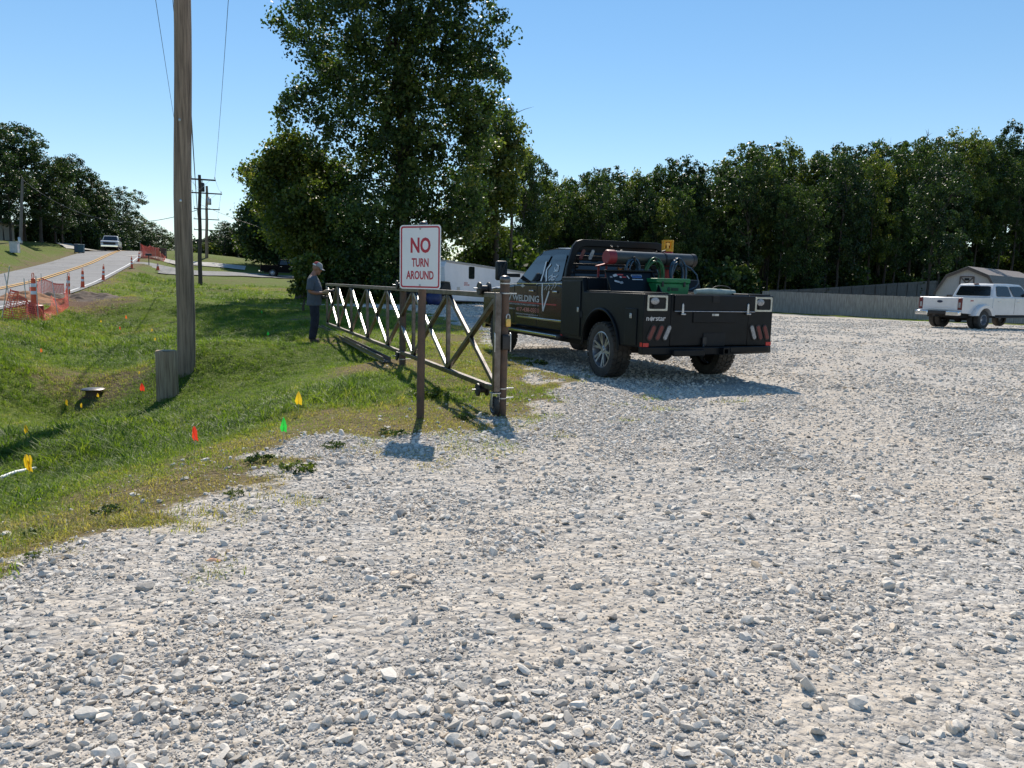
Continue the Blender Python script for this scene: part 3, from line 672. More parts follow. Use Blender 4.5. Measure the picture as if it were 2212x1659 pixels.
m = MB(); m.lathe([(0, 0), (.26, .02), (.28, .1), (.28, 1.0), (.24, 1.08), (.05, 1.12), (.05, 1.5), (0, 1.5)], 16, Matrix.Translation((-.15, -.32, h3 - .75))); m.build('transformer', BLACKP, u3, 40)
P4 = at(446, 548, 150); P4.z = H(P4.x, P4.y)
u4 = empty('utility_pole', P4, 0, 'distant utility pole with three crossarms on the hill crest behind the transformer pole', 'utility pole', 'utility poles along the road')
h4 = at(455, 472, 150).z - P4.z; pole_mesh(h4, .16, .12, .2, POLEDK, u4, 10)
for dz in (.2, 2.2, 4.4): crossarm(u4, h4 - dz, 2.3, False, 1.4, lean=.2)
e4 = [P4 + Vector((.2, 0, h4 - .2)) + CX * 2.0 * q for q in (-.94, -.5, .94)]
def cable(name, a, b, sag, r, label, grp=None, n=40, m_=WIRE):
    P = [Vector(a).lerp(Vector(b), i / n) - Vector((0, 0, sag * 4 * (i / n) * (1 - i / n))) for i in range(n + 1)]
    m = MB(); m.tube(P, r, 6); o = m.build(name, m_, None, 60, fix=False); tag(o, label, 'cable', grp); return o
GW = 'overhead wires between the poles'
for k, nm in enumerate(('on the left side of the nearest pole', 'close beside the nearest pole', 'arching down to the right end of the crossarm')):
    cable('power_line', e1[k], e2[k], .55, .009, 'thin overhead wire ' + nm, GW); cable('power_line', e2[k], e3[k], .3, .008, 'overhead wire past the dark pole, ' + ('left strand', 'middle strand', 'right strand')[k], GW, 20)
    cable('power_line', e3[k], e4[k], .4, .012, 'far overhead wire beyond the transformer pole, ' + ('left strand', 'middle strand', 'right strand')[k], GW, 16)
cable('telephone_cable', P1 + Vector((.16, 0, 6.9)), P2 + Vector((.0, 0, h2 * .62)), .55, .018, 'thick black cable slung low between the nearest pole and the dark pole', GW)
P5 = at(44, 526, 75); P5.z = H(P5.x, P5.y); h5 = at(56, 386, 75).z - P5.z
lp = empty('street_pole', P5, 0, 'plain grey pole in front of the trees across the road', 'pole')
m = MB(); m.tube([(0, 0, -.2), (.28, 0, h5 * .5), (.56, 0, h5)], [.15, .125, .1], 14); m.build('pole', M('grey weathered pole', (.17, .155, .145), .8, 0, .2, 3, .3, 20, stretch=(6, 6, .5)), lp, 50)
m = MB(); m.lathe([(.18, 0), (.18, .5), (.15, .55), (.15, 0)], 14); m.build('collar', GALV, lp, 40)
cable('service_wire', P5 + Vector((.56, 0, h5 - .1)), P2 + Vector((.1, 0, at(432, 452, 60).z - P2.z)), 2.2, .022, 'single sagging wire from the plain grey pole across the road', None)
Pt = at(900, 640, 70); cable('service_wire', P2 + Vector((.15, 0, at(440, 441, 60).z - P2.z)), Vector((Pt.x, Pt.y, at(560, 490, 70).z - 1.5)), 1.2, .014, 'thin service wire running from the dark pole into the big tree', None)
# cut-off post
P6 = ground(362, 857); cpz = empty('wooden_post', P6, 0, 'short sawn-off wooden post in the grass in front of the utility pole', 'post')
h6 = at(362, 758, P6.y).z - P6.z; r6 = 22 / F * P6.y
m = MB(); n = 28; rr = random.Random(3); prof = [1 + .035 * math.sin(3 * j * 2 * math.pi / n + 1) + rr.uniform(-.025, .025) for j in range(n)]
zs = [-.25, 0, h6 * .3, h6 * .65, h6 - .012, h6]; vs = []
for k, z in enumerate(zs):
    for j in range(n): q = r6 * prof[j] * (1.03 - .04 * k / 5 - (.012 if k == 5 else 0)); vs.append((q * math.cos(j * 2 * math.pi / n), q * math.sin(j * 2 * math.pi / n), z + (.006 * math.sin(j) if k > 3 else 0)))
m.add(vs, [(k * n + j, k * n + (j + 1) % n, (k + 1) * n + (j + 1) % n, (k + 1) * n + j) for k in range(5) for j in range(n)] + [tuple(range(5 * n, 6 * n))])
m.build('post', M('sawn post wood', (.40, .30, .21), .9, 0, .35, 3.4, .9, 22, stretch=(9, 9, .45), c2=(.17, .105, .065)), cpz, 50)
m = MB(); m.lathe([(0, 0), (r6 * .93, 0), (r6 * .93, .004), (0, .006)], 28, Matrix.Translation((0, 0, h6 + .004))); m.build('sawn_top', M('sawn wood', (.36, .27, .17), .9, 0, .35, 8, .4, 40), cpz)

# ------------------------------------------------------------------ marking flags
FC = {'yellow': M('yellow film', (.78, .50, .02), .4, 0, .1, 30), 'red': M('red film', (.75, .05, .02), .4, 0, .1, 30), 'green': M('green film', (.03, .55, .06), .4, 0, .1, 30), 'orange': M('orange film', (.85, .17, .03), .4, 0, .1, 30)}
for m_ in FC.values():                                       # plastic film lets some light through
    nt = m_.node_tree; b = nt.nodes['Principled BSDF']; t = nd(nt, 'BsdfTranslucent'); t.inputs[0].default_value = (*[min(1, x * 1.2) for x in b.inputs['Base Color'].links[0].from_node.color_ramp.elements[1].color[:3]], 1)
    mx = nd(nt, 'MixShader'); mx.inputs[0].default_value = .45; nt.links.new(b.outputs[0], mx.inputs[1]); nt.links.new(t.outputs[0], mx.inputs[2]); nt.links.new(mx.outputs[0], nt.nodes['Material Output'].inputs[0])
INK = M('ink', (.05, .03, .02), .6)
def flag(px, py, h, col, label, seed, twin=False, base=None):
    P = ground(px, base or py + h * 1.25); s = h / F * P.y; r_ = random.Random(seed)
    t = empty('marker_flag', P, r_.uniform(-.6, .6), label, 'marker flag', 'little marking flags in the grass')
    zc = at(px, py, P.y).z - P.z; H_ = zc + s * .55
    for k in range(2 if twin else 1):
        dx = .045 * k * (1 if twin else 0); m = MB(); m.tube([(dx, 0, -.05), (dx + .006, .004, H_ * .5), (dx, 0, H_)], .0022, 5); m.build('stem', GALV, t)
        A = r_.uniform(-.12, .12); wd = s * r_.uniform(.40, .55)
        pts = [(.0, 0, 0), (.10, .10, .05), (.34, .12, .30), (.52, -.05, .62), (.40, .10, 1.0), (.12, -.06, .88), (-.16, .10, 1.04), (-.34, .02, .72), (-.16, -.08, .36), (-.03, -.02, .06), (.10, .0, .55)]
        V = [(dx + (p[0] + A * p[2] + r_.uniform(-.05, .05)) * wd * 1.25, p[1] * s * .8, H_ - s * p[2] * (1 + r_.uniform(-.06, .06))) for p in pts]
        Fq = [(10, i_, (i_ + 1) % 10) for i_ in range(10)]
        m = MB(); m.add(V, Fq); f = m.build('flag', FC[col], t, 60, fix=False)
for i, a in enumerate([
    (59, 1001, 38, 'yellow', 'pair of yellow flags beside the white pipe at the edge of the lot', True), (56, 927, 20, 'yellow', 'yellow flag on the ditch slope just beyond the yellow pair', 0), (144, 870, 14, 'yellow', 'yellow flag in the ditch, left of two, near the drain cap', 0),
    (176, 876, 11, 'yellow', 'drooping yellow flag in the ditch between the drain cap and another yellow flag', 0), (211, 854, 9, 'yellow', 'small yellow flag right beside the drain cap', 0), (306, 837, 19, 'red', 'dark red flag next to the sawn-off post', 0), (301, 805, 7, 'yellow', 'tiny yellow flag in the shade left of the sawn-off post', 0),
    (420, 939, 36, 'red', 'large red flag in the tall grass near the gravel', 0), (612, 919, 34, 'green', 'large bright green flag at the edge of the gravel', 0), (644, 861, 30, 'yellow', 'large yellow flag alone in the grass between the post and the gate', 0), (89, 757, 9, 'orange', 'orange flag low in the ditch below the orange netting', 0),
    (328, 713, 7, 'yellow', 'upper of two small yellow flags left of the utility pole', 0), (335, 733, 8, 'yellow', 'lower of two small yellow flags left of the utility pole', 0), (259, 709, 7, 'red', 'tiny red flag on the far ditch slope', 0), (579, 720, 9, 'green', 'small green flag on the bank left of the man', 0),
    (565, 674, 7, 'green', 'tiny green flag at the edge of the tree shade behind the man', 0), (272, 685, 8, 'orange', 'small orange flag near the pile of dug earth', 0), (382, 643, 7, 'yellow', 'tiny yellow flag touching the left edge of the utility pole', 0), (218, 694, 6, 'yellow', 'tiny yellow flag below the pile of dug earth', 0)]):
    flag(a[0], a[1], a[2], a[3], a[4], i + 1, bool(a[5]))
# white pipe, drain cap
A, B = ground(-14, 1046), ground(78, 1018); m = MB(); m.tube([A + Vector((0, 0, .035)), A.lerp(B, .5) + Vector((0, 0, .05)), B + Vector((0, 0, .03))], .017, 12); tag(m.build('plastic_pipe', WHITEP, None, 50), 'white plastic pipe lying in the grass under the yellow flags', 'pipe')
P = ground(202, 857); dc = empty('drain_cap', P, 0, 'rusty round drain pipe with a flat lid in the ditch', 'drain')
m = MB(); m.lathe([(.13, -.1), (.13, .12), (.11, .12), (.11, -.1)], 20, close=True); m.build('pipe', RUST, dc, 40)
m = MB(); m.lathe([(0, .122), (.19, .125), (.195, .14), (.18, .15), (0, .158)], 20); m.build('lid', STEEL, dc, 40)

# ------------------------------------------------------------------ road cones
def make_cone(name, h, tall=True, drum=False):
    t = empty(name); r0, r1 = (.10, .052) if tall else (.15, .03)
    if drum:
        m = MB(); m.lathe([(.0, 0), (.26, 0), (.26, .02), (.245, .03), (.235, .34), (.21, .36), (.12, .37), (0, .37)], 24); m.build('drum_base', M('dark red drum', (.34, .03, .035), .5, 0, .2, 6), t, 40); z0 = .36
    else:
        m = MB(); s = .20 if tall else .19; m.prism(rrect(2 * s, 2 * s, .06, 3), 0, .035, 'z'); m.build('base', RUBBER, t, bevel=.008); z0 = .036
    m = MB(); rad = lambda z: r0 + (r1 - r0) * (z - z0) / (h - z0)
    m.lathe([(r0 + .03, z0), (r0 + .012, z0 + .03)] + [(rad(z), z) for z in np.linspace(z0 + .05, h * .93, 8)] + [(r1 * .8, h * .94), (r1 * .45, h * .95), (0, h * .95)], 20); b = m.build('cone_body', ORG, t, 40)
    for f0, f1 in (((.36, .48), (.62, .74)) if tall else ((.5, .62), (.72, .82))):
        za, zb = z0 + (h - z0) * f0, z0 + (h - z0) * f1; m = MB(); m.lathe([(rad(za) + .0005, za), (rad(za) + .004, za + .004), (rad(zb) + .004, zb - .004), (rad(zb) + .0005, zb)], 20); m.build('reflective_band', REFL, b, 40)
    if tall:
        m = MB(); m.tube([(-.022, 0, h * .93), (-.03, 0, h * .97), (-.03, 0, h * 1.03), (-.018, 0, h * 1.07), (.018, 0, h * 1.07), (.03, 0, h * 1.03), (.03, 0, h * .97), (.022, 0, h * .93)], .012, 8); m.build('handle', ORG, t, 40)
    return t
cn = make_cone('traffic_cone', 1.0); GC = 'tall road cones along the edge of the road'; first = True
for px, py, D, tx, lab in [(147, 661, 33, .09, 'leaning tall road cone at the right end of the orange netting'), (179, 631, 41.5, .04, 'tall orange and white road cone just past the netting, standing on its own'), (223, 610, 50, .07, 'second lone tall road cone past the netting, at the road edge'),
                           (285, 580, 66, 0, 'upright tall road cone at the mouth of the driveway'), (299, 569, 76, .13, 'leaning tall road cone in front of the far red netting')]:
    p = at(px, py, D); p.z = H(p.x, p.y) - .01; o = cn if first else copy_tree(cn); first = False; o.location = p; o.rotation_euler = (0, tx, .5 * px); o.rotation_euler = Euler((0, tx, 0)); tag(o, lab, 'road cone', GC)
dcn = make_cone('traffic_cone', 1.22, True, True); p = ground(76, 683); dcn.location = p - Vector((0, 0, .02)); tag(dcn, 'tall road cone on a dark red drum base inside the orange netting', 'road cone', GC)
sc = make_cone('traffic_cone', .72, False); p = at(622 / 1.8228, 587.5, 70); p.z = H(p.x, p.y) + .1; sc.location = p; tag(sc, 'short orange road cone alone on the grey driveway', 'road cone')

# ------------------------------------------------------------------ netting round the dug holes, spoil heaps
def netting(name, top, bot, label, stakes, cell=.062, wd=.022, sag=.2, group=None):
    """plastic mesh hung on thin stakes: real crossing strands"""
    t = empty(name, bot[0], 0, label, 'safety netting', group); o0 = Vector(bot[0]); m = MB(); rs = random.Random(len(top))
    for i in range(len(top) - 1):
        a0, a1, b0, b1 = (Vector(top[i]) - o0, Vector(top[i + 1]) - o0, Vector(bot[i]) - o0, Vector(bot[i + 1]) - o0)
        L = (a1 - a0).length; nu, nv = max(3, int(L / cell)), max(5, int(max((a0 - b0).length, (a1 - b1).length) / cell)); nrm = (b1 - b0).cross(Vector((0, 0, 1))).normalized()
        def S_(u, v):
            p = b0.lerp(b1, u).lerp(a0.lerp(a1, u), v); k = 4 * u * (1 - u)
            return p - Vector((0, 0, sag * k * v * L * .5)) + nrm * (.09 * math.sin(7 * u + 3 * v + i) * v * k)
        for k in range(nv + 1):
            v = k / nv; w2 = wd * (2.2 if k in (0, nv) else 1) / 2
            for j in range(nu):
                p, q = S_(j / nu, v), S_((j + 1) / nu, v); m.add([p - Vector((0, 0, w2)), q - Vector((0, 0, w2)), q + Vector((0, 0, w2)), p + Vector((0, 0, w2))], [(0, 1, 2, 3)])
        for j in range(nu + 1):
            u = j / nu; d = (S_(min(1, u + .01), .5) - S_(max(0, u - .01), .5)).normalized() * wd / 2
            for k in range(0, nv):
                p, q = S_(u, k / nv), S_(u, (k + 1) / nv); m.add([p - d, p + d, q + d, q - d], [(0, 1, 2, 3)])
    m.build('net', NETM, t, None, fix=False)
    for a, b in stakes:
        m = MB(); m.tube([Vector(b) - o0 - Vector((0, 0, .1)), Vector(a) - o0], .013, 6); m.build('stake', GALV, t, 40)
    return t
def up(p, h, dx=0): return (p[0] + dx, p[1], p[2] + h)
gp = lambda *a: [tuple(ground(*q)) for q in a]
B1 = gp((3, 689), (32, 693), (61, 695), (83, 695), (110, 691)); T1 = [up(B1[0], .80, .3), up(B1[1], .78, .15), up(B1[2], .60), up(B1[3], .52), up(B1[4], .18, -.2)]
netting('barrier_netting', T1, B1, 'nearer sagging orange net in front of the dug hole by the road', [(up(B1[0], 1.38, .3), B1[0]), (up(B1[1], 1.25, -.2), B1[1]), (up(B1[2], 1.2, -.05), B1[2]), (up(B1[3], 1.3), B1[3])])
B2 = gp((108, 691), (126, 680), (149, 661)); T2 = [up(B2[0], .20, -.3), up(B2[1], .62, -.2), up(B2[2], .72)]
B2b = [at(149, 661, 33), at(140, 652, 34), at(92, 655, 33), at(66, 668, 31)]; B2b = [(p.x, p.y, H(p.x, p.y)) for p in B2b]
netting('barrier_netting', T2 + [up(B2b[1], .55), up(B2b[2], .82), up(B2b[3], .5)], B2 + B2b[1:], 'farther orange net stretched on stakes behind the dug hole, against the road', [(up(B2[1], 1.12, -.15), B2[1]), (up(B2[2], 1.2), B2[2]), (up(B2b[2], 1.0), B2b[2]), (up(B2b[3], .8), B2b[3])], sag=.16)
def heap(name, c, rx_, ry_, h, seed, mat, rot=0, n=46):
    V = []; 
    for j in range(n):
        for i in range(n):
            u, v = i / (n - 1) * 2 - 1, j / (n - 1) * 2 - 1; r_ = math.hypot(u, v); x, y = u * rx_, v * ry_; X, Y = c[0] + x * math.cos(rot) - y * math.sin(rot), c[1] + x * math.sin(rot) + y * math.cos(rot)
            V.append((X, Y, float(max(0, 1 - r_ ** 1.5))))
    V = np.array(V); N1 = vnoise(V[:, 0], V[:, 1], .8, seed) * .6 + vnoise(V[:, 0], V[:, 1], .28, seed + 1) * .5 + vnoise(V[:, 0], V[:, 1], .1, seed + 2) * .25
    V[:, 2] = Hs(V[:, 0], V[:, 1]) - .06 + h * V[:, 2] * (.25 + N1 * 1.1) 
    Fq = np.array([(j * n + i, j * n + i + 1, (j + 1) * n + i + 1, (j + 1) * n + i) for j in range(n - 1) for i in range(n - 1)])
    return link(name, npmesh(name, V, Fq, mat, None, False))
SOIL = M('dug soil', (.12, .085, .06), 1, 0, .4, 3, .8, 20, c2=(.04, .03, .024)); CLAY = M('orange clay', (.34, .17, .085), 1, 0, .3, 3, .6, 20)
o = heap('dirt_pile', at(186, 662, 31.5), 2.1, 1.3, .30, 61, SOIL, -.3, 60); tag(o, 'dark pile of dug earth on the bank right of the orange netting', 'earth pile')
o = heap('dirt_pile', at(60, 682, 29.5), 1.9, 1.1, .35, 71, CLAY, -.2, 50); tag(o, 'orange clay spoil inside the nearer net', 'earth pile')
o = heap('dirt_pile', at(116, 668, 31), 1.0, .8, .3, 81, SOIL, 0, 36); tag(o, 'brown clods of earth inside the farther net', 'earth pile')
# far works: netting, cabinet, mailbox
q = lambda px, py, D: (lambda p: (p.x, p.y, H(p.x, p.y)))(at(px, py, D))
Bf = [q(304, 563, 84), q(318, 563, 84), q(336, 561, 86), q(352, 560, 88), q(358, 556, 92)]
netting('barrier_netting', [up(Bf[0], 1.5), up(Bf[1], 1.25), up(Bf[2], 1.35), up(Bf[3], .9), up(Bf[4], .5)], Bf, 'bright red-orange netting bundled by the driveway in front of the brown cabinet', [(up(Bf[0], 1.7), Bf[0]), (up(Bf[2], 1.4), Bf[2]), (up(Bf[4], 1.1), Bf[4])], .06, .026, .1)
Bg = [q(308, 560, 87), q(325, 557, 90), q(345, 556, 92)]
netting('barrier_netting', [up(p, 1.2) for p in Bg], Bg, 'second layer of red netting behind the mailbox', [(up(Bg[0], 1.3), Bg[0])], .055, .03, .1)
p = q(354, 552, 93); cb = empty('utility_cabinet', p, .3, 'tall dark brown cabinet standing behind the far red netting', 'cabinet')
m = MB(); m.box((0, 0, .62), (.62, .5, 1.24)); m.build('body', M('dark brown steel', (.09, .045, .035), .5, .2, .2, 4), cb, bevel=.015)
m = MB(); m.box((0, 0, 1.27), (.70, .58, .06)); m.build('top', M('brown steel lid', (.17, .10, .08), .5, .2, .2, 4), cb, bevel=.015)
m = MB(); m.box((0, -.262, .62), (.5, .02, 1.05)); dd = m.build('door', M('brown door', (.075, .04, .032), .45, .2, .15, 4), cb, bevel=.008); m = MB(); m.box((.19, -.285, .65), (.03, .03, .14)); m.build('handle', GALV, dd, bevel=.004)
p = q(321.5, 563, 74); mbx = empty('mailbox', p, .2, 'black mailbox on a post in front of the far red netting', 'mailbox')
m = MB(); m.beam((0, 0, -.1), (0, 0, .85), .07, .07, (0, 1, 0)); m.build('post', POLEDK, mbx, bevel=.006)
m = MB(); m.prism([(-.10, 0), (.10, 0), (.10, .12)] + [(.10 * math.cos(a), .12 + .09 * math.sin(a)) for a in np.linspace(.3, 2.84, 8)] + [(-.10, .12)], -.27, .27, 'x'); m.v = [(v[0], v[1], v[2] + .852) for v in m.v]; m.build('box', BLACKP, mbx, 40)
# wheelie bins
def bin_(px, D, col, lab, rz):
    p = q(px, 545, D); t = empty('wheelie_bin', p, rz, lab, 'bin', 'wheelie bins at the kerb'); m = MB()
    m.prism([(-.24, .08), (.20, .08), (.29, .98), (-.29, .98)], -.27, .27, 'x'); m.build('body', col, t, bevel=.03)
    m = MB(); m.prism([(-.33, .985), (.31, .985), (.31, 1.02), (.1, 1.075), (-.33, 1.04)], -.31, .31, 'x'); m.build('lid', col, t, bevel=.015)
    for s in (-1, 1):
        m = MB(); m.M = Matrix.Translation((s * .24, -.2, .12)) @ Matrix.Rotation(R(90), 4, 'Y'); m.lathe([(.04, -.03), (.12, -.03), (.12, .03), (.04, .03)], 16); m.build('wheel', RUBBER, t, 40)
BLU = M('blue bin plastic', (.03, .07, .13), .5, 0, .15, 4); BLU2 = M('blue green bin plastic', (.025, .085, .12), .5, 0, .15, 4)
bin_(167, 93, BLU, 'dark blue wheelie bin, left of the pair by the road', .3); bin_(176.5, 92, BLU2, 'blue-green wheelie bin on the right, nearest to the white pickup on the road', .2)
# ------------------------------------------------------------------ loose stones
rk = [(1940 / 1.8228 * 1, 0, 0)]
RM = [rock_mesh(100 + i, 3, 12, STB) for i in range(8)]
for i, (px, py, wd, tn) in enumerate([(398, 1341, 30, .12), (508, 1367, 34, .75), (312, 1262, 44, .25), (205, 1452, 32, .45), (112, 1449, 34, .5), (1112, 1325, 40, .3), (1060, 1187, 22, .3), (880, 1497, 44, .5), (850, 1468, 22, .3), (1404, 1275, 36, .6), (1053, 1467, 36, .45), (1930, 1196, 40, .4), (2132, 1028, 26, .25),
    (1247, 1132, 20, .35), (857, 1241, 26, .2), (640, 1500, 40, .55), (565, 1216, 20, .25), (690, 1530, 26, .4), (1740, 1520, 34, .5), (1600, 1560, 30, .4), (2030, 1430, 38, .35), (1465, 1395, 30, .35), (1300, 1560, 36, .6), (1180, 1600, 34, .5), (430, 1478, 22, .2), (930, 1020, 18, .6), (1500, 1010, 24, .3), (25, 1290, 36, .7), (160, 1330, 34, .6), (1850, 1330, 26, .3), (2080, 1560, 40, .45), (230, 1560, 30, .35)]):
    P = ground(px, py + wd * .25); s = wd / F * P.y / 2; o = link('rock', RM[i % 8]); o.location = P + Vector((0, 0, s * .25)); o.scale = (s * .95, s * .9, s * random.uniform(.85, 1.25)); o.rotation_euler = (random.uniform(-.3, .3), random.uniform(-.3, .3), random.uniform(0, 6.28)); o['tint'] = float(tn)
    tag(o, 'larger loose limestone rock lying on the crushed gravel', 'rock', 'larger loose rocks on the gravel')

P = ground(463, 1214); o = link('rock', rock_mesh(140, 2, 10, M('orange sprayed stone', (.62, .25, .10), .9, 0, .4, 30, .4, 60, c2=(.50, .42, .33)))); o.location = P; o.scale = (.05, .04, .03); tag(o, 'flat stone sprayed with orange paint on the gravel below the grass edge', 'rock')
# ------------------------------------------------------------------ vehicles
def paint(name, c, rough=.22, dust=.25, coat=.8): return M(name, c, rough, 0, .06, 3, 0, coat=coat, dust=dust)
def glass(name, c=(.012, .014, .016), a=1.0):
    m = M(name, c, .04, 0, .05, 3, spec=.8); return m
GLS = glass('dark window glass'); LAMPR = M('red lamp lens', (.12, .008, .010), .3, 0, .15, 30, coat=.1); LAMPC = M('clear lamp lens', (.34, .34, .34), .25, 0, .35, 45, coat=.2, c2=(.12, .12, .125)); REFR = M('red reflector', (.55, .02, .02), .3, 0, .1, 20)
DARKU = M('underbody', (.014, .014, .014), .8, 0, .2, 5)
ALU = M('polished wheel alloy', (.40, .44, .50), .30, .7, .2, 10, c2=(.19, .21, .24))
def wheel(parent, x, y, r, wd, side, rim_r, style='spoke', chunky=False, dish=.0, name='wheel'):
    """tyre with its rim; side -1: outer face looks to -X"""
    T = Matrix.Translation((x, y, r)) @ Matrix.Rotation(R(90) * side, 4, 'Y')
    m = MB(); m.M = T; h = wd / 2; rt = r * (.965 if chunky else 1.0)
    m.lathe([(rim_r, -h * .82), (rim_r + .012, -h * .92), (rim_r + (rt - rim_r) * .45, -h), (rt * .95, -h * .93), (rt * .99, -h * .78), (rt, -h * .6), (rt, h * .6), (rt * .99, h * .78), (rt * .95, h * .93), (rim_r + (rt - rim_r) * .45, h), (rim_r + .012, h * .92), (rim_r, h * .82)], 48, cap=False)
    if chunky:
        n = 30
        for row, (a, b) in enumerate(((-.98, -.56), (-.5, -.06), (.06, .5), (.56, .98))):
            for k in range(n):
                if row in (1, 2): tw = .30
                else: tw = .12
                a0 = 2 * math.pi * (k + (.5 if row % 2 else 0)) / n; a1 = a0 + 2 * math.pi / n * .74; vs = []
                for rr_ in (rt * .95, r):
                    sh = .985 if (rr_ == r and row in (0, 3)) else 1
                    for (aa, zz, s_) in ((a0, a, 0), (a1, a, 0), (a1 + tw / n * 6.28 * (1 if row < 2 else -1), b, 1), (a0 + tw / n * 6.28 * (1 if row < 2 else -1), b, 1)):
                        q = rr_ * (sh if (row == 0 and not s_) or (row == 3 and s_) else 1); vs.append((q * math.cos(aa), q * math.sin(aa), zz * h))
                m.add(vs, [(3, 2, 1, 0), (4, 5, 6, 7), (0, 1, 5, 4), (1, 2, 6, 5), (2, 3, 7, 6), (3, 0, 4, 7)])
    w_ = m.build(name, RUBBER, parent, 35)
    m = MB(); m.M = T; f = h * (.72 - dish)
    m.lathe([(rim_r + .004, h * .86), (rim_r - .012, h * .88), (rim_r - .02, h * .7), (rim_r - .03, -h * .2), (rim_r - .03, -h * .7)], 40, cap=False)
    if style == 'spoke':
        m.lathe([(0, f), (.035, f), (.04, f - .01), (.075, f - .02), (.08, f - .06)], 24)
        for k in range(6):
            for d_ in (-.16, .16):
                a = k * math.pi / 3 + .2; p = Vector((math.cos(a) * .05, math.sin(a) * .05, f - .03)); q_ = Vector((math.cos(a + d_) * (rim_r - .012), math.sin(a + d_) * (rim_r - .012), f + .0)); m.beam(p, q_, .034, .035)
        m.build('rim', ALU, w_, 40)
        m = MB(); m.M = T; m.lathe([(0, -.02), (rim_r - .03, -.02)], 32); m.build('wheel_well_disc', DARKU, w_)
    else:
        m.lathe([(0, f + .04), (.05, f + .04), (.055, f), (.10, f - .01), (.11, f - .03), (rim_r * .78, f - .05), (rim_r * .8, f - .02), (rim_r - .02, h * .75)], 32, cap=False)
        for k in range(8): a = k * math.pi / 4; m.lathe([(0, .02), (.014, .02), (.014, -.01)], 8, Matrix.Translation((math.cos(a) * .08, math.sin(a) * .08, f)))
        m.build('rim', ALU if style == 'disc' else CHROME, w_, 35)
    return w_
def arch(yc, r, z0, n=14):
    """points of a wheel arch over yc, from front to rear along the sill"""
    a0 = math.asin(min(.99, max(-.99, (z0 - r[1]) / r[0]))); return [(yc - r[0] * math.cos(a), r[1] + r[0] * math.sin(a)) for a in np.linspace(math.pi - a0, a0, n)][::1]
def patch_(parent, name, C, mat, u0=.0, u1=1, v0=0, v1=1, off=.006, cut=.08, th=.004):
    """pane set 6 mm proud of the four-cornered surface C (A bottom-start, B bottom-end, C top-end, D top-start), chamfered corners"""
    A, B, C_, D = [Vector(p) for p in C]; n = (B - A).cross(D - A).normalized()
    P = lambda u, v: (A.lerp(B, u)).lerp(D.lerp(C_, u), v)
    uv = [(u0 + cut, v0), (u1 - cut, v0), (u1 - cut * .3, v0 + cut * .35), (u1, v0 + cut), (u1, v1 - cut), (u1 - cut * .3, v1 - cut * .35), (u1 - cut, v1), (u0 + cut, v1), (u0 + cut * .3, v1 - cut * .35), (u0, v1 - cut), (u0, v0 + cut), (u0 + cut * .3, v0 + cut * .35)]
    k = len(uv); pts = [P(*q_) + n * off for q_ in uv]; m = MB(); m.add(pts + [p - n * (off + th) for p in pts], [tuple(range(k))] + [(i, i + k, (i + 1) % k + k, (i + 1) % k) for i in range(k)]); return m.build(name, mat, parent)
def cab_glass(t, W, ye, belt, roof, yw0, yw1, yr0, yr1, wb, wt, nd_=2, sidec=(.06, .94), windshield=True):
    """side, front and rear panes on the tapered cab; yr0/yr1 rear base/top, yw0/yw1 windshield base/top"""
    ym = (yr0 * .48 + yw0 * .52) - .1
    for s in (-1, 1):
        b0, b1 = (s * wb, yr0, belt), (s * wb, yw0, belt); t0, t1 = (s * wt, yr1, roof), (s * wt, yw1, roof)
        q_ = [b0, b1, t1, t0] if s > 0 else [b1, b0, t0, t1]
        f = lambda a: a if s > 0 else 1 - a
        for (u0, u1) in ((.08, .46), (.52, .93)):
            a, b = sorted((f(u0), f(u1))); patch_(t, 'side_window', q_, GLS, a, b, .06, .86, cut=.05)
    patch_(t, 'windshield', [(wb, yw0, belt), (-wb, yw0, belt), (-wt, yw1, roof), (wt, yw1, roof)], GLS, .06, .94, .05, .92, cut=.05)
    patch_(t, 'rear_window', [(-wb, yr0, belt), (wb, yr0, belt), (wt, yr1, roof), (-wt, yr1, roof)], GLS, .08, .92, .10, .86, cut=.06)
def greenhouse(t, mat, belt, roof, yw0, yw1, yr0, yr1, wb, wt):
    m = MB(); n = 7; vs = []
    prof = [(yr0, belt - .02, wb), (yr1, roof - .05, wt), (yr1 + .06, roof, wt - .04), ((yr1 + yw1) / 2, roof + .03, wt - .04), (yw1 - .08, roof, wt - .04), (yw1, roof - .05, wt), (yw0, belt - .02, wb)]
    for y, z, w in prof: vs += [(-w, y, z), (-w * .5, y, z + (.02 if z > roof - .02 else 0)), (w * .5, y, z + (.02 if z > roof - .02 else 0)), (w, y, z)]
    fs = [(4 * i + j, 4 * i + j + 1, 4 * i + j + 5, 4 * i + j + 4) for i in range(n - 1) for j in range(3)] + [tuple(4 * i for i in range(n)), tuple(4 * i + 3 for i in range(n))[::-1], (0, 1, 2, 3, 27 - 0, 26, 25, 24)[:4] + (27, 26, 25, 24)]
    m.add(vs, fs); return m.build('cab', mat, t, bevel=.03, seg=3)
def mirror(t, s, y, z, W, mat, arm=.12, h=.30, w=.20):
    m = MB(); m.box((s * (W / 2 + arm + w / 2 - .02), y, z), (w, .11, h)); mi = m.build('mirror', mat, t, bevel=.04, seg=3)
    m = MB(); m.box((s * (W / 2 + arm / 2 - .03), y + .01, z - h * .22), (arm + .12, .06, .07)); m.build('mirror_arm', BLACKP, mi, bevel=.012)
    m = MB(); m.box((s * (W / 2 + arm + w / 2 - .02), y - .058, z), (w * .84, .006, h * .86)); m.build('mirror_glass', GLS, mi, bevel=.002)
def handle(t, s, y, z, W, mat=CHROME, L=.18):
    m = MB(); m.box((s * (W / 2 + .022), y, z), (.022, L, .032)); h_ = m.build('door_handle', mat, t, bevel=.010, seg=3)
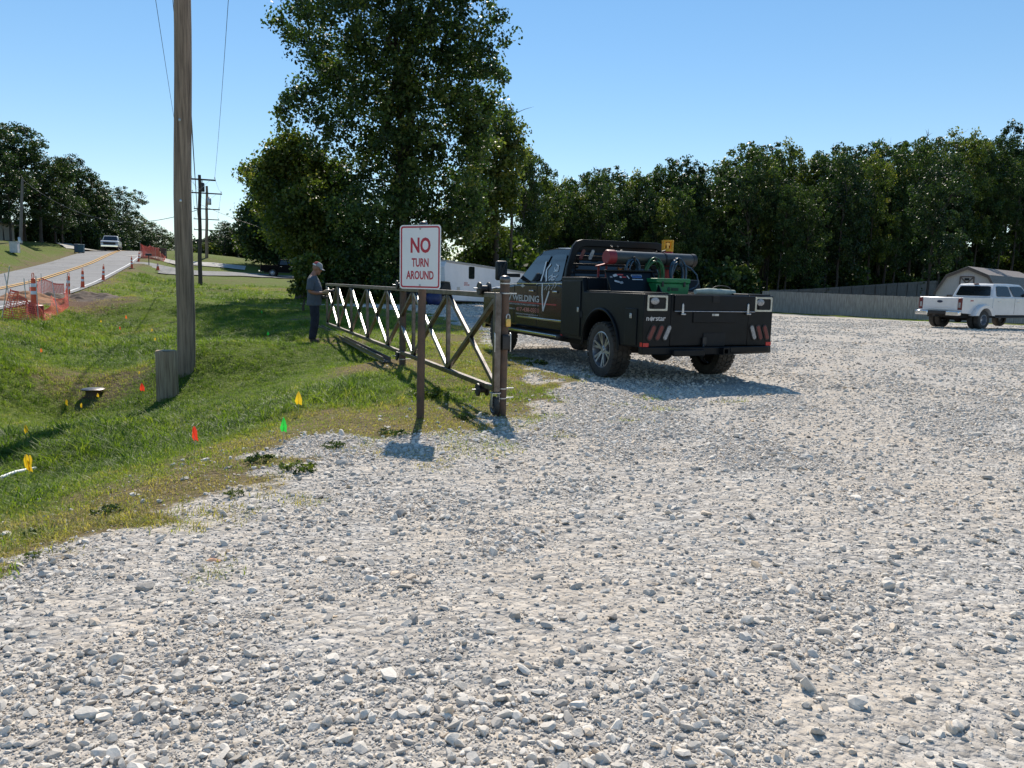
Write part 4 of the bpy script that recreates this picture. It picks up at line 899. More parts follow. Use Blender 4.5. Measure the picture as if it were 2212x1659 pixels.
def seam(t, s, y, z0, z1, W):
    m = MB(); m.box((s * W / 2, y, (z0 + z1) / 2), (.004, .012, z1 - z0)); m.build('door_seam', DARKU, t)

# ---- black welding service truck
TRK = Matrix.Translation((2.72, 10.67, 0)) @ Matrix.Rotation(R(22.47), 4, 'Z')
tk = empty('service_truck', label='black crew cab welding truck with a utility bed full of hoses and gear', cat='truck', mat4=TRK)
def hit(px, py, axis, val):
    """truck-local point seen at a photo pixel on the local plane axis = val"""
    Ti = TRK.inverted(); o = Ti @ Vector((0, 0, EYE)); d = Ti.to_3x3() @ ray(px, py); return o + d * ((val - o[axis]) / d[axis])
z1_ = lambda X, Y: ((1850 + X * .5877) / 1.8228, (880 + Y * .5877) / 1.8228); z3_ = lambda X, Y: ((2480 + X * .27125) / 1.8228, (1130 + Y * .27125) / 1.8228)
zs_ = lambda X, Y: ((1880 + X * .18083) / 1.8228, (1040 + Y * .18083) / 1.8228)
BLK = M('black truck paint', (.005, .006, .009), .20, 0, .06, 3, 0, coat=.12, spec=.35); BLKB = M('black powder coat', (.0045, .0065, .009), .42, 0, .35, 2.2, .08, 60, spec=.22, dust=.006)
W, BL, RA, FA, WR = 2.15, 2.51, 1.16, 5.48, .412
CW = 2.02
# cab and hood
zb = .56
pr = [(BL + .06, zb), (BL + .06, 1.33), (BL + .25, 1.375), (4.55, 1.36), (4.75, 1.34), (5.6, 1.28), (6.2, 1.20), (6.36, 1.05), (6.38, .75), (6.32, .5), (FA + .56, .5)]
ar = [(FA + .49 * math.cos(a), WR + .03 + .49 * math.sin(a)) for a in np.linspace(.25, math.pi - .25, 14)]
pr = pr + ar + [(FA - .55, zb)]
m = MB(); m.prism(pr, -CW / 2, CW / 2, 'x'); body = m.build('body', BLK, tk, bevel=.05, seg=3)
greenhouse(tk, BLK, 1.36, 1.945, 4.78, 4.02, BL + .10, BL + .26, .955, .79)
cab_glass(tk, CW, 0, 1.37, 1.93, 4.78, 4.02, BL + .10, BL + .26, .955, .79)
m = MB(); m.prism([(BL + .10, 1.352), (BL + .10, 1.372), (4.7, 1.362), (4.7, 1.342)], -CW / 2 - .004, -CW / 2 + .02, 'x'); m.build('belt_trim', CHROME, tk, bevel=.004)
for s in (-1, 1):
    m = MB(); m.box((s * (CW / 2 + .004), (BL + 4.5) / 2 + .02, .745), (.02, 4.42 - BL, .035)); m.build('chrome_trim', CHROME, tk, bevel=.006)
    m = MB(); m.prism([(BL - .08, .46), (BL - .08, .53), (4.75, .53), (4.75, .46)], s * (CW / 2 - .06), s * (CW / 2 + .13), 'x'); st = m.build('running_board', BLACKP, tk, bevel=.02)
    m = MB(); m.box((s * (CW / 2 + .132), (BL + 4.7) / 2, .505), (.012, 4.65 - BL, .035)); m.build('step_trim', CHROME, st, bevel=.005)
    for y in (3.62, 4.66): seam(tk, s, y, .62, 1.34, CW + .004)
    handle(tk, s, 2.86, 1.225, CW); handle(tk, s, 3.83, 1.225, CW)
    mirror(tk, s, 4.62, 1.58, CW, BLACKP, .20, .36, .22)
    wheel(tk, s * (CW / 2 - .13), FA, WR, .29, s, .265, 'spoke', True); wheel(tk, s * (W / 2 - .15), RA, WR, .30, s, .265, 'spoke', True)
m = MB(); m.box((0, 6.38, .86), (1.3, .06, .42)); m.build('grille', CHROME, tk, bevel=.02)
m = MB(); m.box((0, 6.42, .52), (1.98, .14, .22)); m.build('front_bumper', CHROME, tk, bevel=.04)
for s in (-1, 1):
    m = MB(); m.box((s * .82, 6.35, .93), (.3, .1, .26)); m.build('headlight', LAMPC, tk, bevel=.03)
m = MB(); m.box((0, 3.6, .46), (1.5, 5.0, .16)); m.box((0, .9, .6), (1.2, 1.6, .2)); m.build('chassis', DARKU, tk)
m = MB(); m.tube([(-.75, RA, WR), (.75, RA, WR)], .06, 10); m.ell((0, RA, WR), (.19, .2, .19), 12, 8); m.build('rear_axle', DARKU, tk, 50)
# utility bed
Z0, ZL, ZT = .505, 1.252, 1.472; YB = 1.72
def side_panel(s):
    P = [(0, .545), (0, ZL), (YB, ZL), (YB + .06, ZT), (BL, ZT), (BL, Z0), (RA + .56, Z0)] + [(RA + .53 * math.cos(a), WR + .05 + .53 * math.sin(a)) for a in np.linspace(.12, math.pi - .12, 16)] + [(RA - .55, Z0 + .02), (.06, Z0 + .03)]
    m = MB(); m.prism(P, s * (W / 2 - .43), s * W / 2, 'x'); return m.build('side_box', BLKB, tk, bevel=.012)
sbx = {s: side_panel(s) for s in (-1, 1)}
m = MB(); m.box((0, BL / 2, .82), (W - .85, BL - .02, .10)); m.build('deck', BLKB, tk, bevel=.006)
m = MB(); m.box((0, .035, .905), (W - .86, .07, .70)); m.build('rear_panel', BLKB, tk, bevel=.008)
m = MB(); m.box((0, BL - .05, 1.1), (W - .86, .08, .7)); m.build('front_panel', BLKB, tk, bevel=.008)
for s in (-1, 1):                                                       # flared fender lip and door outlines
    m = MB(); m.tube([(s * (W / 2 + .012), RA + .545 * math.cos(a), WR + .05 + .545 * math.sin(a)) for a in np.linspace(-.02, math.pi + .02, 22)], .022, 8); m.build('fender_lip', BLKB, sbx[s], 40)
    m = MB(); m.box((s * (W / 2 + .008), 2.115, .985), (.016, .62, .86)); d1 = m.build('front_door', BLKB, sbx[s], bevel=.012)
    m = MB(); m.box((s * (W / 2 + .02), 1.87, .97), (.014, .045, .075)); m.build('latch', GALV, d1, bevel=.006)
    m = MB(); m.box((s * (W / 2 + .007), .30, .80), (.014, .30, .50)); d2 = m.build('rear_door', BLKB, sbx[s], bevel=.012)
    m = MB(); m.box((s * (W / 2 + .018), .30, .95), (.014, .05, .07)); m.build('latch', GALV, d2, bevel=.006)
    m = MB(); m.box((s * (W / 2 + .004), 1.79, .90), (.008, .07, .10)); m.build('fuel_door', DARKU, sbx[s], bevel=.01)
    m = MB(); m.prism([(YB + .05, ZL + .01), (YB - .02, ZL + .01), (YB + .035, ZT - .01), (YB + .085, ZT - .01)], s * (W / 2 - .36), s * (W / 2 - .07), 'x'); m.build('steel_plate', GALV if 0 else BLKB, sbx[s], bevel=.004)
    m = MB(); m.box((s * (W / 2 - .215), YB * .5, ZL + .012), (.40, YB - .1, .02)); m.build('top_lid', BLKB, sbx[s], bevel=.006)
    m = MB(); m.box((s * (W / 2 + .004), .03, .575), (.006, .05, .055)); m.build('side_reflector', REFR, sbx[s])
    m = MB(); m.box((s * (W / 2 + .004), BL - .05, .53), (.006, .05, .04)); m.build('side_reflector', REFR, sbx[s])
# tail of the bed: flat boxes, lamps, doors (positions surveyed on the rear plane)
def rp(X, Y): v = hit(*z3_(X, Y), 1, -.004); return v.x, v.z
x0, _ = rp(645, 200); x1, _ = rp(1810, 200); zt_, zb_ = rp(900, 112)[1], rp(900, 345)[1]
m = MB(); m.box(((x0 + x1) / 2, -.012, (1.245 + zb_) / 2), (x1 - x0, .024, 1.245 - zb_)); tl = m.build('drop_door', BLKB, tk, bevel=.008)
m = MB(); m.tube([(x0, -.03, zb_ - .008), (x1, -.03, zb_ - .008)], .006, 8); m.build('hinge_rod', GALV, tl, 40)
for X in (755, 1700):
    x, z = rp(X, 330); m = MB(); m.prism([(x - .018, z - .055), (x + .018, z - .055), (x + .014, z + .07), (x, z + .09), (x - .014, z + .07)], -.036, -.022, 'y'); h_ = m.build('hinge', GALV, tk, bevel=.004)
    m = MB(); m.box((x, -.04, z - .06), (.075, .035, .022)); m.build('hinge_foot', GALV, h_, bevel=.006)
xa, za = rp(920, 365); xb, zb2 = rp(1530, 520); m = MB(); m.box(((xa + xb) / 2, -.008, (za + zb2) / 2), (xb - xa, .02, za - zb2)); dw = m.build('drawer', BLKB, tk, bevel=.006); xq, zq = rp(1215, 405)
m = MB(); m.box((xq + .02, -.02, zq), (.11, .008, .028)); m.ell((xq, -.028, zq), (.010, .006, .010), 10, 6); m.build('drawer_latch', GALV, dw)
xa, za = rp(1065, 670); xb, zb2 = rp(1372, 855); m = MB(); m.box(((xa + xb) / 2, -.006, (za + zb2) / 2), (xb - xa, .016, za - zb2)); m.build('plate_recess', DARKU, tk, bevel=.005)
xa, za = rp(1195, 128); xb, zb2 = rp(1282, 228); m = MB(); m.box(((xa + xb) / 2, -.028, (za + zb2) / 2), (xb - xa, .012, za - zb2)); m.build('vent', DARKU, tl, bevel=.004)
for k, (Xa, Ya, Xb, Yb) in enumerate(((245, 143, 568, 372), (1858, 108, 2054, 327))):
    xa, za = rp(Xa, Ya); xb, zb2 = rp(Xb, Yb)
    if k: xb = W / 2 - .03; xa = xb - .30; za, zb2 = 1.235, 1.03
    else: xa = -W / 2 + .045; xb = xa + .315; za, zb2 = 1.235, 1.03
    m = MB(); m.M = frame(((xa + xb) / 2, -.004, (za + zb2) / 2), (1, 0, 0), (0, 0, 1), (0, -1, 0)); ring(m, rrect(xb - xa, za - zb2, .012, 3), rrect(xb - xa - .05, za - zb2 - .05, .02, 3), 0, .012); fr = m.build('lamp_frame', M('pale lamp frame', (.50, .49, .42), .4, .3, .15, 9), tk)
    m = MB(); m.box(((xa + xb) / 2, -.001, (za + zb2) / 2), (xb - xa - .04, .004, za - zb2 - .04)); m.build('lamp_recess', DARKU, fr)
    cx = xa + .115 if not k else xa + .09; m = MB(); m.M = frame((cx, -.012, (za + zb2) / 2 + .028), (1, 0, 0), (0, 0, 1), (0, -1, 0)); m.M = m.M @ Matrix.Diagonal((1.35, 1, 1, 1)); m.lathe([(.046, -.02), (.048, .006), (.042, .012), (0, .016)], 24); wl = m.build('work_lamp', LAMPC, fr, 40)
    m = MB(); m.box((cx, -.014, (za + zb2) / 2 - .05), (.05, .02, .045)); m.build('lamp_bracket', DARKU, wl, bevel=.004)
def oval(mb, cx, cz, w, h, a, z0, z1):
    mb.M = frame((cx, -.003, cz), (1, 0, 0), (0, 0, 1), (0, -1, 0)) @ Matrix.Rotation(a, 4, 'Z'); mb.prism(rrect(w, h, w * .495, 8), z0, z1, 'z'); return mb
for s, xs_, sl_ in ((-1, (.10, .225, .345), -.42), (1, (.345 - .04, .225 - .03, .10 - .02), .36)):
    for k, d_ in enumerate(xs_):
        cx = s * (W / 2 - d_ - .03); cz = .735; oo = oval(MB(), cx, cz, .085, .235, sl_, 0, .010).build('lamp_gasket', RUBBER, tk, bevel=.004)
        isr = (k < 2) if s < 0 else (k > 0); oval(MB(), cx, cz, .058, .205, sl_, .009, .017).build('tail_light', LAMPR if isr else LAMPC, oo, bevel=.006)
    m = MB(); m.box((s * (W / 2 - .05), -.004, .572), (.085, .006, .05)); m.build('rear_reflector', REFR, tk)
# bumper, hitch
m = MB()
m.prism([(-W / 2, -.01), (-W / 2 + .0, .10), (W / 2, .10), (W / 2, -.01), (.62, -.09), (.42, -.12), (-.30, -.12), (-.42, -.05)], .44, .545, 'z'); m.build('bumper', BLKB, tk, bevel=.012)
m = MB(); m.box((-.42, -.13, .47), (.50, .05, .085)); m.box((.60, -.10, .505), (.66, .06, .085)); m.build('bumper_step', BLKB, tk, bevel=.010)
m = MB(); m.M = frame((.14, -.21, .49), (1, 0, 0), (0, 0, 1), (0, -1, 0)); ring(m, rrect(.095, .095, .012, 2), rrect(.062, .062, .006, 2), -.2, 0); m.build('hitch_receiver', BLKB, tk)
m = MB(); m.box((-.10, -.02, .62), (.06, .03, .10)); m.tube([(-.12, -.04, .58), (-.14, -.06, .52), (-.13, -.05, .50)], .015, 8); m.build('trailer_socket', BLACKP, tk, 40)
# headache rack
m = MB(); P0 = [(-1.02, ZT), (-1.0, 1.62), (-.90, 1.97), (-.83, 2.055), (-.72, 2.085), (.70, 2.085), (.81, 2.055), (.89, 1.96), (1.0, 1.62), (1.02, ZT)]
Pi = [(-.93, ZT), (-.91, 1.62), (-.81, 1.89), (-.74, 1.955), (-.66, 1.975), (.64, 1.975), (.72, 1.95), (.80, 1.88), (.91, 1.62), (.93, ZT)]
vs = [(x, BL - .03, z) for x, z in P0] + [(x, BL - .03, z) for x, z in Pi] + [(x, BL + .05, z) for x, z in P0] + [(x, BL + .05, z) for x, z in Pi]
n = 10; m.add(vs, [f for i in range(n - 1) for f in ((i, n + i, n + i + 1, i + 1), (2 * n + i, 2 * n + i + 1, 3 * n + i + 1, 3 * n + i), (i, i + 1, 2 * n + i + 1, 2 * n + i), (n + i, 3 * n + i, 3 * n + i + 1, n + i + 1))]); hr = m.build('headache_rack', BLKB, tk, bevel=.012)
m = MB()
for z in (1.55, 1.68, 1.81): m.box((0, BL + .01, z), (1.76, .03, .035))
m.build('rack_bars', BLKB, hr, bevel=.006)
m = MB(); m.box((0, BL + .02, 1.93), (1.6, .02, .1)); m.build('rack_panel', BLKB, hr)
for s in (-1, 1):
    for k, mat_ in enumerate((LAMPR, LAMPC)):
        m = MB(); m.M = frame((s * (.74 - .17 * k), BL - .034, 1.84), (1, 0, 0), (0, 0, 1), (0, -1, 0)) @ Matrix.Rotation(s * .42, 4, 'Z'); m.prism(rrect(.06, .18, .029, 6), 0, .016, 'z'); m.build('rack_lamp', mat_, hr, bevel=.005)
m = MB(); m.box((-.22, BL - .04, 1.925), (.13, .02, .045)); m.build('brake_lamp', LAMPR, hr, bevel=.004)
# open welder lid between the boxes
TLc, TRc, BLc, BRc = hit(*z1_(908, 314), 1, 1.30), hit(*z1_(1216, 307), 1, 1.30), hit(*z1_(955, 470), 1, 1.06), hit(*z1_(1228, 472), 1, 1.06)
def slab(mb, A, B, C_, D_, th):
    n_ = (B - A).cross(D_ - A).normalized(); n_ = n_ if n_.y > 0 else -n_; mb.add([A, B, C_, D_] + [p + n_ * th for p in (A, B, C_, D_)], [(0, 1, 2, 3), (7, 6, 5, 4), (0, 4, 5, 1), (1, 5, 6, 2), (2, 6, 7, 3), (3, 7, 4, 0)])
U_ = (BRc - BLc).normalized(); TRc = TLc + U_ * (TRc - TLc).dot(U_)
m = MB(); slab(m, BLc, BRc, TRc, TLc, .025); m.beam(TLc - Vector((.02, .01, 0)), TRc + Vector((.02, -.01, 0)), .05, .022)
wl_ = m.build('box_lid', BLKB, tk, bevel=.004)
SB = hit(*z1_(1288, 468), 1, .74); m = MB(); m.add([TRc, TRc + Vector((.015, 0, 0)), BRc, BRc + Vector((.015, 0, 0)), SB, SB + Vector((.015, 0, 0))], [(0, 2, 4), (1, 5, 3), (0, 4, 5, 1), (0, 1, 3, 2), (2, 3, 5, 4)]); sdp = m.build('lid_side', BLKB, tk)
STK = {k: M('sticker ' + k, c, .4, 0, .1, 30) for k, c in dict(white=(.5, .5, .5), red=(.5, .06, .05), blue=(.03, .09, .26), grey=(.28, .28, .28)).items()}
def sticker(u, v, w, h, k, a=0.0):
    A = BLc.copy(); U = (BRc - BLc).normalized(); V = (TLc - BLc); V = (V - U * V.dot(U)).normalized(); N = U.cross(V); fl = (BRc - BLc).length / .82; u *= fl; v *= (TLc - BLc).length / .42; w *= fl; h *= fl * .8
    m = MB(); m.M = frame(A + U * u + V * v + N * .001, U, V, N) @ Matrix.Rotation(a, 4, 'Z'); m.prism(rrect(w, h, min(w, h) * .25, 3), 0, .002, 'z'); return m.build('sticker', STK[k], wl_)
for a in ((.08, .30, .05, .04, 'grey'), (.17, .33, .09, .06, 'white', .3), (.27, .345, .13, .03, 'red'), (.34, .30, .08, .03, 'red'), (.27, .30, .04, .04, 'white'), (.17, .22, .10, .045, 'white', -.3), (.25, .20, .07, .06, 'grey', .2), (.42, .30, .02, .09, 'white', .4), (.60, .33, .22, .05, 'white'), (.60, .315, .20, .075, 'blue'), (.60, .26, .22, .025, 'white')): sticker(*a)
# lettering
LK = M('pale vinyl', (.74, .74, .76), .4, 0, .06, 12)
LG = M('silver vinyl', (.55, .55, .57), .35, 0, .1, 12); LR = M('red vinyl', (.42, .04, .035), .4, 0, .1, 12); LPK = M('faded red vinyl', (.60, .22, .18), .4, 0, .1, 12); LW = M('white vinyl', (.55, .55, .55), .4, 0, .08, 20)
XL = -CW / 2 - .0025
def door_text(txt, a, b, h, m_, bold=.01, name='lettering'):
    """on the driver's side: from photo point a to photo point b"""
    A, B = hit(*zs_(*a), 0, XL), hit(*zs_(*b), 0, XL); c = (A + B) / 2; w = abs(A.y - B.y); sl = math.atan2(B.z - A.z, w) * .0
    hh = abs(hit(*zs_((a[0] + b[0]) / 2, (a[1] + b[1]) / 2 - h / 2), 0, XL).z - hit(*zs_((a[0] + b[0]) / 2, (a[1] + b[1]) / 2 + h / 2), 0, XL).z)
    return fit_text(name, txt, w, hh, m_, frame((XL, c.y, c.z), (0, -1, 0), (0, 0, 1), (-1, 0, 0)), tk, bold)
door_text('KV WELDING', (600, 722), (1338, 757), 140, LG, .02)
A, B = hit(*zs_(600, 822), 0, XL), hit(*zs_(1715, 880), 0, XL); m = MB(); m.box((XL, (A.y + B.y) / 2, (A.z + B.z) / 2 + .005), (.003, abs(A.y - B.y), .022)); m.build('pinstripe', LR, tk)
door_text('SPECIALIZING IN PIPE FENCE, MOBILE WELDING & CUSTOM FABRICATION', (560, 852), (1338, 897), 40, LG, .0)
door_text('417-438-0331', (838, 970), (1325, 1015), 92, LPK, .015); door_text('2500 HD', (690, 958), (812, 964), 34, LG, .01); door_text('KWELDINGWELDING@GMAIL.COM', (838, 1080), (1310, 1115), 38, LG, .0)
def stroke(pts, w, m_, name='decal'):
    P = [hit(*zs_(*p), 0, XL - .001) for p in pts]; m = MB()
    for p, q_ in zip(P[:-1], P[1:]): m.beam(p, q_, .003, w * .001, (1, 0, 0)) if 0 else m.beam(p, q_, w * .001, .003, (1, 0, 0))
    return m.build(name, m_, tk)
stroke([(1415, 420), (1405, 640), (1425, 1020)], 44, LK); stroke([(1425, 1020), (1480, 830), (1560, 590)], 40, LK)
# K and flourish on the rear side glass (slanted pane plane)
def glass_pt(X, Y):
    p = hit(*zs_(X, Y), 0, -.90); z = p.z; x = -.955 + (.955 - .79) * (z - 1.37) / (1.93 - 1.37) - .017; return hit(*zs_(X, Y), 0, x)
def gstroke(pts, w, m_=LK):
    w *= 1.25
    P = [glass_pt(*p) for p in pts]; m = MB()
    for p, q_ in zip(P[:-1], P[1:]): m.beam(p, q_, w * .001, .003, (-1, 0, .295))
    m.build('decal', m_, tk)
gstroke([(1500, -60), (1440, 180), (1380, 370)], 38); gstroke([(1600, 0), (1510, 110)], 30); gstroke([(1505, 110), (1500, 250), (1500, 370)], 34)
gstroke([(1720, 10), (1770, 40), (1745, 150), (1700, 150), (1665, 160)], 14); gstroke([(1690, 70), (1680, 130), (1720, 130), (1740, 60)], 12); gstroke([(1640, 210), (1600, 300), (1620, 350), (1680, 330)], 10); gstroke([(1540, 300), (1600, 250), (1700, 280), (1740, 230)], 10); gstroke([(1560, 350), (1640, 280), (1650, 360)], 9)
stroke([(1280, 440), (1340, 415), (1400, 430)], 10, LG); stroke([(1540, 430), (1580, 480), (1550, 560)], 12, LG); stroke([(1640, 430), (1690, 400), (1720, 450), (1680, 520)], 14, LG); stroke([(1600, 560), (1660, 470), (1640, 420)], 12, LG); stroke([(1450, 560), (1520, 470), (1500, 570)], 9, LG)
P = [hit(*zs_(*p), 0, XL - .001) for p in ((985, 432), (1035, 470), (985, 505), (935, 468))]; m = MB(); m.add(P, [(0, 1, 2, 3)]); m.build('decal', LG, tk, fix=False)
# maker's mark on the rear panel
xa, za = rp(400, 490); x0_ = -W / 2 + .045; fit_text('lettering', 'n  rstar', .30, .058, LW, frame((x0_ + .15, -.004, .925), (1, 0, 0), (0, 0, 1), (0, -1, 0)), tk, .012)
m = MB(); m.M = frame((x0_ + .078, -.005, .921), (1, 0, 0), (0, 0, 1), (0, -1, 0)); ring(m, [(.026 * math.cos(a), .026 * math.sin(a)) for a in np.linspace(0, 6.283, 21)[:-1]], [(.019 * math.cos(a), .019 * math.sin(a)) for a in np.linspace(0, 6.283, 21)[:-1]], 0, .0012)
for k in range(8):
    a = k * math.pi / 4; L = .046 if k % 2 == 0 else .026; m.add([(0, 0, .0016), (.007 * math.cos(a + .7), .007 * math.sin(a + .7), .0016), (L * math.cos(a), L * math.sin(a), .0016), (.007 * math.cos(a - .7), .007 * math.sin(a - .7), .0016)], [(0, 3, 2, 1)])
m.build('emblem', LW, tk, fix=False)

# ---- load on the truck bed: things of their own, standing on it
def on_truck(name, label, cat, group=None): return empty(name, label=label, cat=cat, group=group, mat4=TRK.copy())
Ya = .55                                                               # pipe lies across the bed
pa = hit(*z1_(930, 240), 1, 1.45); pb = hit(*z1_(1495, 235), 1, 1.62)
t = on_truck('pipe_tube', 'dark tube with a red end cap lying across the top of the truck bed', 'tube'); pa.z = pb.z = (pa.z + pb.z) / 2
d = (pb - pa); rr_ = .098
m = MB(); m.tube([pa, pb], rr_, 28); m.build('tube', M('dark green grey tube', (.022, .030, .034), .42, 0, .2, 5, dust=.3), t, 40)
m = MB(); dn = d.normalized(); m.tube([pa - dn * .05, pa - dn * .035, pa + dn * .085], [.098, .108, .108], 28); m.build('end_cap', M('dull red cap', (.22, .02, .03), .5, 0, .1, 6), t, 40)
m = MB(); m.tube([pb - dn * .06, pb + dn * .01], .104, 28); m.build('end_band', BLACKP, t, 40)
m = MB(); m.tube([pa + dn * 1.02, pa + dn * 1.05], .106, 24); m.build('strap', BLACKP, t, 40)
# stand carrying the hoses
t = on_truck('hose_rack', 'black steel hose rack standing in the truck bed under the tube', 'rack')
m = MB()
for x in (-.3, .62): m.beam((x, 1.60, .86), (x, 1.60, pa.z - .09), .05, .05, (0, 1, 0))
m.beam((-.45, 1.60, pa.z - .13), (.8, 1.60, pa.z - .13), .05, .05); m.build('rack_frame', BLKB, t, bevel=.004)
def hose(X0, Y0, Xc, rx_, rz_, mat, label, n=7, seed=1):
    c = hit(*z1_(X0, Y0), 1, 1.40); t = empty('hose_coil', label=label, cat='hose', group='hose coils hung on the rack', mat4=TRK.copy()); r_ = random.Random(seed); m = MB()
    for k in range(n):
        f = .72 + .34 * k / (n - 1); y = c.y + r_.uniform(-.05, .05); pts = [(c.x + rx_ * f * math.cos(a) + .008 * math.sin(3 * a + k), y + .015 * math.sin(2 * a + k), c.z - rz_ + rz_ * f * math.sin(a) * (1 if math.sin(a) > 0 else 1.15)) for a in np.linspace(0, 2 * math.pi, 33)]
        m.tube(pts, .0115, 7, False)
    m.build('coil', mat, t, 60); m = MB(); m.box((c.x, c.y, c.z - rz_ * .13), (.022, .13, rz_ * .36)); m.build('tie', BLACKP, t, bevel=.004)
HB = M('blue hose', (.025, .08, .14), .35, 0, .3, 5, c2=(.01, .028, .05)); HG = M('green hose', (.022, .13, .04), .35, 0, .3, 5, c2=(.01, .045, .016))
hose(1095, 228, 0, .125, .20, HB, 'blue hose coil hanging left of the green one', 7, 1); hose(1238, 235, 0, .165, .24, HG, 'green hose coil in the middle of the rack', 8, 2); hose(1392, 240, 0, .135, .24, HB, 'blue hose coil with a loose end, right of the green one', 7, 3)
c = hit(*z1_(1460, 290), 1, 1.38); t = on_truck('loose_hose', 'loose blue hose end looping down beside the green cooler', 'hose'); m = MB(); m.tube([hit(*z1_(x, y), 1, 1.30) for x, y in ((1440, 280), (1480, 300), (1520, 345), (1530, 400), (1510, 430), (1470, 445))], .011, 8); m.build('hose', HB, t, 60)
# green cooler
a, b = hit(*z1_(1250, 365), 1, .95), hit(*z1_(1472, 468), 1, .95); t = on_truck('cooler', 'green plastic cooler box on the truck bed beside the open lid', 'cooler'); w_ = b.x - a.x; cx = (a.x + b.x) / 2
GRN = M('green cooler plastic', (.012, .19, .055), .45, 0, .15, 6); zt = a.z
m = MB(); m.prism([(-w_ * .46, 1.225), (w_ * .46, 1.225), (w_ * .49, zt - .075), (-w_ * .49, zt - .075)], .95, 1.28, 'y'); m.v = [(v[0] + cx, v[1], v[2]) for v in m.v]; m.build('box', GRN, t, bevel=.015)
m = MB(); m.box((cx, 1.115, zt - .037), (w_, .36, .07)); m.build('lid', GRN, t, bevel=.015, seg=3)
for s in (-.32, .32):
    m = MB(); m.box((cx + s * w_, .94, zt - .085), (.035, .02, .075)); m.build('latch', BLACKP, t, bevel=.005)
m = MB(); m.box((cx + .03, .945, zt - .16), (.12, .006, .045)); m.ell((cx - .075, .945, zt - .16), (.03, .005, .032), 14, 8); m.build('badge', M('dark green badge', (.01, .045, .02), .5, 0, .2, 9), t)
m = MB(); m.box((0, 1.10, 1.05), (W - .9, 1.5, .35)); m.v = [(v[0], v[1], v[2]) for v in m.v]; m.build('cargo_box', BLKB, tk, bevel=.01)
# gas bottle
g = hit(*z1_(1325, 150), 1, 2.05); t = on_truck('gas_bottle', 'red gas bottle with a yellow valve guard standing behind the tube', 'gas bottle'); gx, gy = g.x, g.y; ztop = hit(*z1_(1322, 112), 1, 2.05).z; zcol = hit(*z1_(1322, 182), 1, 2.05).z; rg = .115
T_ = Matrix.Translation((gx, gy, 0)); m = MB(); m.lathe([(rg, .87), (rg, zcol - .10), (rg * .95, zcol - .06), (rg * .75, zcol - .02), (rg * .55, zcol), (0, zcol)], 28, T_); m.build('cylinder', M('red cylinder paint', (.36, .03, .03), .4, 0, .12, 5), t, 50)
YL = M('yellow guard', (.72, .36, .01), .45, 0, .1, 6); hh = ztop - zcol
m = MB(); m.lathe([(.085, zcol - .015), (.095, zcol - .015), (.095, zcol + .03), (.085, zcol + .03)], 24, T_, close=True); m.lathe([(.085, ztop - .025), (.098, ztop - .025), (.098, ztop), (.085, ztop)], 24, T_, close=True)
for k in range(4): a = k * math.pi / 2 + .35; m.beam((gx + .09 * math.cos(a), gy + .09 * math.sin(a), zcol), (gx + .09 * math.cos(a), gy + .09 * math.sin(a), ztop - .01), .022, .040, (math.cos(a), math.sin(a), 0))
m.build('valve_guard', YL, t, 40)
m = MB(); m.lathe([(.02, zcol), (.02, zcol + hh * .5), (.035, zcol + hh * .5), (.035, zcol + hh * .75), (0, zcol + hh * .75)], 12, T_); m.build('valve', BRASS, t, 40)
# rag roll on the tailgate, red stand, clamps
a, b = hit(*z1_(1510, 462), 1, .35), hit(*z1_(1770, 458), 1, .45); t = on_truck('canvas_roll', 'pale rolled canvas lying along the top of the tailgate', 'roll'); m = MB(); a.z = b.z = 1.29; m.tube([a, a.lerp(b, .3) + Vector((0, 0, .008)), a.lerp(b, .7), b], [.035, .048, .045, .036], 14); m.build('roll', M('pale canvas', (.42, .46, .40), .9, 0, .15, 9, .3, 40), t, 60)
m = MB(); c = b - Vector((.22, 0, -.03)); m.tube([c + Vector((.16 * math.cos(q) - .02, -.02, .05 * math.sin(q) + .012)) for q in np.linspace(0, 3.6, 14)], .007, 6); cb_ = m.build('cord', BLACKP, None, 60); k = on_truck('strap_cord', 'thin black cord looped over the rolled canvas', 'cord'); cb_.parent = k
a = hit(*z1_(870, 275), 1, 1.9); t = on_truck('jack_stand', 'red steel stand behind the open lid, left of the tube cap', 'stand'); RS = M('dull red steel', (.22, .025, .03), .5, .2, .2, 6); m = MB()
for dx in (-.02, .12): m.beam((a.x + dx, a.y, .87), (a.x + dx, a.y, a.z - .02), .03, .03, (0, 1, 0))
m.box((a.x + .05, a.y, a.z), (.22, .09, .02), (0, -.25, 0)); m.build('stand', RS, t, bevel=.004)
for X, Y, s in ((985, 180, 1), (1265, 207, .8)):
    a = hit(*z1_(X, Y), 1, 1.55); t = on_truck('pipe_clamp', 'tangle of chrome and black clamps on the tube, ' + ('near its red cap' if s == 1 else 'below the gas bottle'), 'clamp', 'clamps on the tube'); r_ = random.Random(int(X)); m = MB()
    for k in range(6):
        p = a + Vector((r_.uniform(-.1, .1), r_.uniform(-.05, .05), r_.uniform(-.05, .05))); q_ = p + Vector((r_.uniform(-.08, .08), 0, r_.uniform(-.05, .07))); m.beam(p, q_, .022, .02, (0, 1, .1))
    m.beam((a.x, a.y, a.z - .1), (a.x, a.y, a.z), .03, .03, (0, 1, 0)); m.build('clamp', STEEL if s == 1 else BLACKP, t, bevel=.003)

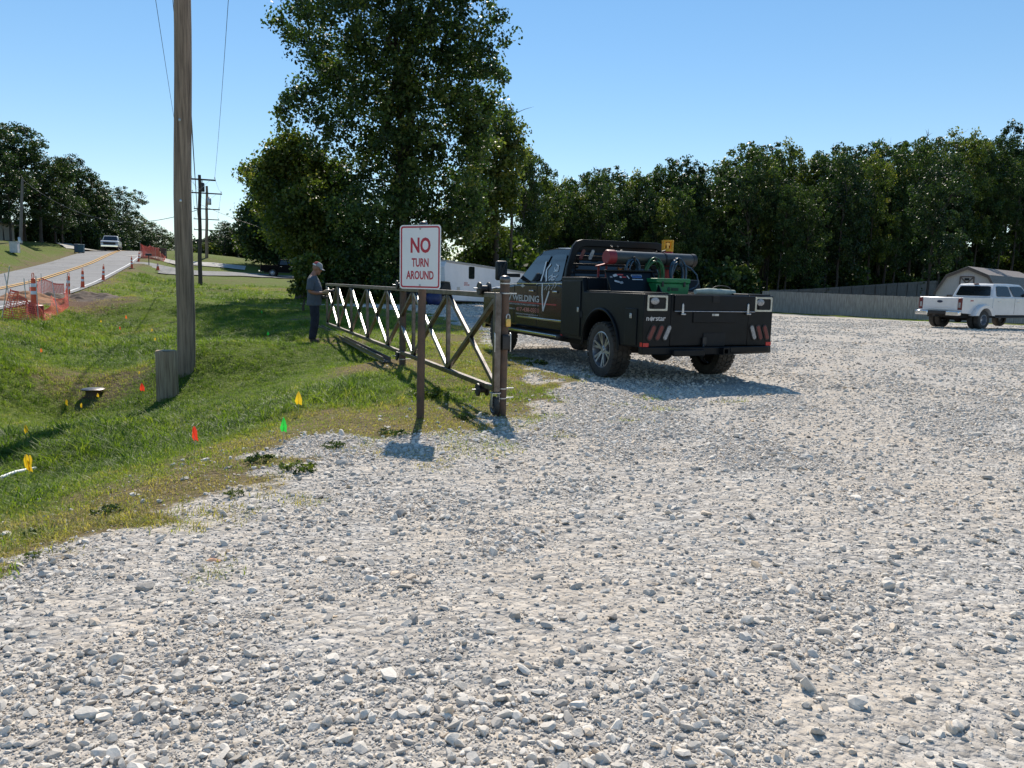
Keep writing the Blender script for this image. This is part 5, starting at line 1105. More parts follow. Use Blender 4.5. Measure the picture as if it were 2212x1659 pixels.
# ---- generic pickup used for the three others
def pickup(name, label, P, rz, col, W=2.0, L=5.9, bed=1.75, RA=1.25, WB=3.7, wr=.40, belt=1.28, roof=1.90, hood=1.22, bedz=1.27, dually=False, grille=None, trim=CHROME, rim='disc', sill=.55, crew=True, plen=None):
    T_ = Matrix.Translation(P) @ Matrix.Rotation(rz, 4, 'Z'); t = empty(name, label=label, cat='pickup truck', mat4=T_)
    FA = RA + WB; yr0 = bed + .10; yw0 = FA - .75; yw1 = yw0 - .62; yr1 = yr0 + .2; ra = wr * 1.18
    def A_(yc): return [(yc + ra * math.cos(a), wr + .04 + ra * math.sin(a)) for a in np.linspace(.22, math.pi - .22, 14)]
    m = MB(); m.prism([(0, sill + .08), (0, bedz - .05), (.05, bedz), (bed, bedz), (bed, sill), (RA + ra + .02, sill)] + A_(RA) + [(RA - ra - .02, sill + .03)], -W / 2, W / 2, 'x'); bb = m.build('bed', col, t, bevel=.04, seg=3)
    m = MB(); m.prism([(bed + .02, sill), (bed + .02, belt), (yw0, belt), (yw0 + .2, belt - .03), (FA + .55, hood), (L - .12, hood - .12), (L, hood - .3), (L, sill), (FA + ra + .02, sill - .03)] + A_(FA) + [(FA - ra - .02, sill)], -W / 2, W / 2, 'x'); m.build('body', col, t, bevel=.05, seg=3)
    greenhouse(t, col, belt, roof, yw0, yw1, yr0, yr1, W * .475, W * .395); cab_glass(t, W, 0, belt + .01, roof - .01, yw0, yw1, yr0, yr1, W * .475, W * .395)
    m = MB(); m.box((0, bed / 2, bedz + .004), (W - .22, bed - .1, .012)); m.build('bed_floor', DARKU, t)
    zt0, zt1 = sill + .2, bedz - .03
    m = MB(); m.box((0, -.012, (zt0 + zt1) / 2), (W - .42, .03, zt1 - zt0)); tg = m.build('tailgate', col, t, bevel=.015)
    m = MB(); m.box((0, -.03, zt1 - .06), (W - .5, .012, .04)); m.box((0, -.03, zt0 + .12), (W - .5, .012, .03)); m.build('tailgate_crease', col, tg, bevel=.008)
    for s in (-1, 1):
        m = MB(); m.prism([(s * (W / 2 - .012), zt0 + .02), (s * (W / 2 - .2), zt0 + .02), (s * (W / 2 - .2), zt1), (s * (W / 2 - .012), zt1)][::s], -.022, .10, 'y'); tl_ = m.build('tail_light', LAMPR, t, bevel=.02)
        m = MB(); m.box((s * (W / 2 - .12), -.024, (zt0 + zt1) / 2 - .04), (.10, .012, (zt1 - zt0) * .42)); m.build('reverse_lamp', LAMPC, tl_, bevel=.006)
        handle(t, s, yr0 + .35, belt - .16, W, col if trim is not CHROME else trim); handle(t, s, (yr0 + yw0) / 2 + .32, belt - .16, W, col if trim is not CHROME else trim); seam(t, s, (yr0 + yw0) / 2 + .08, sill + .06, belt - .02, W + .004); seam(t, s, yw0 - .02, sill + .06, belt - .05, W + .004); mirror(t, s, yw0 - .15, belt + .18, W, trim if trim is not CHROME else BLACKP, .10, .30, .18)
        m = MB(); m.box((s * (W / 2 + .02), (yr0 + yw0) / 2, sill - .08), (.16, yw0 - yr0, .05)); m.build('running_board', BLACKP, t, bevel=.015)
        m = MB(); m.box((s * (W / 2 - .17), L - .06, hood - .30), (.32, .13, .22)); m.build('headlight', LAMPC, t, bevel=.03)
        wheel(t, s * (W / 2 - .15), FA, wr, .27, s, wr * .60, rim, dish=.3 if dually else 0)
        if dually:
            wheel(t, s * (W / 2 + .03), RA, wr, .24, s, wr * .56, rim, dish=1.0); wheel(t, s * (W / 2 - .27), RA, wr, .24, s, wr * .56, rim)
            AG = np.linspace(-.32, math.pi + .32, 20); O_ = [(min(RA + (ra + .27) * math.cos(a), bed - .03), max(sill - .02, wr + .04 + (ra + .16) * math.sin(a))) for a in AG]; I_ = [(RA + ra * math.cos(a), max(sill - .02, wr + .04 + ra * math.sin(a))) for a in AG]
            m = MB(); k = len(AG); xa, xb = s * (W / 2 - .03), s * (W / 2 + .20); vs = [(xb - s * .05, *p) for p in O_] + [(xb, p[0] * .78 + q_[0] * .22, p[1] * .78 + q_[1] * .22) for p, q_ in zip(O_, I_)] + [(xb, *p) for p in I_] + [(xa, *p) for p in I_] + [(xa, *p) for p in O_]
            m.add(vs, [(r_ * k + i, r_ * k + i + 1, ((r_ + 1) % 5) * k + i + 1, ((r_ + 1) % 5) * k + i) for r_ in range(5) for i in range(k - 1)] + [tuple(r_ * k for r_ in range(5)), tuple(r_ * k + k - 1 for r_ in range(5))[::-1]]); m.build('flared_fender', col, t, 40)
        else: wheel(t, s * (W / 2 - .15), RA, wr, .27, s, wr * .60, rim)
        m = MB(); m.box((s * .72, -.13, sill + .06), (.60, .18, .19)); m.build('bumper_end', trim, t, bevel=.03)
    m = MB(); m.box((0, -.10, sill + .09), (.86, .16, .15)); m.build('bumper_step', BLACKP, t, bevel=.02)
    m = MB(); m.box((0, L - .02, hood - .36), (W - .62, .09, .34)); m.build('grille', grille or BLACKP, t, bevel=.03)
    m = MB(); m.box((0, L + .05, sill + .02), (W - .06, .18, .24)); m.build('front_bumper', trim, t, bevel=.04)
    m = MB(); m.box((0, L / 2, sill - .02), (W - .5, L - .6, .22)); m.build('chassis', DARKU, t)
    m = MB(); m.tube([(-W / 2 + .2, RA, wr), (W / 2 - .2, RA, wr)], .06, 8); m.ell((0, RA, wr), (.17, .17, .17), 12, 8); m.build('rear_axle', DARKU, t, 50)
    m = MB(); m.box((0, -.24, sill - .06), (.09, .30, .07)); m.build('hitch', DARKU, t, bevel=.006)
    m = MB(); m.box((0, yr1 + .01, roof + .005), (.22, .05, .04)); m.build('brake_lamp', LAMPR, t, bevel=.008)
    return t
WHT = paint('white truck paint', (.66, .66, .66), .3, .12)
p = ground(2118, 712); P = at(2118, 711, 33.6); P.z = H(P.x, P.y); rz = R(-63)
loc = P - Matrix.Rotation(rz, 4, 'Z') @ Vector((1.05, 1.35, 0))
fd = pickup('pickup_truck', 'white dual-wheel crew cab pickup parked by the shed at the right edge', loc, rz, WHT, W=2.03, L=6.7, bed=2.1, RA=1.35, WB=4.45, wr=.40, belt=1.37, roof=1.96, hood=1.36, bedz=1.36, dually=True, sill=.60)
m = MB(); m.M = frame((0, -.030, 1.16), (1, 0, 0), (0, 0, 1), (0, -1, 0)); m.prism([(.13 * math.cos(a), .055 * math.sin(a)) for a in np.linspace(0, 6.283, 25)[:-1]], 0, .012, 'z'); m.build('emblem', M('dark blue emblem', (.01, .02, .06), .3, 0, .1, 9), fd, bevel=.003)
m = MB(); m.box((1.02, .62, 1.22), (.012, .20, .05)); m.build('badge', REFR, fd, bevel=.004)
fit_text('lettering', 'FX4', .17, .045, BLACKP, frame((1.028, .62, 1.22), (0, 1, 0), (0, 0, 1), (1, 0, 0)), fd, .01)
p = at(238, 544, 102); p.z = max(road_at(102)[1], 0) + .0; rz = R(180 + 18)
rz = math.atan2(-(road_at(90)[0] - road_at(110)[0]), (90 - 110)) ; dv = Vector((road_at(94)[0] - road_at(106)[0], -12, 0)).normalized(); rz = math.atan2(-dv.x, dv.y)
P = Vector((p.x, p.y, float(road_at(p.y)[1]) + .03)) - dv * 5.2
rm = pickup('pickup_truck', 'white pickup driving towards us down the hill on the road', P, rz, WHT, W=2.06, L=5.8, wr=.42, belt=1.3, roof=1.96, hood=1.27, trim=CHROME)
P = at(604, 598, 92); P.z = H(P.x, P.y); dv = Vector((.985, .17, 0)); rz = math.atan2(-dv.x, dv.y)
pl_ = P - dv * 1.7 + Vector((-.2, 0, .08)); q0 = at(566, 597, 87); pl_ = Vector((q0.x, 87, q0.z))
bp = pickup('pickup_truck', 'black pickup parked in the tree shade beyond the man', pl_, rz, M('plain black paint', (.003, .003, .004), .5, 0, .06, 3, spec=.08), W=1.98, L=5.7, wr=.40, rim='disc', trim=CHROME)
# ---- white gooseneck trailer
tq = at(978, 651, 40); tq.z = H(tq.x, tq.y); dv = Vector((math.sin(R(21.5)), math.cos(R(21.5)), 0)); rzT = math.atan2(-dv.x, dv.y)
TR = Matrix.Translation((tq.x, tq.y, 0)) @ Matrix.Rotation(rzT, 4, 'Z'); tr = empty('trailer', label='long white box trailer behind the gate, in front of the trees', cat='trailer', mat4=TR)
def hitT(px, py, val=0):
    Ti = TR.inverted(); o = Ti @ Vector((0, 0, EYE)); d = Ti.to_3x3() @ ray(px, py); return o + d * ((val - o.x) / d.x)
TW = M('white trailer skin', (.72, .72, .74), .35, 0, .06, 1.2, .06, 12, dust=.1); LT = 15.0
zA, zB = hitT(986, 565.5).z, hitT(1075, 579).z; k_ = (hitT(1075, 579).y - hitT(986, 565.5).y); sl = (zB - zA) / k_; yA = hitT(986, 565.5).y; zt = lambda y: zA + sl * (y - yA)
zb_ = lambda y: hitT(986, 651).z + sl * (y - yA); yg = hitT(979, 640).y; y0 = hitT(962, 600).y
zm = hitT(966, 609).z
m = MB(); m.prism([(yg, zb_(yg)), (yg - .35, zm), (y0, zm + .02), (y0 - .1, zt(y0) - .3), (y0 + .15, zt(y0)), (LT, zt(LT)), (LT, zb_(LT))], -1.9, 0.0, 'x'); m.build('box', TW, tr, bevel=.03)
m = MB(); m.prism([(y0 + .1, zt(y0) - .10), (y0 + .1, zt(y0) + .02), (LT + .02, zt(LT) + .02), (LT + .02, zt(LT) - .10)], -1.92, .025, 'x'); m.build('roof_rail', M('grey trim', (.33, .32, .31), .4, .3, .1, 4), tr, bevel=.01)
m = MB(); m.prism([(yg, zb_(yg) - .02), (yg, zb_(yg) + .05), (LT, zb_(LT) + .05), (LT, zb_(LT) - .02)], -.02, .02, 'x'); m.build('sill_trim', BLACKP, tr)
m = MB(); m.prism([(yg - .36, zm - .02), (yg - .02, zb_(yg) + .25), (yg - 1.7, zb_(yg) + .35), (y0, zm - .02)], -1.85, -.03, 'x'); m.build('gooseneck_shade_and_trim', DARKU, tr)  # dark block stands in for the shadowed gap and dark trim below the overhang
FX = lambda c: frame((.004, c.y, c.z), (0, 1, 0), (0, 0, 1), (1, 0, 0))
a, b = hitT(1012, 575.5), hitT(1024.5, 603); m = MB(); m.M = FX((a + b) / 2); m.prism(rrect(abs(b.y - a.y), abs(a.z - b.z), .10), 0, .012, 'z'); wn = m.build('window', GLS, tr); m = MB(); m.M = FX((a + b) / 2); ring(m, rrect(abs(b.y - a.y) + .10, abs(a.z - b.z) + .10, .13), rrect(abs(b.y - a.y), abs(a.z - b.z), .10), 0, .016); m.build('window_frame', TW, wn)
for txt, ya, xa, xb in (('PRIVATE', 611.2, 1002.8, 1010), ('NOT FOR HIRE', 615.5, 1002.2, 1014)):
    a, b = hitT(xa, ya), hitT(xb, ya + .3); fit_text('lettering', txt, abs(b.y - a.y), .085, LR, FX((a + b) / 2), tr, .02)
a = hitT(990, 625); m = MB(); m.box((.006, a.y, a.z), (.012, .34, .26)); m.build('access_panel', GALV, tr, bevel=.006)
for y in (8.0, 9.1): wheel(tr, -.16, y, .38, .24, 1, .20, 'disc').location.z = float(H(*(TR @ Vector((-.1, y, 0))).xy))
m = MB(); m.box((-1.2, 7, zb_(7) - .16), (1.8, 12.5, .2)); m.build('frame', DARKU, tr)
g = at(938, 664, 38.5); g.z = H(g.x, g.y); bt = empty('tarp_bundle', g, .3, 'dark blue tarpaulin bundle under the front of the white trailer', 'tarp'); m = MB(); m.ell((0, 0, .28), (.42, .4, .55), 20, 12)
m.v = [(v[0] * (1 + .12 * math.sin(9 * v[2] + 4 * v[0])), v[1] * (1 + .1 * math.sin(7 * v[0])), max(-.02, v[2])) for v in m.v]; m.build('tarp', M('blue tarp', (.012, .022, .10), .4, 0, .3, 5, .3, 20), bt, 60)
# ---- fences and shed
def board_fence(name, a, b, h, label, rails_front=False, bw=.14, WOODF=WOODF):
    a, b = Vector(a), Vector(b); L = (b - a).xy.length; ang = math.atan2(b.y - a.y, b.x - a.x); t = empty(name, (a.x, a.y, 0), ang, label, 'fence'); n = int(L / bw); m = MB(); r_ = random.Random(n); xs = [(i + .5) * bw for i in range(n)]
    wx = [(a.x + x * math.cos(ang), a.y + x * math.sin(ang)) for x in xs]; zs = Hs(np.array([p[0] for p in wx]), np.array([p[1] for p in wx]), False)
    zl = np.convolve(np.pad(zs, 20, 'edge'), np.ones(41) / 41, 'valid')
    for x, z in zip(xs, zl): m.box((x, r_.uniform(-.006, .006), z + h / 2 + r_.uniform(-.015, .015)), (bw - .008, .02, h + .08), (0, r_.uniform(-.006, .006), 0))
    m.build('boards', WOODF, t, fix=False); s = -1 if rails_front else 1
    k = max(2, int(L / 2.44)); px_ = [i * L / k for i in range(k + 1)]; zz = np.interp(px_, xs, zl)
    for x, z in zip(px_, zz): m = MB(); m.box((x, s * .07, z + h / 2 - .05), (.10, .09, h + .1)); m.build('fence_post', WOODF, t)
    for f in (.12, .5, .92):
        m = MB()
        for i in range(k): m.beam((px_[i], s * .032, zz[i] + h * f), (px_[i + 1], s * .032, zz[i + 1] + h * f), .04, .10)
        m.build('rail', WOODF, t)
    return t
FA_, FB_ = at(1645, 672, 71), at(2010, 691, 62); board_fence('board_fence', FA_, FB_ + (FB_ - FA_) * .55, 1.80, 'long grey board fence running behind the white pickup at the back of the lot')
FC_, FD_ = at(1660, 640, 72.5), at(2020, 640, 95); board_fence('board_fence', FC_, FD_, 1.85, 'grey fence with its posts and rails showing, climbing away below the trees', True, WOODF=WOODD)
sp_ = at(2086, 640, 66); SZ = -.75; sh = empty('shed', (sp_.x, sp_.y, SZ), R(-45), 'pale barn-shaped shed with brown trim and an X hatch behind the white pickup', 'shed')
SW = M('pale shed siding', (.46, .43, .44), .8, 0, .12, 4, .3, 12, stretch=(6, 6, .5)); ST = M('brown shed trim', (.13, .10, .09), .8, 0, .2, 6); SR = M('shingle roof', (.21, .185, .175), .9, 0, .3, 9, .6, 30)
hw = 2.35; G_ = [(-hw, 0), (hw, 0), (hw, 2.15), (hw * .68, 3.55), (0, 4.25), (-hw * .68, 3.55), (-hw, 2.15)]
m = MB(); m.prism(G_, 0, 17, 'y'); m.build('wall', SW, sh)
m = MB()
for (a, b) in (((hw + .14, 2.05), (hw * .68 + .02, 3.62)), ((hw * .68 + .02, 3.62), (0, 4.33)), ((0, 4.33), (-hw * .68 - .02, 3.62)), ((-hw * .68 - .02, 3.62), (-hw - .14, 2.05))):
    A, B = Vector((a[0], 0, a[1])), Vector((b[0], 0, b[1])); d = (B - A); nn = Vector((d.z, 0, -d.x)).normalized() * .06; nn = nn if nn.z > 0 or abs(nn.x) > .05 else -nn
    m.add([(p.x, y, p.z) for y in (-.22, 17.2) for p in (A, B, B + Vector((0, 0, .07)), A + Vector((0, 0, .07)))], [(0, 1, 2, 3), (7, 6, 5, 4), (0, 4, 5, 1), (1, 5, 6, 2), (2, 6, 7, 3), (3, 7, 4, 0)])
m.build('roof', SR, sh)
m = MB()
for (a, b) in (((hw + .12, 2.05), (hw * .68, 3.55)), ((hw * .68, 3.55), (0, 4.26)), ((0, 4.26), (-hw * .68, 3.55)), ((-hw * .68, 3.55), (-hw - .12, 2.05))): m.beam((a[0], -.20, a[1] - .05), (b[0], -.20, b[1] - .05), .05, .16)
m.build('fascia', ST, sh)
m = MB(); cx, cz, w2, h2_ = -.02, 2.95, .52, .58
for a, b in (((-w2, -h2_), (w2, -h2_)), ((w2, -h2_), (w2, h2_)), ((w2, h2_), (-w2, h2_)), ((-w2, h2_), (-w2, -h2_)), ((-w2, -h2_), (w2, h2_)), ((w2, -h2_), (-w2, h2_))): m.beam((cx + a[0], -.03 - (.004 if a[0] * b[0] < 0 and a[1] * b[1] < 0 else 0), cz + a[1]), (cx + b[0], -.03, cz + b[1]), .05, .09)
hc = m.build('hatch_trim', ST, sh)
m = MB(); m.box((cx, -.05, cz + .36), (.34, .06, .2)); m.build('vent', DARKU, sh, bevel=.006)
m = MB(); m.box((-.35, -.02, .95), (2.0, .05, 1.9)); dr = m.build('door', SW, sh); m = MB(); m.box((-.35, -.05, 1.93), (2.2, .06, .1)); m.box((-1.4, -.05, .95), (.1, .06, 1.9)); m.box((.7, -.05, .95), (.1, .06, 1.9)); m.build('door_trim', ST, dr)
# ---- house at the left edge, its gate pillar and a low wall; distant roof
p = at(-34, 531, 92); hs = empty('house', (p.x, p.y, H(p.x, p.y) - .2), R(12), 'pale house with a brick chimney at the left edge under the trees', 'house')
HW = M('cream siding', (.42, .37, .30), .8, 0, .1, 3); BR = M('brick', (.24, .12, .085), .9, 0, .35, 6)
m = MB(); m.box((-4.2, 3, 1.3), (10.4, 6, 2.6)); m.prism([(-9.4, 2.6), (1.0, 2.6), (-4.2, 4.6)], .02, 5.98, 'y'); m.build('wall', HW, hs)
m = MB()
for a, b in (((-10.1, 2.36), (-4.2, 4.72)), ((1.7, 2.36), (-4.2, 4.72))): m.add([(a[0], -.4, a[1]), (b[0], -.4, b[1]), (b[0], 6.4, b[1]), (a[0], 6.4, a[1]), (a[0], -.4, a[1] + .14), (b[0], -.4, b[1] + .14), (b[0], 6.4, b[1] + .14), (a[0], 6.4, a[1] + .14)], [(0, 1, 2, 3), (7, 6, 5, 4), (0, 4, 5, 1), (1, 5, 6, 2), (2, 6, 7, 3), (3, 7, 4, 0)])
rf = m.build('roof', SR, hs)
m = MB(); m.box((-1.0, 2.5, 3.3), (.9, .8, 3.6)); m.box((-1.0, 2.5, 5.05), (1.05, .95, .16)); m.build('chimney', BR, rf)
m = MB(); m.box((-.3, -.04, 1.5), (1.2, .06, .5)); wd_ = m.build('window', GLS, hs); m = MB(); m.box((-.3, -.03, 1.22), (1.35, .1, .06)); m.build('sill', TW, wd_)
p = ground(24, 546); bx_ = empty('pump_box', (p.x, p.y, H(p.x, p.y)), .25, 'white square box standing beside the plain grey pole across the road', 'box'); bx_.scale = (.62, .62, .62)
m = MB(); m.box((.45, 0, .62), (1.0, .8, 1.5)); m.build('box', M('white painted panel', (.55, .55, .56), .7, 0, .12, 2), bx_, bevel=.02); m = MB(); m.box((.45, 0, 1.4), (1.1, .9, .07)); m.build('lid', GALV, bx_, bevel=.01); m = MB(); m.beam((1.15, -.1, -.1), (1.15, -.1, 1.35), .10, .10, (0, 1, 0)); m.build('post', GALV, bx_, bevel=.008)
p = at(553, 572, 150); hb = empty('house', (p.x, p.y, at(553, 567, 150).z - 1.75), R(-5), 'pale gable of a distant house half hidden behind the dark trees', 'house')
m = MB(); m.box((2.6, 4, .9), (5.6, 8, 1.8)); m.prism([(-.2, 1.8), (5.4, 1.8), (2.6, 2.95)], .02, 7.98, 'y'); m.build('wall', HW, hb)
m = MB()
for a, b in (((-.7, 1.6), (2.6, 3.0)), ((5.9, 1.6), (2.6, 3.0))): m.add([(a[0], -.4, a[1]), (b[0], -.4, b[1]), (b[0], 8.4, b[1]), (a[0], 8.4, a[1]), (a[0], -.4, a[1] + .16), (b[0], -.4, b[1] + .16), (b[0], 8.4, b[1] + .16), (a[0], 8.4, a[1] + .16)], [(0, 1, 2, 3), (7, 6, 5, 4), (0, 4, 5, 1), (1, 5, 6, 2), (2, 6, 7, 3), (3, 7, 4, 0)])
m.build('roof', SR, hb)
# ------------------------------------------------------------------ the man at the gate
def skin_mesh(name, chains, sub=2):
    """chains: lists of (x, y, z, rx, ry); a point may be a reference ('name') shared between chains"""
    V, Rr, E, idx = [], [], [], {}
    for ch in chains:
        prev = None
        for p in ch:
            if isinstance(p, str): i = idx[p]
            else:
                i = len(V); V.append(p[:3]); Rr.append(p[3:5]); 
                if len(p) > 5: idx[p[5]] = i
            if prev is not None: E.append((prev, i))
            prev = i
    me = bpy.data.meshes.new(name); me.from_pydata(V, E, []); o = bpy.data.objects.new(name, me); COL.objects.link(o)
    sm_ = o.modifiers.new('skin', 'SKIN'); sm_.use_smooth_shade = True
    for d, r in zip(me.skin_vertices[0].data, Rr): d.radius = r
    me.skin_vertices[0].data[0].use_root = True
    ss = o.modifiers.new('sub', 'SUBSURF'); ss.levels = ss.render_levels = sub
    dg = bpy.context.evaluated_depsgraph_get(); m2 = bpy.data.meshes.new_from_object(o.evaluated_get(dg)); bpy.data.objects.remove(o); return m2
def remesh(meshes, vox, mat, name, parent, smooth=2):
    bm = bmesh.new()
    for me in meshes: bm.from_mesh(me)
    me = bpy.data.meshes.new(name); bm.to_mesh(me); bm.free(); o = bpy.data.objects.new(name, me); COL.objects.link(o)
    r = o.modifiers.new('r', 'REMESH'); r.mode = 'VOXEL'; r.voxel_size = vox; r.use_smooth_shade = True
    if smooth: s = o.modifiers.new('s', 'SMOOTH'); s.iterations = smooth; s.factor = .5
    dg = bpy.context.evaluated_depsgraph_get(); m2 = bpy.data.meshes.new_from_object(o.evaluated_get(dg)); bpy.data.objects.remove(o)
    m2.materials.clear(); m2.materials.append(mat); m2.shade_smooth(); return link(name, m2, parent)
PM = ground(679, 740); hp = at(688, 567, PM.y).z - PM.z; K = hp / 1.72
pe = empty('person', PM, R(8), 'man in a grey t-shirt, dark jeans and red-backed cap working gloved at the gate', 'person'); pe.scale = (K, K, K)
SKIN = M('skin', (.33, .16, .11), .55, 0, .1, 12, .1, 60); TEE = M('grey blue t-shirt', (.085, .10, .125), .9, 0, .12, 9, .35, 35); JEAN = M('dark denim', (.018, .022, .036), .9, 0, .3, 8, .4, 50)
CAPG = M('grey cap cloth', (.30, .30, .31), .9, 0, .1, 10, .2, 60); CAPR = M('dark red cap mesh', (.30, .035, .05), .9, 0, .15, 14); GLV = M('tan leather glove', (.36, .25, .12), .8, 0, .25, 14, .3, 60, c2=(.06, .045, .03)); BOOT = M('brown boots', (.10, .07, .05), .8, 0, .3, 10, .3, 40)
arm = lambda s: (['chest', (-.015, s * .12, 1.375, .075, .075), (-.02, s * .195, 1.36, .066, .066), (-.05, s * .235, 1.22, .052, .054), (-.06, s * .245, 1.10, .045, .045), (.06, s * .215, 1.075, .042, .040), (.17, s * .15, 1.075, .032, .030), (.225, s * .12, 1.08, .026, .030)])
leg = lambda s: (['pelvis', (.0, s * .092, .88, .095, .095), (.015, s * .10, .70, .082, .08), (.02, s * .105, .50, .062, .06), (-.005, s * .11, .32, .060, .056), (-.035, s * .112, .10, .038, .038), (-.04, s * .115, .045, .04, .036), (.06, s * .125, .035, .042, .028), (.13, s * .13, .028, .034, .022)])
spine = [(0, 0, .93, .13, .155, 'pelvis'), (.015, 0, 1.06, .125, .15), (.01, 0, 1.20, .125, .158), (-.015, 0, 1.33, .115, .155, 'chest'), (-.01, 0, 1.435, .062, .066), (.02, 0, 1.50, .054, .056), (.045, 0, 1.545, .056, .058)]
bodym = skin_mesh('b', [spine, arm(1), arm(-1), leg(1), leg(-1)])
hd = MB(); T_ = Matrix.Translation((.075, 0, 1.605)) @ Matrix.Rotation(R(24), 4, 'Y'); hd.M = T_
hd.ell((0, 0, .015), (.098, .076, .112), 20, 14); hd.ell((.045, 0, -.055), (.058, .058, .07), 16, 10); hd.ell((.105, 0, -.015), (.022, .014, .026), 10, 8); hd.ell((.088, 0, .03), (.02, .05, .014), 10, 8); hd.ell((.092, 0, -.066), (.018, .026, .010), 10, 6); hd.ell((.085, 0, -.105), (.026, .028, .02), 10, 8)
for s in (-1, 1): hd.ell((-.012, s * .078, -.01), (.02, .010, .032), 10, 8)
ho = hd.build('h', SKIN); hm = ho.data; bpy.data.objects.remove(ho)
remesh([bodym, hm], .011, SKIN, 'body', pe)
for s in (-1, 1):
    m = MB(); m.M = T_; m.ell((.090, s * .032, .012), (.008, .013, .006), 8, 6); m.build('eye', DARKU, pe, 60)
def rings_mesh(rings, n=28):
    """closed loft through ellipses (x, y, z, rx, ry)"""
    m = MB(); vs = [(x + a * math.cos(2 * math.pi * k / n), y + b * math.sin(2 * math.pi * k / n), z) for x, y, z, a, b in rings for k in range(n)]; c = len(rings)
    m.add(vs, [(i * n + k, i * n + (k + 1) % n, (i + 1) * n + (k + 1) % n, (i + 1) * n + k) for i in range(c - 1) for k in range(n)] + [tuple(range(n - 1, -1, -1)), tuple(range((c - 1) * n, c * n))])
    o = m.build('r', TEE); me = o.data; bpy.data.objects.remove(o); return me
tors = rings_mesh([(.004, 0, .80, .150, .182), (.004, 0, .86, .152, .184), (.012, 0, .95, .158, .184), (.022, 0, 1.06, .160, .180), (.014, 0, 1.20, .152, .184), (-.004, 0, 1.30, .138, .190), (-.016, 0, 1.37, .118, .172), (-.014, 0, 1.415, .092, .125), (-.008, 0, 1.445, .072, .082), (-.004, 0, 1.462, .064, .070)])
sl_ = []
for s in (-1, 1):
    m = MB(); m.tube([(-.012, s * .10, 1.365), (-.018, s * .165, 1.362), (-.026, s * .205, 1.335), (-.044, s * .232, 1.26), (-.054, s * .246, 1.18), (-.058, s * .250, 1.13)], [.070, .074, .074, .072, .072, .074], 18); o = m.build('r', TEE); sl_.append(o.data); bpy.data.objects.remove(o)
so_ = remesh([tors] + sl_, .012, TEE, 't_shirt', pe, 1)
dm = so_.modifiers.new('folds', 'DISPLACE'); tx = bpy.data.textures.new('folds', 'CLOUDS'); tx.noise_scale = .09; dm.texture = tx; dm.strength = .022; dm.mid_level = .5
tl_ = lambda s: ['pelvis', (.0, s * .094, .87, .112, .112), (.015, s * .102, .70, .098, .098), (.022, s * .107, .50, .083, .083), (-.01, s * .112, .30, .082, .078), (-.035, s * .114, .12, .080, .074), (-.03, s * .115, .075, .080, .074)]
jo = remesh([skin_mesh('j', [[(0, 0, .95, .135, .160), (0, 0, .90, .138, .165, 'pelvis')], tl_(1), tl_(-1)])], .012, JEAN, 'jeans', pe, 1)
dm = jo.modifiers.new('folds', 'DISPLACE'); dm.texture = tx; dm.strength = .025; dm.mid_level = .5
for s in (-1, 1):
    remesh([skin_mesh('f', [[(-.045, s * .115, .10, .052, .05), (-.045, s * .116, .045, .055, .046), (.05, s * .126, .042, .055, .042), (.135, s * .132, .034, .046, .034)]])], .010, BOOT, 'boot', pe, 1)
    # glove: palm, four bent fingers of unequal length, thumb from the side of the palm
    w_ = Vector((.19, s * .135, 1.078)); f = Vector((.93, -s * .33, .0)).normalized(); lat = Vector((0, 0, 1)) if s > 0 else Vector((0, 0, 1)); side = f.cross(Vector((0, 0, 1))) * s
    P = lambda a, b, c: tuple(w_ + f * a + lat * b + side * c)
    ch = [[(*P(-.03, 0, 0), .040, .038), (*P(.02, 0, 0), .036, .032), (*P(.06, 0, 0), .030, .042, 'palm'), (*P(.09, .0, 0), .020, .040, 'kn')]]
    for b, L, n_ in ((.030, .062, 0), (.010, .072, 1), (-.010, .066, 2), (-.029, .050, 3)): ch.append(['kn', (*P(.098, b, .002), .0125, .0125), (*P(.098 + L * .45, b * 1.02, .012), .0115, .0115), (*P(.098 + L * .70, b, .036), .011, .011), (*P(.098 + L * .62, b * .96, .060), .010, .010)])
    ch.append(['palm', (*P(.045, .038, .018), .016, .016), (*P(.075, .052, .036), .0135, .0135), (*P(.105, .050, .050), .012, .012)])
    remesh([skin_mesh('g', ch, 1)], .006, GLV, 'glove', pe, 1)
# cap: crown, red mesh back, white strap, brim
def dome(name, mat, a0, a1, grow, parent, z0=.02):
    m = MB(); m.M = T_ @ Matrix.Translation((-.003, 0, .02)); n, k = 16, 8; vs = []
    for i in range(k + 1):
        t = math.pi / 2 * i / k
        for j in range(n + 1):
            a = a0 + (a1 - a0) * j / n; vs.append((.107 * grow * math.cos(t) ** .8 * math.cos(a), .086 * grow * math.cos(t) ** .8 * math.sin(a), .098 * grow * math.sin(t) + .012))
    m.add(vs, [(i * (n + 1) + j, i * (n + 1) + j + 1, (i + 1) * (n + 1) + j + 1, (i + 1) * (n + 1) + j) for i in range(k) for j in range(n)]); o = m.build(name, mat, parent, 60, fix=False); sd = o.modifiers.new('thick', 'SOLIDIFY'); sd.thickness = .004; return o
cpo = dome('cap', CAPG, 0, 2 * math.pi, 1.0, pe)
dome('cap_back', CAPR, math.pi * .60, math.pi * 1.40, 1.012, cpo); 
m = MB(); m.M = T_ @ Matrix.Translation((-.003, 0, .02)); n = 14; vs = []
for j in range(n + 1):
    a = math.pi * .60 + math.pi * .8 * j / n
    for z, g in ((.012, 1.04), (.042, 1.03)): vs.append((.107 * g * math.cos(a), .086 * g * math.sin(a), z))
m.add(vs, [(2 * j, 2 * j + 1, 2 * j + 3, 2 * j + 2) for j in range(n)]); m.build('cap_band', REFL, cpo, 60, fix=False)
m = MB(); m.M = T_ @ Matrix.Translation((-.003, 0, .02)); vs = []
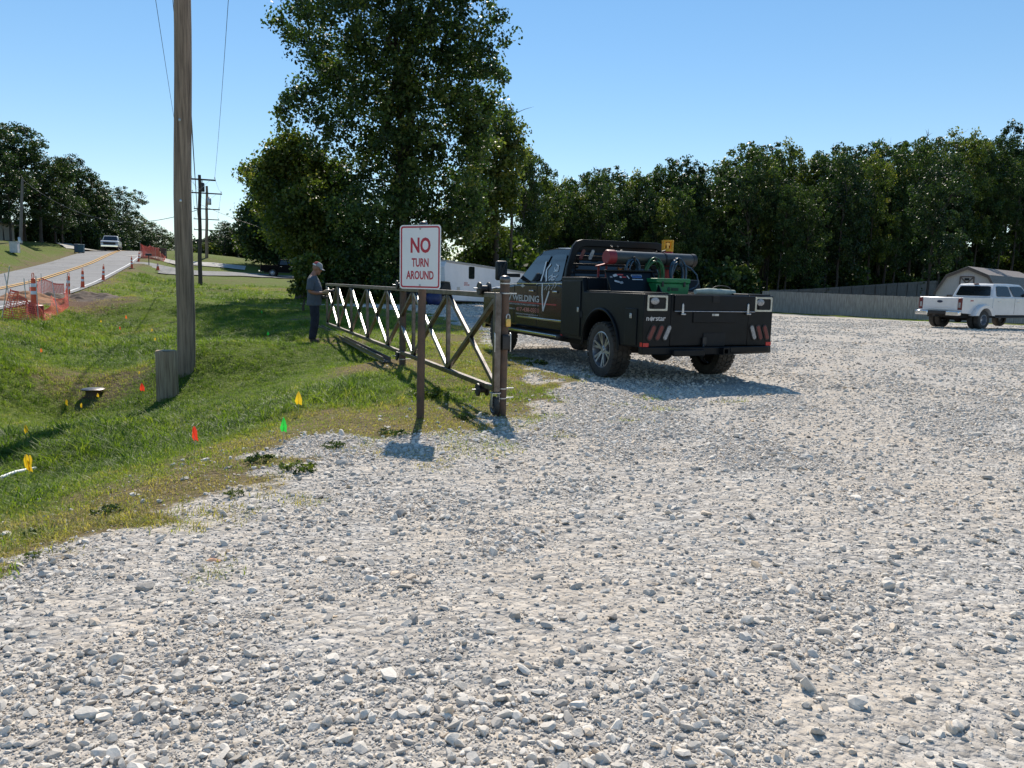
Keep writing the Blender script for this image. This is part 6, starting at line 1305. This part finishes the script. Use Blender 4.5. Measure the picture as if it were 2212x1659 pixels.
for j in range(13):
    a = -1.15 + 2.3 * j / 12
    for k in range(4): q_ = k / 3; r_ = .104 + .078 * q_ * math.cos(a * .75) ** .7; vs.append((r_ * math.cos(a * (1 - .25 * q_)), .083 / .104 * r_ * math.sin(a * (1 - .25 * q_)), .016 - .016 * q_ - .02 * q_ * math.sin(a) ** 2))
m.add(vs, [(4 * j + k, 4 * j + k + 1, 4 * j + k + 5, 4 * j + k + 4) for j in range(12) for k in range(3)]); o = m.build('brim', CAPG, cpo, 60, fix=False); sd = o.modifiers.new('t', 'SOLIDIFY'); sd.thickness = .005
# cordless tool in his gloves
MT = pe.matrix_basis.copy(); dt = empty('power_tool', label='black cordless power tool held in the gloved hands of the man', cat='power tool', mat4=MT)
m = MB(); m.tube([(.24, -.035, 1.11), (.30, -.02, 1.115), (.40, .0, 1.12)], [.032, .036, .026], 14); m.build('motor', BLACKP, dt, 50); m = MB(); m.tube([(.40, 0, 1.12), (.425, .004, 1.121)], [.052, .052], 18); m.build('disc_guard', STEEL, dt, 50)
m = MB(); m.box((.235, -.035, .985), (.12, .075, .06), (0, .2, 0)); m.build('battery', BLACKP, dt, bevel=.01); m = MB(); m.beam((.255, -.035, 1.10), (.245, -.035, 1.0), .032, .04, (1, 0, 0)); m.build('grip', BLACKP, dt, bevel=.01)
# ------------------------------------------------------------------ trees
BARK = M('bark', (.075, .06, .05), .95, 0, .35, 3, .8, 14, stretch=(4, 4, .6)); BARKP = M('pale bark', (.20, .18, .15), .95, 0, .35, 3, .6, 14, stretch=(4, 4, .6))
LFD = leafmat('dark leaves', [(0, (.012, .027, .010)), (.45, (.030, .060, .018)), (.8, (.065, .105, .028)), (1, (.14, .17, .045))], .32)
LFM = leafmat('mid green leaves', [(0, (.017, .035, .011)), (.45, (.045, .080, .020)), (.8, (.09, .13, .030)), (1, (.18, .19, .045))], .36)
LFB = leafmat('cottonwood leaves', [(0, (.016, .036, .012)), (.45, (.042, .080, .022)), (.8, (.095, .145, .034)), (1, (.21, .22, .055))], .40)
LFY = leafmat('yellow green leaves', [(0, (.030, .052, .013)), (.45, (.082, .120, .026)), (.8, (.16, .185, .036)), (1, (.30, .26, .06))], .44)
def leaves_at(C, Rc, n_each, size, r, flat=.75, up=.35):
    """leaf quads clumped round the points C with radii Rc"""
    k = len(C); P = np.repeat(C, n_each, 0); rad = np.repeat(Rc, n_each); N = len(P)
    d = r.normal(0, 1, (N, 3)); d /= np.linalg.norm(d, axis=1)[:, None]; P = P + d * (rad * r.random(N) ** .45)[:, None] * np.array([1, 1, flat])
    nrm = r.normal(0, 1, (N, 3)) + d * .5; nrm[:, 2] += up; nrm /= np.linalg.norm(nrm, axis=1)[:, None]
    t = np.cross(nrm, r.normal(0, 1, (N, 3))); t /= np.linalg.norm(t, axis=1)[:, None] + 1e-9; b = np.cross(nrm, t); s = size * (.6 + .8 * r.random(N))[:, None]
    V = np.stack([P - t * s * .5, P + b * s * .36 + nrm * s * .06, P + t * s * .5, P - b * s * .36 + nrm * s * .06], 1).reshape(-1, 3)
    tint = np.clip(np.repeat(r.normal(.42, .20, k), n_each) + r.normal(0, .15, N), 0, 1); return V, np.repeat(tint, 4)
def crown(lobes, n_cl, per, size, cr, seed, inner=.3, flat=.75):
    """clumps over and inside the lobes (x, y, z, r[, squash])"""
    r = np.random.default_rng(seed); L = np.array([(*l, 1.0)[:5] for l in lobes]); wgt = L[:, 3] ** 2; cnt = np.maximum(3, (n_cl * wgt / wgt.sum()).astype(int)); C, Rc = [], []
    for l, c in zip(L, cnt):
        d = r.normal(0, 1, (c, 3)); d /= np.linalg.norm(d, axis=1)[:, None]; q = np.where(r.random(c) < inner, r.random(c) ** .5 * .75, .72 + .36 * r.random(c))
        C.append(l[:3] + d * (l[3] * q)[:, None] * np.array([1, 1, l[4]])); Rc.append(cr * (.55 + .8 * r.random(c)))
    return leaves_at(np.concatenate(C), np.concatenate(Rc), per, size, r, flat)
def leaf_mesh(V, t, mat): n = len(V) // 4; return npmesh('crown', V, np.arange(n * 4).reshape(n, 4), mat, {'tint': t})
def limb(mb, a, b, r0, r1, rr, n=7, k=6, wob=.06):
    a, b = Vector(a), Vector(b); L = (b - a).length; pts = []
    for i in range(k + 1):
        t = i / k; p = a.lerp(b, t) + Vector((rr.uniform(-1, 1), rr.uniform(-1, 1), 0)) * L * wob * math.sin(math.pi * t) + Vector((0, 0, L * .06 * math.sin(math.pi * t))); pts.append(p)
    mb.tube(pts, [r0 + (r1 - r0) * i / k for i in range(k + 1)], n)
def trunk_mesh(lobes, base_r, seed, fork=.4, mat=BARK, parent=None, dead=0):
    rr = random.Random(seed); L = sorted(lobes, key=lambda l: -l[3])[:9]; zt = max(l[2] for l in lobes); cx = np.average([l[0] for l in lobes], weights=[l[3] for l in lobes]); cy = np.average([l[1] for l in lobes], weights=[l[3] for l in lobes])
    m = MB(); f = Vector((cx * .3, cy * .3, zt * fork)); k = 6; m.tube([(0, 0, -.4), (0, 0, .2)] + [Vector((0, 0, .2)).lerp(f, i / k) + Vector((rr.uniform(-.05, .05), rr.uniform(-.05, .05), 0)) for i in range(1, k + 1)], [base_r * 1.5, base_r * 1.1] + [base_r * (1 - .35 * i / k) for i in range(1, k + 1)], 10)
    top = Vector((cx, cy, zt * .93)); limb(m, f, top, base_r * .62, base_r * .1, rr, 8, 8, .05)
    for l in L:
        c = Vector(l[:3]); st = f.lerp(top, rr.uniform(0, .5)) if c.z > f.z else Vector((0, 0, .2)).lerp(f, max(.35, min(.95, c.z / max(f.z, .1) * .8)))
        e = st.lerp(c, 1.0); limb(m, st, e, base_r * .36, base_r * .09, rr)
        for _ in range(4): d = Vector((rr.gauss(0, 1), rr.gauss(0, 1), rr.gauss(.3, 1))).normalized() * l[3] * .95; limb(m, st.lerp(e, rr.uniform(.5, 1)), c + d, base_r * .10, base_r * .02, rr, 5, 4)
    for _ in range(dead): l = rr.choice(L); c = Vector(l[:3]); limb(m, c, c + Vector((rr.uniform(-.5, .5), rr.uniform(-.5, .5), 1)).normalized() * l[3] * 1.6, base_r * .06, base_r * .008, rr, 4, 5)
    return m
def px_lobes(D, items, base, jit, seed):
    """lobes from their outline in the photo: (px, py, radius px); each gets its own distance"""
    r_ = random.Random(seed); out = []
    for it in items:
        px, py, pr = it[:3]; rad = pr / F * D; y = D + (it[3] if len(it) > 3 else r_.uniform(-jit, jit)); p = at(px, py, y) - base; out.append((p.x, p.y, p.z, rad * y / D, it[4] if len(it) > 4 else 1.0))
    return out
def big_tree(name, base, lobes, label, mat, n_cl, per, size, cr, seed, base_r, group=None, inner=.3, fork=.4, bark=None, dead=0, cat='tree'):
    t = empty(name, base, 0, label, cat, group); V, tt = crown(lobes, n_cl, per, size, cr, seed, inner); link('crown', leaf_mesh(V, tt, mat), t)
    trunk_mesh(lobes, base_r, seed, fork, BARK, t, dead).build('trunk', bark or BARK, t, 60, fix=False); return t
D = 42; Bt = at(862, 650, D); Bt.z = H(Bt.x, Bt.y)
L_ = px_lobes(D, [(730, 60, 105), (870, 20, 140), (1000, 55, 88), (665, 35, 62), (620, 55, 32), (1050, 95, 48), (1085, 150, 24), (715, 125, 45), (640, 225, 46), (606, 255, 26), (712, 200, 60), (790, 200, 110), (900, 180, 130), (1000, 190, 80), (1045, 205, 40), (690, 285, 42), (820, 320, 112), (940, 320, 125), (1020, 290, 62),
    (860, 430, 120), (950, 430, 95), (790, 470, 85), (860, 520, 100), (1000, 470, 55), (780, 560, 70), (915, 540, 55, 45), (850, 590, 70), (880, -130, 150), (770, -110, 110), (980, -90, 110), (880, -260, 110)], Bt, 2.4, 3)
big_tree('tree', Bt, L_, 'towering dark green cottonwood-like tree above the sign, the tallest in view', LFB, 2050, 56, .185, .62, 11, .5, fork=.22, dead=2)
B2 = at(1075, 640, 56); B2.z = H(B2.x, B2.y)
big_tree('tree', B2, px_lobes(56, [(1085, 290, 42), (1060, 340, 48), (1105, 340, 30), (1050, 420, 60), (1020, 470, 55), (1085, 420, 40), (1050, 520, 50), (1020, 560, 45), (1070, 250, 26)], B2, 1.8, 4), 'ragged yellowing tree growing against the right side of the towering tree', LFY, 420, 46, .25, .8, 12, .25, dead=4, inner=.2)
B3 = at(650, 648, 44); B3.z = H(B3.x, B3.y)
big_tree('tree', B3, px_lobes(44, [(610, 330, 34), (565, 375, 34), (600, 370, 40), (650, 380, 60), (700, 400, 60), (610, 440, 50), (660, 470, 75), (720, 480, 60), (608, 490, 38), (690, 545, 52), (715, 575, 48), (560, 400, 20), (750, 560, 50), (640, 310, 26)], B3, 1.6, 5), 'lighter yellow-green tree leaning out left of the towering tree', LFY, 1100, 48, .19, .75, 13, .3, inner=.3)
B4 = at(655, 600, 98); B4.z = H(B4.x, B4.y)
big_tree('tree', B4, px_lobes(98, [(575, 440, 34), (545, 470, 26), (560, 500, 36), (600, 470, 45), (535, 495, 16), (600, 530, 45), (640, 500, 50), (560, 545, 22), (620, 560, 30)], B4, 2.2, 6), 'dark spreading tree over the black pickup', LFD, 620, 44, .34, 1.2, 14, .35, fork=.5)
B5 = at(655, 668, 29); B5.z = H(B5.x, B5.y)
big_tree('sapling', B5, px_lobes(29, [(650, 575, 14), (665, 590, 18), (650, 605, 16), (672, 560, 14), (660, 625, 14), (640, 625, 7), (675, 610, 16)], B5, .4, 7), 'bright young leafy sapling just behind the man', LFY, 90, 30, .14, .32, 15, .04, cat='sapling', fork=.3)
for i, (px, pr, lab) in enumerate(((760, 70, 'dark bush under the towering tree, behind the left part of the gate'), (845, 75, 'dark bush at the foot of the towering tree, left of the sign'), (1040, 60, 'dark bush behind the white trailer, right of the sign'), (930, 60, 'dark bush directly behind the sign'), (710, 40, 'dark bush right behind the man'))):
    b = at(px, 650, (44, 45, 62, 53, 45)[i]); b.z = H(b.x, b.y); rad = pr / F * (44, 45, 62, 53, 45)[i]
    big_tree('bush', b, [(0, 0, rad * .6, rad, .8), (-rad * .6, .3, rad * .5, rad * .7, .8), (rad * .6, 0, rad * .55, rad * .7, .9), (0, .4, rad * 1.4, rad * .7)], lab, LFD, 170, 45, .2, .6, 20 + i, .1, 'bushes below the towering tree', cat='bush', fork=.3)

# ---- woods: six built trees, copied
def wood_tree(seed, h, mat, w, narrow=1.0):
    rr = random.Random(seed); lob = []; n = rr.randint(9, 13)
    for i in range(n):
        z = h * (.33 + .59 * i / (n - 1)); f = 1 - abs((z / h - .62) / .5) ** 2 * .7; a = rr.uniform(0, 6.28); rad = w * .40 * f * rr.uniform(.6, 1.3); off = w * .52 * f * rr.uniform(.35, 1.1); lob.append((off * math.cos(a), off * math.sin(a), z, rad, .85))
    lob.append((rr.uniform(-.4, .4), rr.uniform(-.4, .4), h * .93, w * .22, 1.0))
    V, t = crown(lob, 215, 54, .25, .68, seed, .22); return leaf_mesh(V, t, mat), trunk_mesh(lob, .20, seed, .5), lob
WT = []
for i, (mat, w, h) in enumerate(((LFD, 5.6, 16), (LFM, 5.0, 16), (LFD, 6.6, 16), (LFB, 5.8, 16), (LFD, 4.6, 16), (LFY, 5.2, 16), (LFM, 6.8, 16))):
    cm, tm, lob = wood_tree(200 + i, h, mat, w); WT.append((cm, tm, h, w))
proto = []
def put_tree(v, P, h, label, group, wscale=1.0, rz=None):
    cm, tm, hh, w = WT[v % len(WT)]
    while len(proto) < len(WT): proto.append(None)
    if proto[v % len(WT)] is None:
        t = empty('tree'); link('crown', cm, t); tm.build('trunk', BARK, t, 60, fix=False); proto[v % len(WT)] = t
    else:
        src = proto[v % len(WT)]; t = src.copy(); COL.objects.link(t)
        for ch in src.children: c = ch.copy(); COL.objects.link(c); c.parent = t
    s = h / hh; t.location = P; t.scale = (s * wscale, s * wscale, s); t.rotation_euler = (0, 0, random.uniform(0, 6.28) if rz is None else rz); return tag(t, label, 'tree', group)
def tree_px(v, px, ptop, D, label, group, ws=1.0, drop=.3):
    p = at(px, 620, D); z = H(p.x, p.y); top_ = at(px, ptop, D).z; put_tree(v, Vector((p.x, p.y, z - drop)), top_ - z + drop, label, group, ws)
def DM(px): return 72.5 + max(0, px - 1660) / 360 * 22.5 + 5
WD = 'trees of the wood behind the lot'; rr = random.Random(77)
sky_ = [(1120, 330), (1150, 318), (1190, 380), (1225, 382), (1275, 375), (1325, 345), (1375, 365), (1420, 352), (1460, 348), (1500, 345), (1550, 330), (1600, 318), (1650, 322), (1700, 325), (1745, 318), (1800, 312), (1850, 315), (1895, 312), (1940, 298), (1985, 296), (2040, 310), (2085, 292), (2130, 280), (2165, 276), (2215, 300), (2270, 300), (2330, 310)]
XS_ = [s[0] for s in sky_]; YS_ = [s[1] for s in sky_]
WL = {0: 'dark broadleaf tree in the front of the wood behind the fence', 1: 'mid green broadleaf tree in the wood behind the fence', 5: 'pale yellowish green tree among the darker trees of the wood'}
def wl(v): return WL[0] if v in (0, 2, 3, 4) else (WL[5] if v == 5 else WL[1])
for i, (px, py) in enumerate(sky_):
    v = (i * 3 + 1) % 7 if px > 1240 else (1, 5, 6, 3)[i % 4]
    tree_px(v, px + rr.uniform(-8, 8), py - 6 + rr.uniform(-10, 22), max(86, DM(px) + 6) + rr.uniform(-4, 6) if px > 1240 else 70 + 3 * i, wl(v), WD, rr.uniform(.75, 1.0) if px > 1240 else .8)
for i, px in enumerate(range(1150, 2330, 31)):                          # a second, lower row in front and a fill row behind
    v = (i * 5 + 2) % 7; tree_px(v, px + rr.uniform(-14, 14), np.interp(px, XS_, YS_) + rr.uniform(0, 115), max(78, DM(px)) + rr.uniform(-2, 5), wl(v), WD, .72)
for i, px in enumerate(range(1180, 2360, 52)):
    v = (i * 2) % 7; tree_px(v, px + rr.uniform(-14, 14), np.interp(px, XS_, YS_) + rr.uniform(10, 50), max(99, DM(px) + 15) + rr.uniform(-3, 8), wl(v), WD, 1.15)
for i, (px, py, D_) in enumerate(((1975, 285, 104), (2035, 290, 106), (1683, 322, 98), (1100, 240, 58))):
    p = at(px, 620, D_); top_ = at(px, py - 8, D_); z0 = H(p.x, p.y) - .2; m = MB(); r2 = random.Random(900 + i); hh = top_.z - z0; m.tube([(0, 0, 0), (.1, 0, hh * .5), (.05, .1, hh)], [.16, .10, .012], 6)
    for k in range(16): z = hh * r2.uniform(.72, .97); a = r2.uniform(0, 6.28); L = r2.uniform(.6, 1.7); limb(m, (.08, .05, z), (.08 + L * math.cos(a), L * math.sin(a), z + L * r2.uniform(.4, 1)), .035, .006, r2, 4, 4)
    t = empty('dead_tree', (p.x, p.y, z0), 0, ('bare dead twigs sticking out of the wood above the shed, left of two', 'bare dead twigs sticking out of the wood above the shed, right of two', 'bare twigs over the middle of the wood', 'bare twigs beside the top of the yellowing tree')[i], 'dead tree', 'dead trees in the wood'); m.build('trunk', BARK, t, 60, fix=False)
# low bushes and understorey along the wood's edge
def bush_mesh(seed, mat): r_ = random.Random(seed); lob = [(r_.uniform(-1, 1), r_.uniform(-.8, .8), .7 + r_.uniform(0, 1.2), r_.uniform(.7, 1.1), .85) for _ in range(6)]; V, t = crown(lob, 90, 40, .22, .55, seed, .3); return leaf_mesh(V, t, mat)
BMs = [bush_mesh(300, LFM), bush_mesh(301, LFD), bush_mesh(302, LFY), bush_mesh(303, LFD)]
def bush_px(k, px, D, s, lab, grp, cat='bush'):
    p = at(px, 620, D); o = link('bush', BMs[k % 4]); o.location = (p.x, p.y, H(p.x, p.y) - .2); o.scale = (s, s, s * rr.uniform(.85, 1.4)); o.rotation_euler = (0, 0, rr.uniform(0, 6.28)); tag(o, lab, cat, grp)
for i, px in enumerate(list(range(1060, 1300, 34)) + list(range(1310, 2300, 62))):
    bush_px(i, px + rr.uniform(-10, 10), max(76, DM(px)) + rr.uniform(-2, 6) if px > 1300 else 58 + .06 * (px - 1060) + rr.uniform(-1, 4), rr.uniform(1.0, 1.9), 'bush in the undergrowth at the edge of the wood', 'bushes along the edge of the wood')
# trees across the road, over the crest and behind the far lawn
tree_px(0, 2003, 360, 79, 'dark leaning tree standing in front of the climbing fence, left of the shed', WD, .8)
for i, px in enumerate(range(1650, 2420, 30)): bush_px(i, px + rr.uniform(-10, 10), max(100, DM(px) + 16) + rr.uniform(-3, 8), rr.uniform(1.2, 2.2), 'bush deep in the shade of the wood above the fence', 'bushes deep in the wood')
GL = 'trees across the road'
for i, (px, pt, D_, v, ws) in enumerate([(-40, 255, 92, 0, 1.3), (12, 262, 95, 2, 1.25), (60, 268, 100, 0, 1.2), (95, 300, 96, 4, 1.2), (125, 345, 104, 2, 1.2), (165, 335, 112, 0, 1.15), (190, 365, 112, 2, 1.2), (215, 395, 118, 4, 1.2), (255, 402, 124, 2, 1.3), (238, 420, 116, 0, 1.1), (30, 330, 88, 4, 1.1), (140, 400, 100, 0, 1.1), (-60, 300, 84, 2, 1.1), (180, 430, 108, 2, 1.1), (275, 450, 130, 0, 1.0)]):
    tree_px(v, px, pt, D_, 'dark full oak-like tree across the road on the left', GL, ws)
for i, px in enumerate((70, 100, 130, 200, 225, 250, 40, 155, 180, 215, 240, 270, 190, 165)): bush_px(1, px, 103 + 3 * i, 1.3, 'low dark bush under the trees across the road', 'bushes across the road')
for i, (px, pt, D_, v, ws) in enumerate([(318, 474, 172, 2, 1.9), (350, 492, 176, 0, 1.8), (292, 482, 168, 0, 1.7), (378, 515, 185, 4, 1.8), (405, 530, 195, 2, 1.8), (330, 500, 165, 4, 1.6)]): tree_px(v, px, pt, D_, 'rounded grey-green tree beyond the crest of the road', 'trees beyond the crest', ws)
for i, (px, pt, D_, v, ws) in enumerate([(486, 478, 150, 0, 1.7), (515, 505, 150, 2, 1.7), (470, 500, 158, 4, 1.5), (540, 520, 155, 0, 1.5), (430, 545, 190, 1, 1.6), (575, 500, 160, 2, 1.6), (620, 490, 160, 0, 1.6), (680, 470, 165, 2, 1.7), (740, 480, 160, 4, 1.7), (455, 520, 175, 2, 1.6), (500, 530, 165, 0, 1.5), (530, 540, 165, 4, 1.5), (600, 530, 170, 0, 1.6), (640, 540, 170, 2, 1.6)]): tree_px(v, px, pt, D_, 'dark bushy tree at the far end of the mown lawn', 'trees beyond the far lawn', ws)
for i, px in enumerate(range(425, 780, 24)): bush_px(1, px, 158 + 3 * (i % 4), 2.2, 'dark bush in the hedge at the far end of the lawn', 'bushes at the far end of the lawn')
bush_px(2, 560, 122, 1.7, 'bright green bush beside the distant house', None); bush_px(2, 448, 150, 1.6, 'pale green bush behind the transformer pole on the crest', None); bush_px(0, 425, 155, 1.4, 'dull green bush on the crest left of the far poles', None)

# ---- weeds along the edge of the gravel
def weed(px, py, wpx, mat, label, seed, n=26, hf=.7):
    P = ground(px, py); s = wpx / F * P.y / 2; r = np.random.default_rng(seed); a = r.random(n) * 6.28; q = r.random(n) ** .6; C = np.stack([s * q * np.cos(a), s * q * np.sin(a), .02 + s * hf * (1 - q * .7) * r.random(n)], 1)
    V, t = leaves_at(C, np.full(n, s * .22), 16, s * .16, r, .6, .6); o = link('weed', leaf_mesh(V, t, mat)); o.location = P; tag(o, label, 'weed', 'weeds along the gravel edge')
for i, a in enumerate([(640, 1022, 84, LFY, 'low spreading green weed on the gravel below the large green flag'), (82, 1163, 60, LFM, 'dark flat weed at the edge of the gravel, farthest left'), (233, 1112, 66, LFM, 'dark weed on the gravel edge right of the farthest left one'), (835, 940, 44, LFM, 'upright weed left of the sign post'), (868, 945, 40, LFM, 'upright weed at the foot of the sign post'), (720, 970, 50, LFM, 'bushy weed in the dry grass between the flags and the sign'),
    (560, 1000, 60, LFM, 'dark leafy weed at the lower edge of the tall grass'), (1160, 790, 50, LFY, 'dry weed between the gate and the black truck'), (930, 862, 90, LFY, 'leafy weed behind the sign post under the gate'), (1005, 908, 50, LFM, 'small weed at the near end of the gate'), (70, 1210, 40, LFY, 'small pale weed at the far left of the gravel'), (505, 1075, 44, LFY, 'thin yellowish weed on the pale dust')]):
    weed(a[0], a[1], a[2], a[3], a[4], 400 + i)
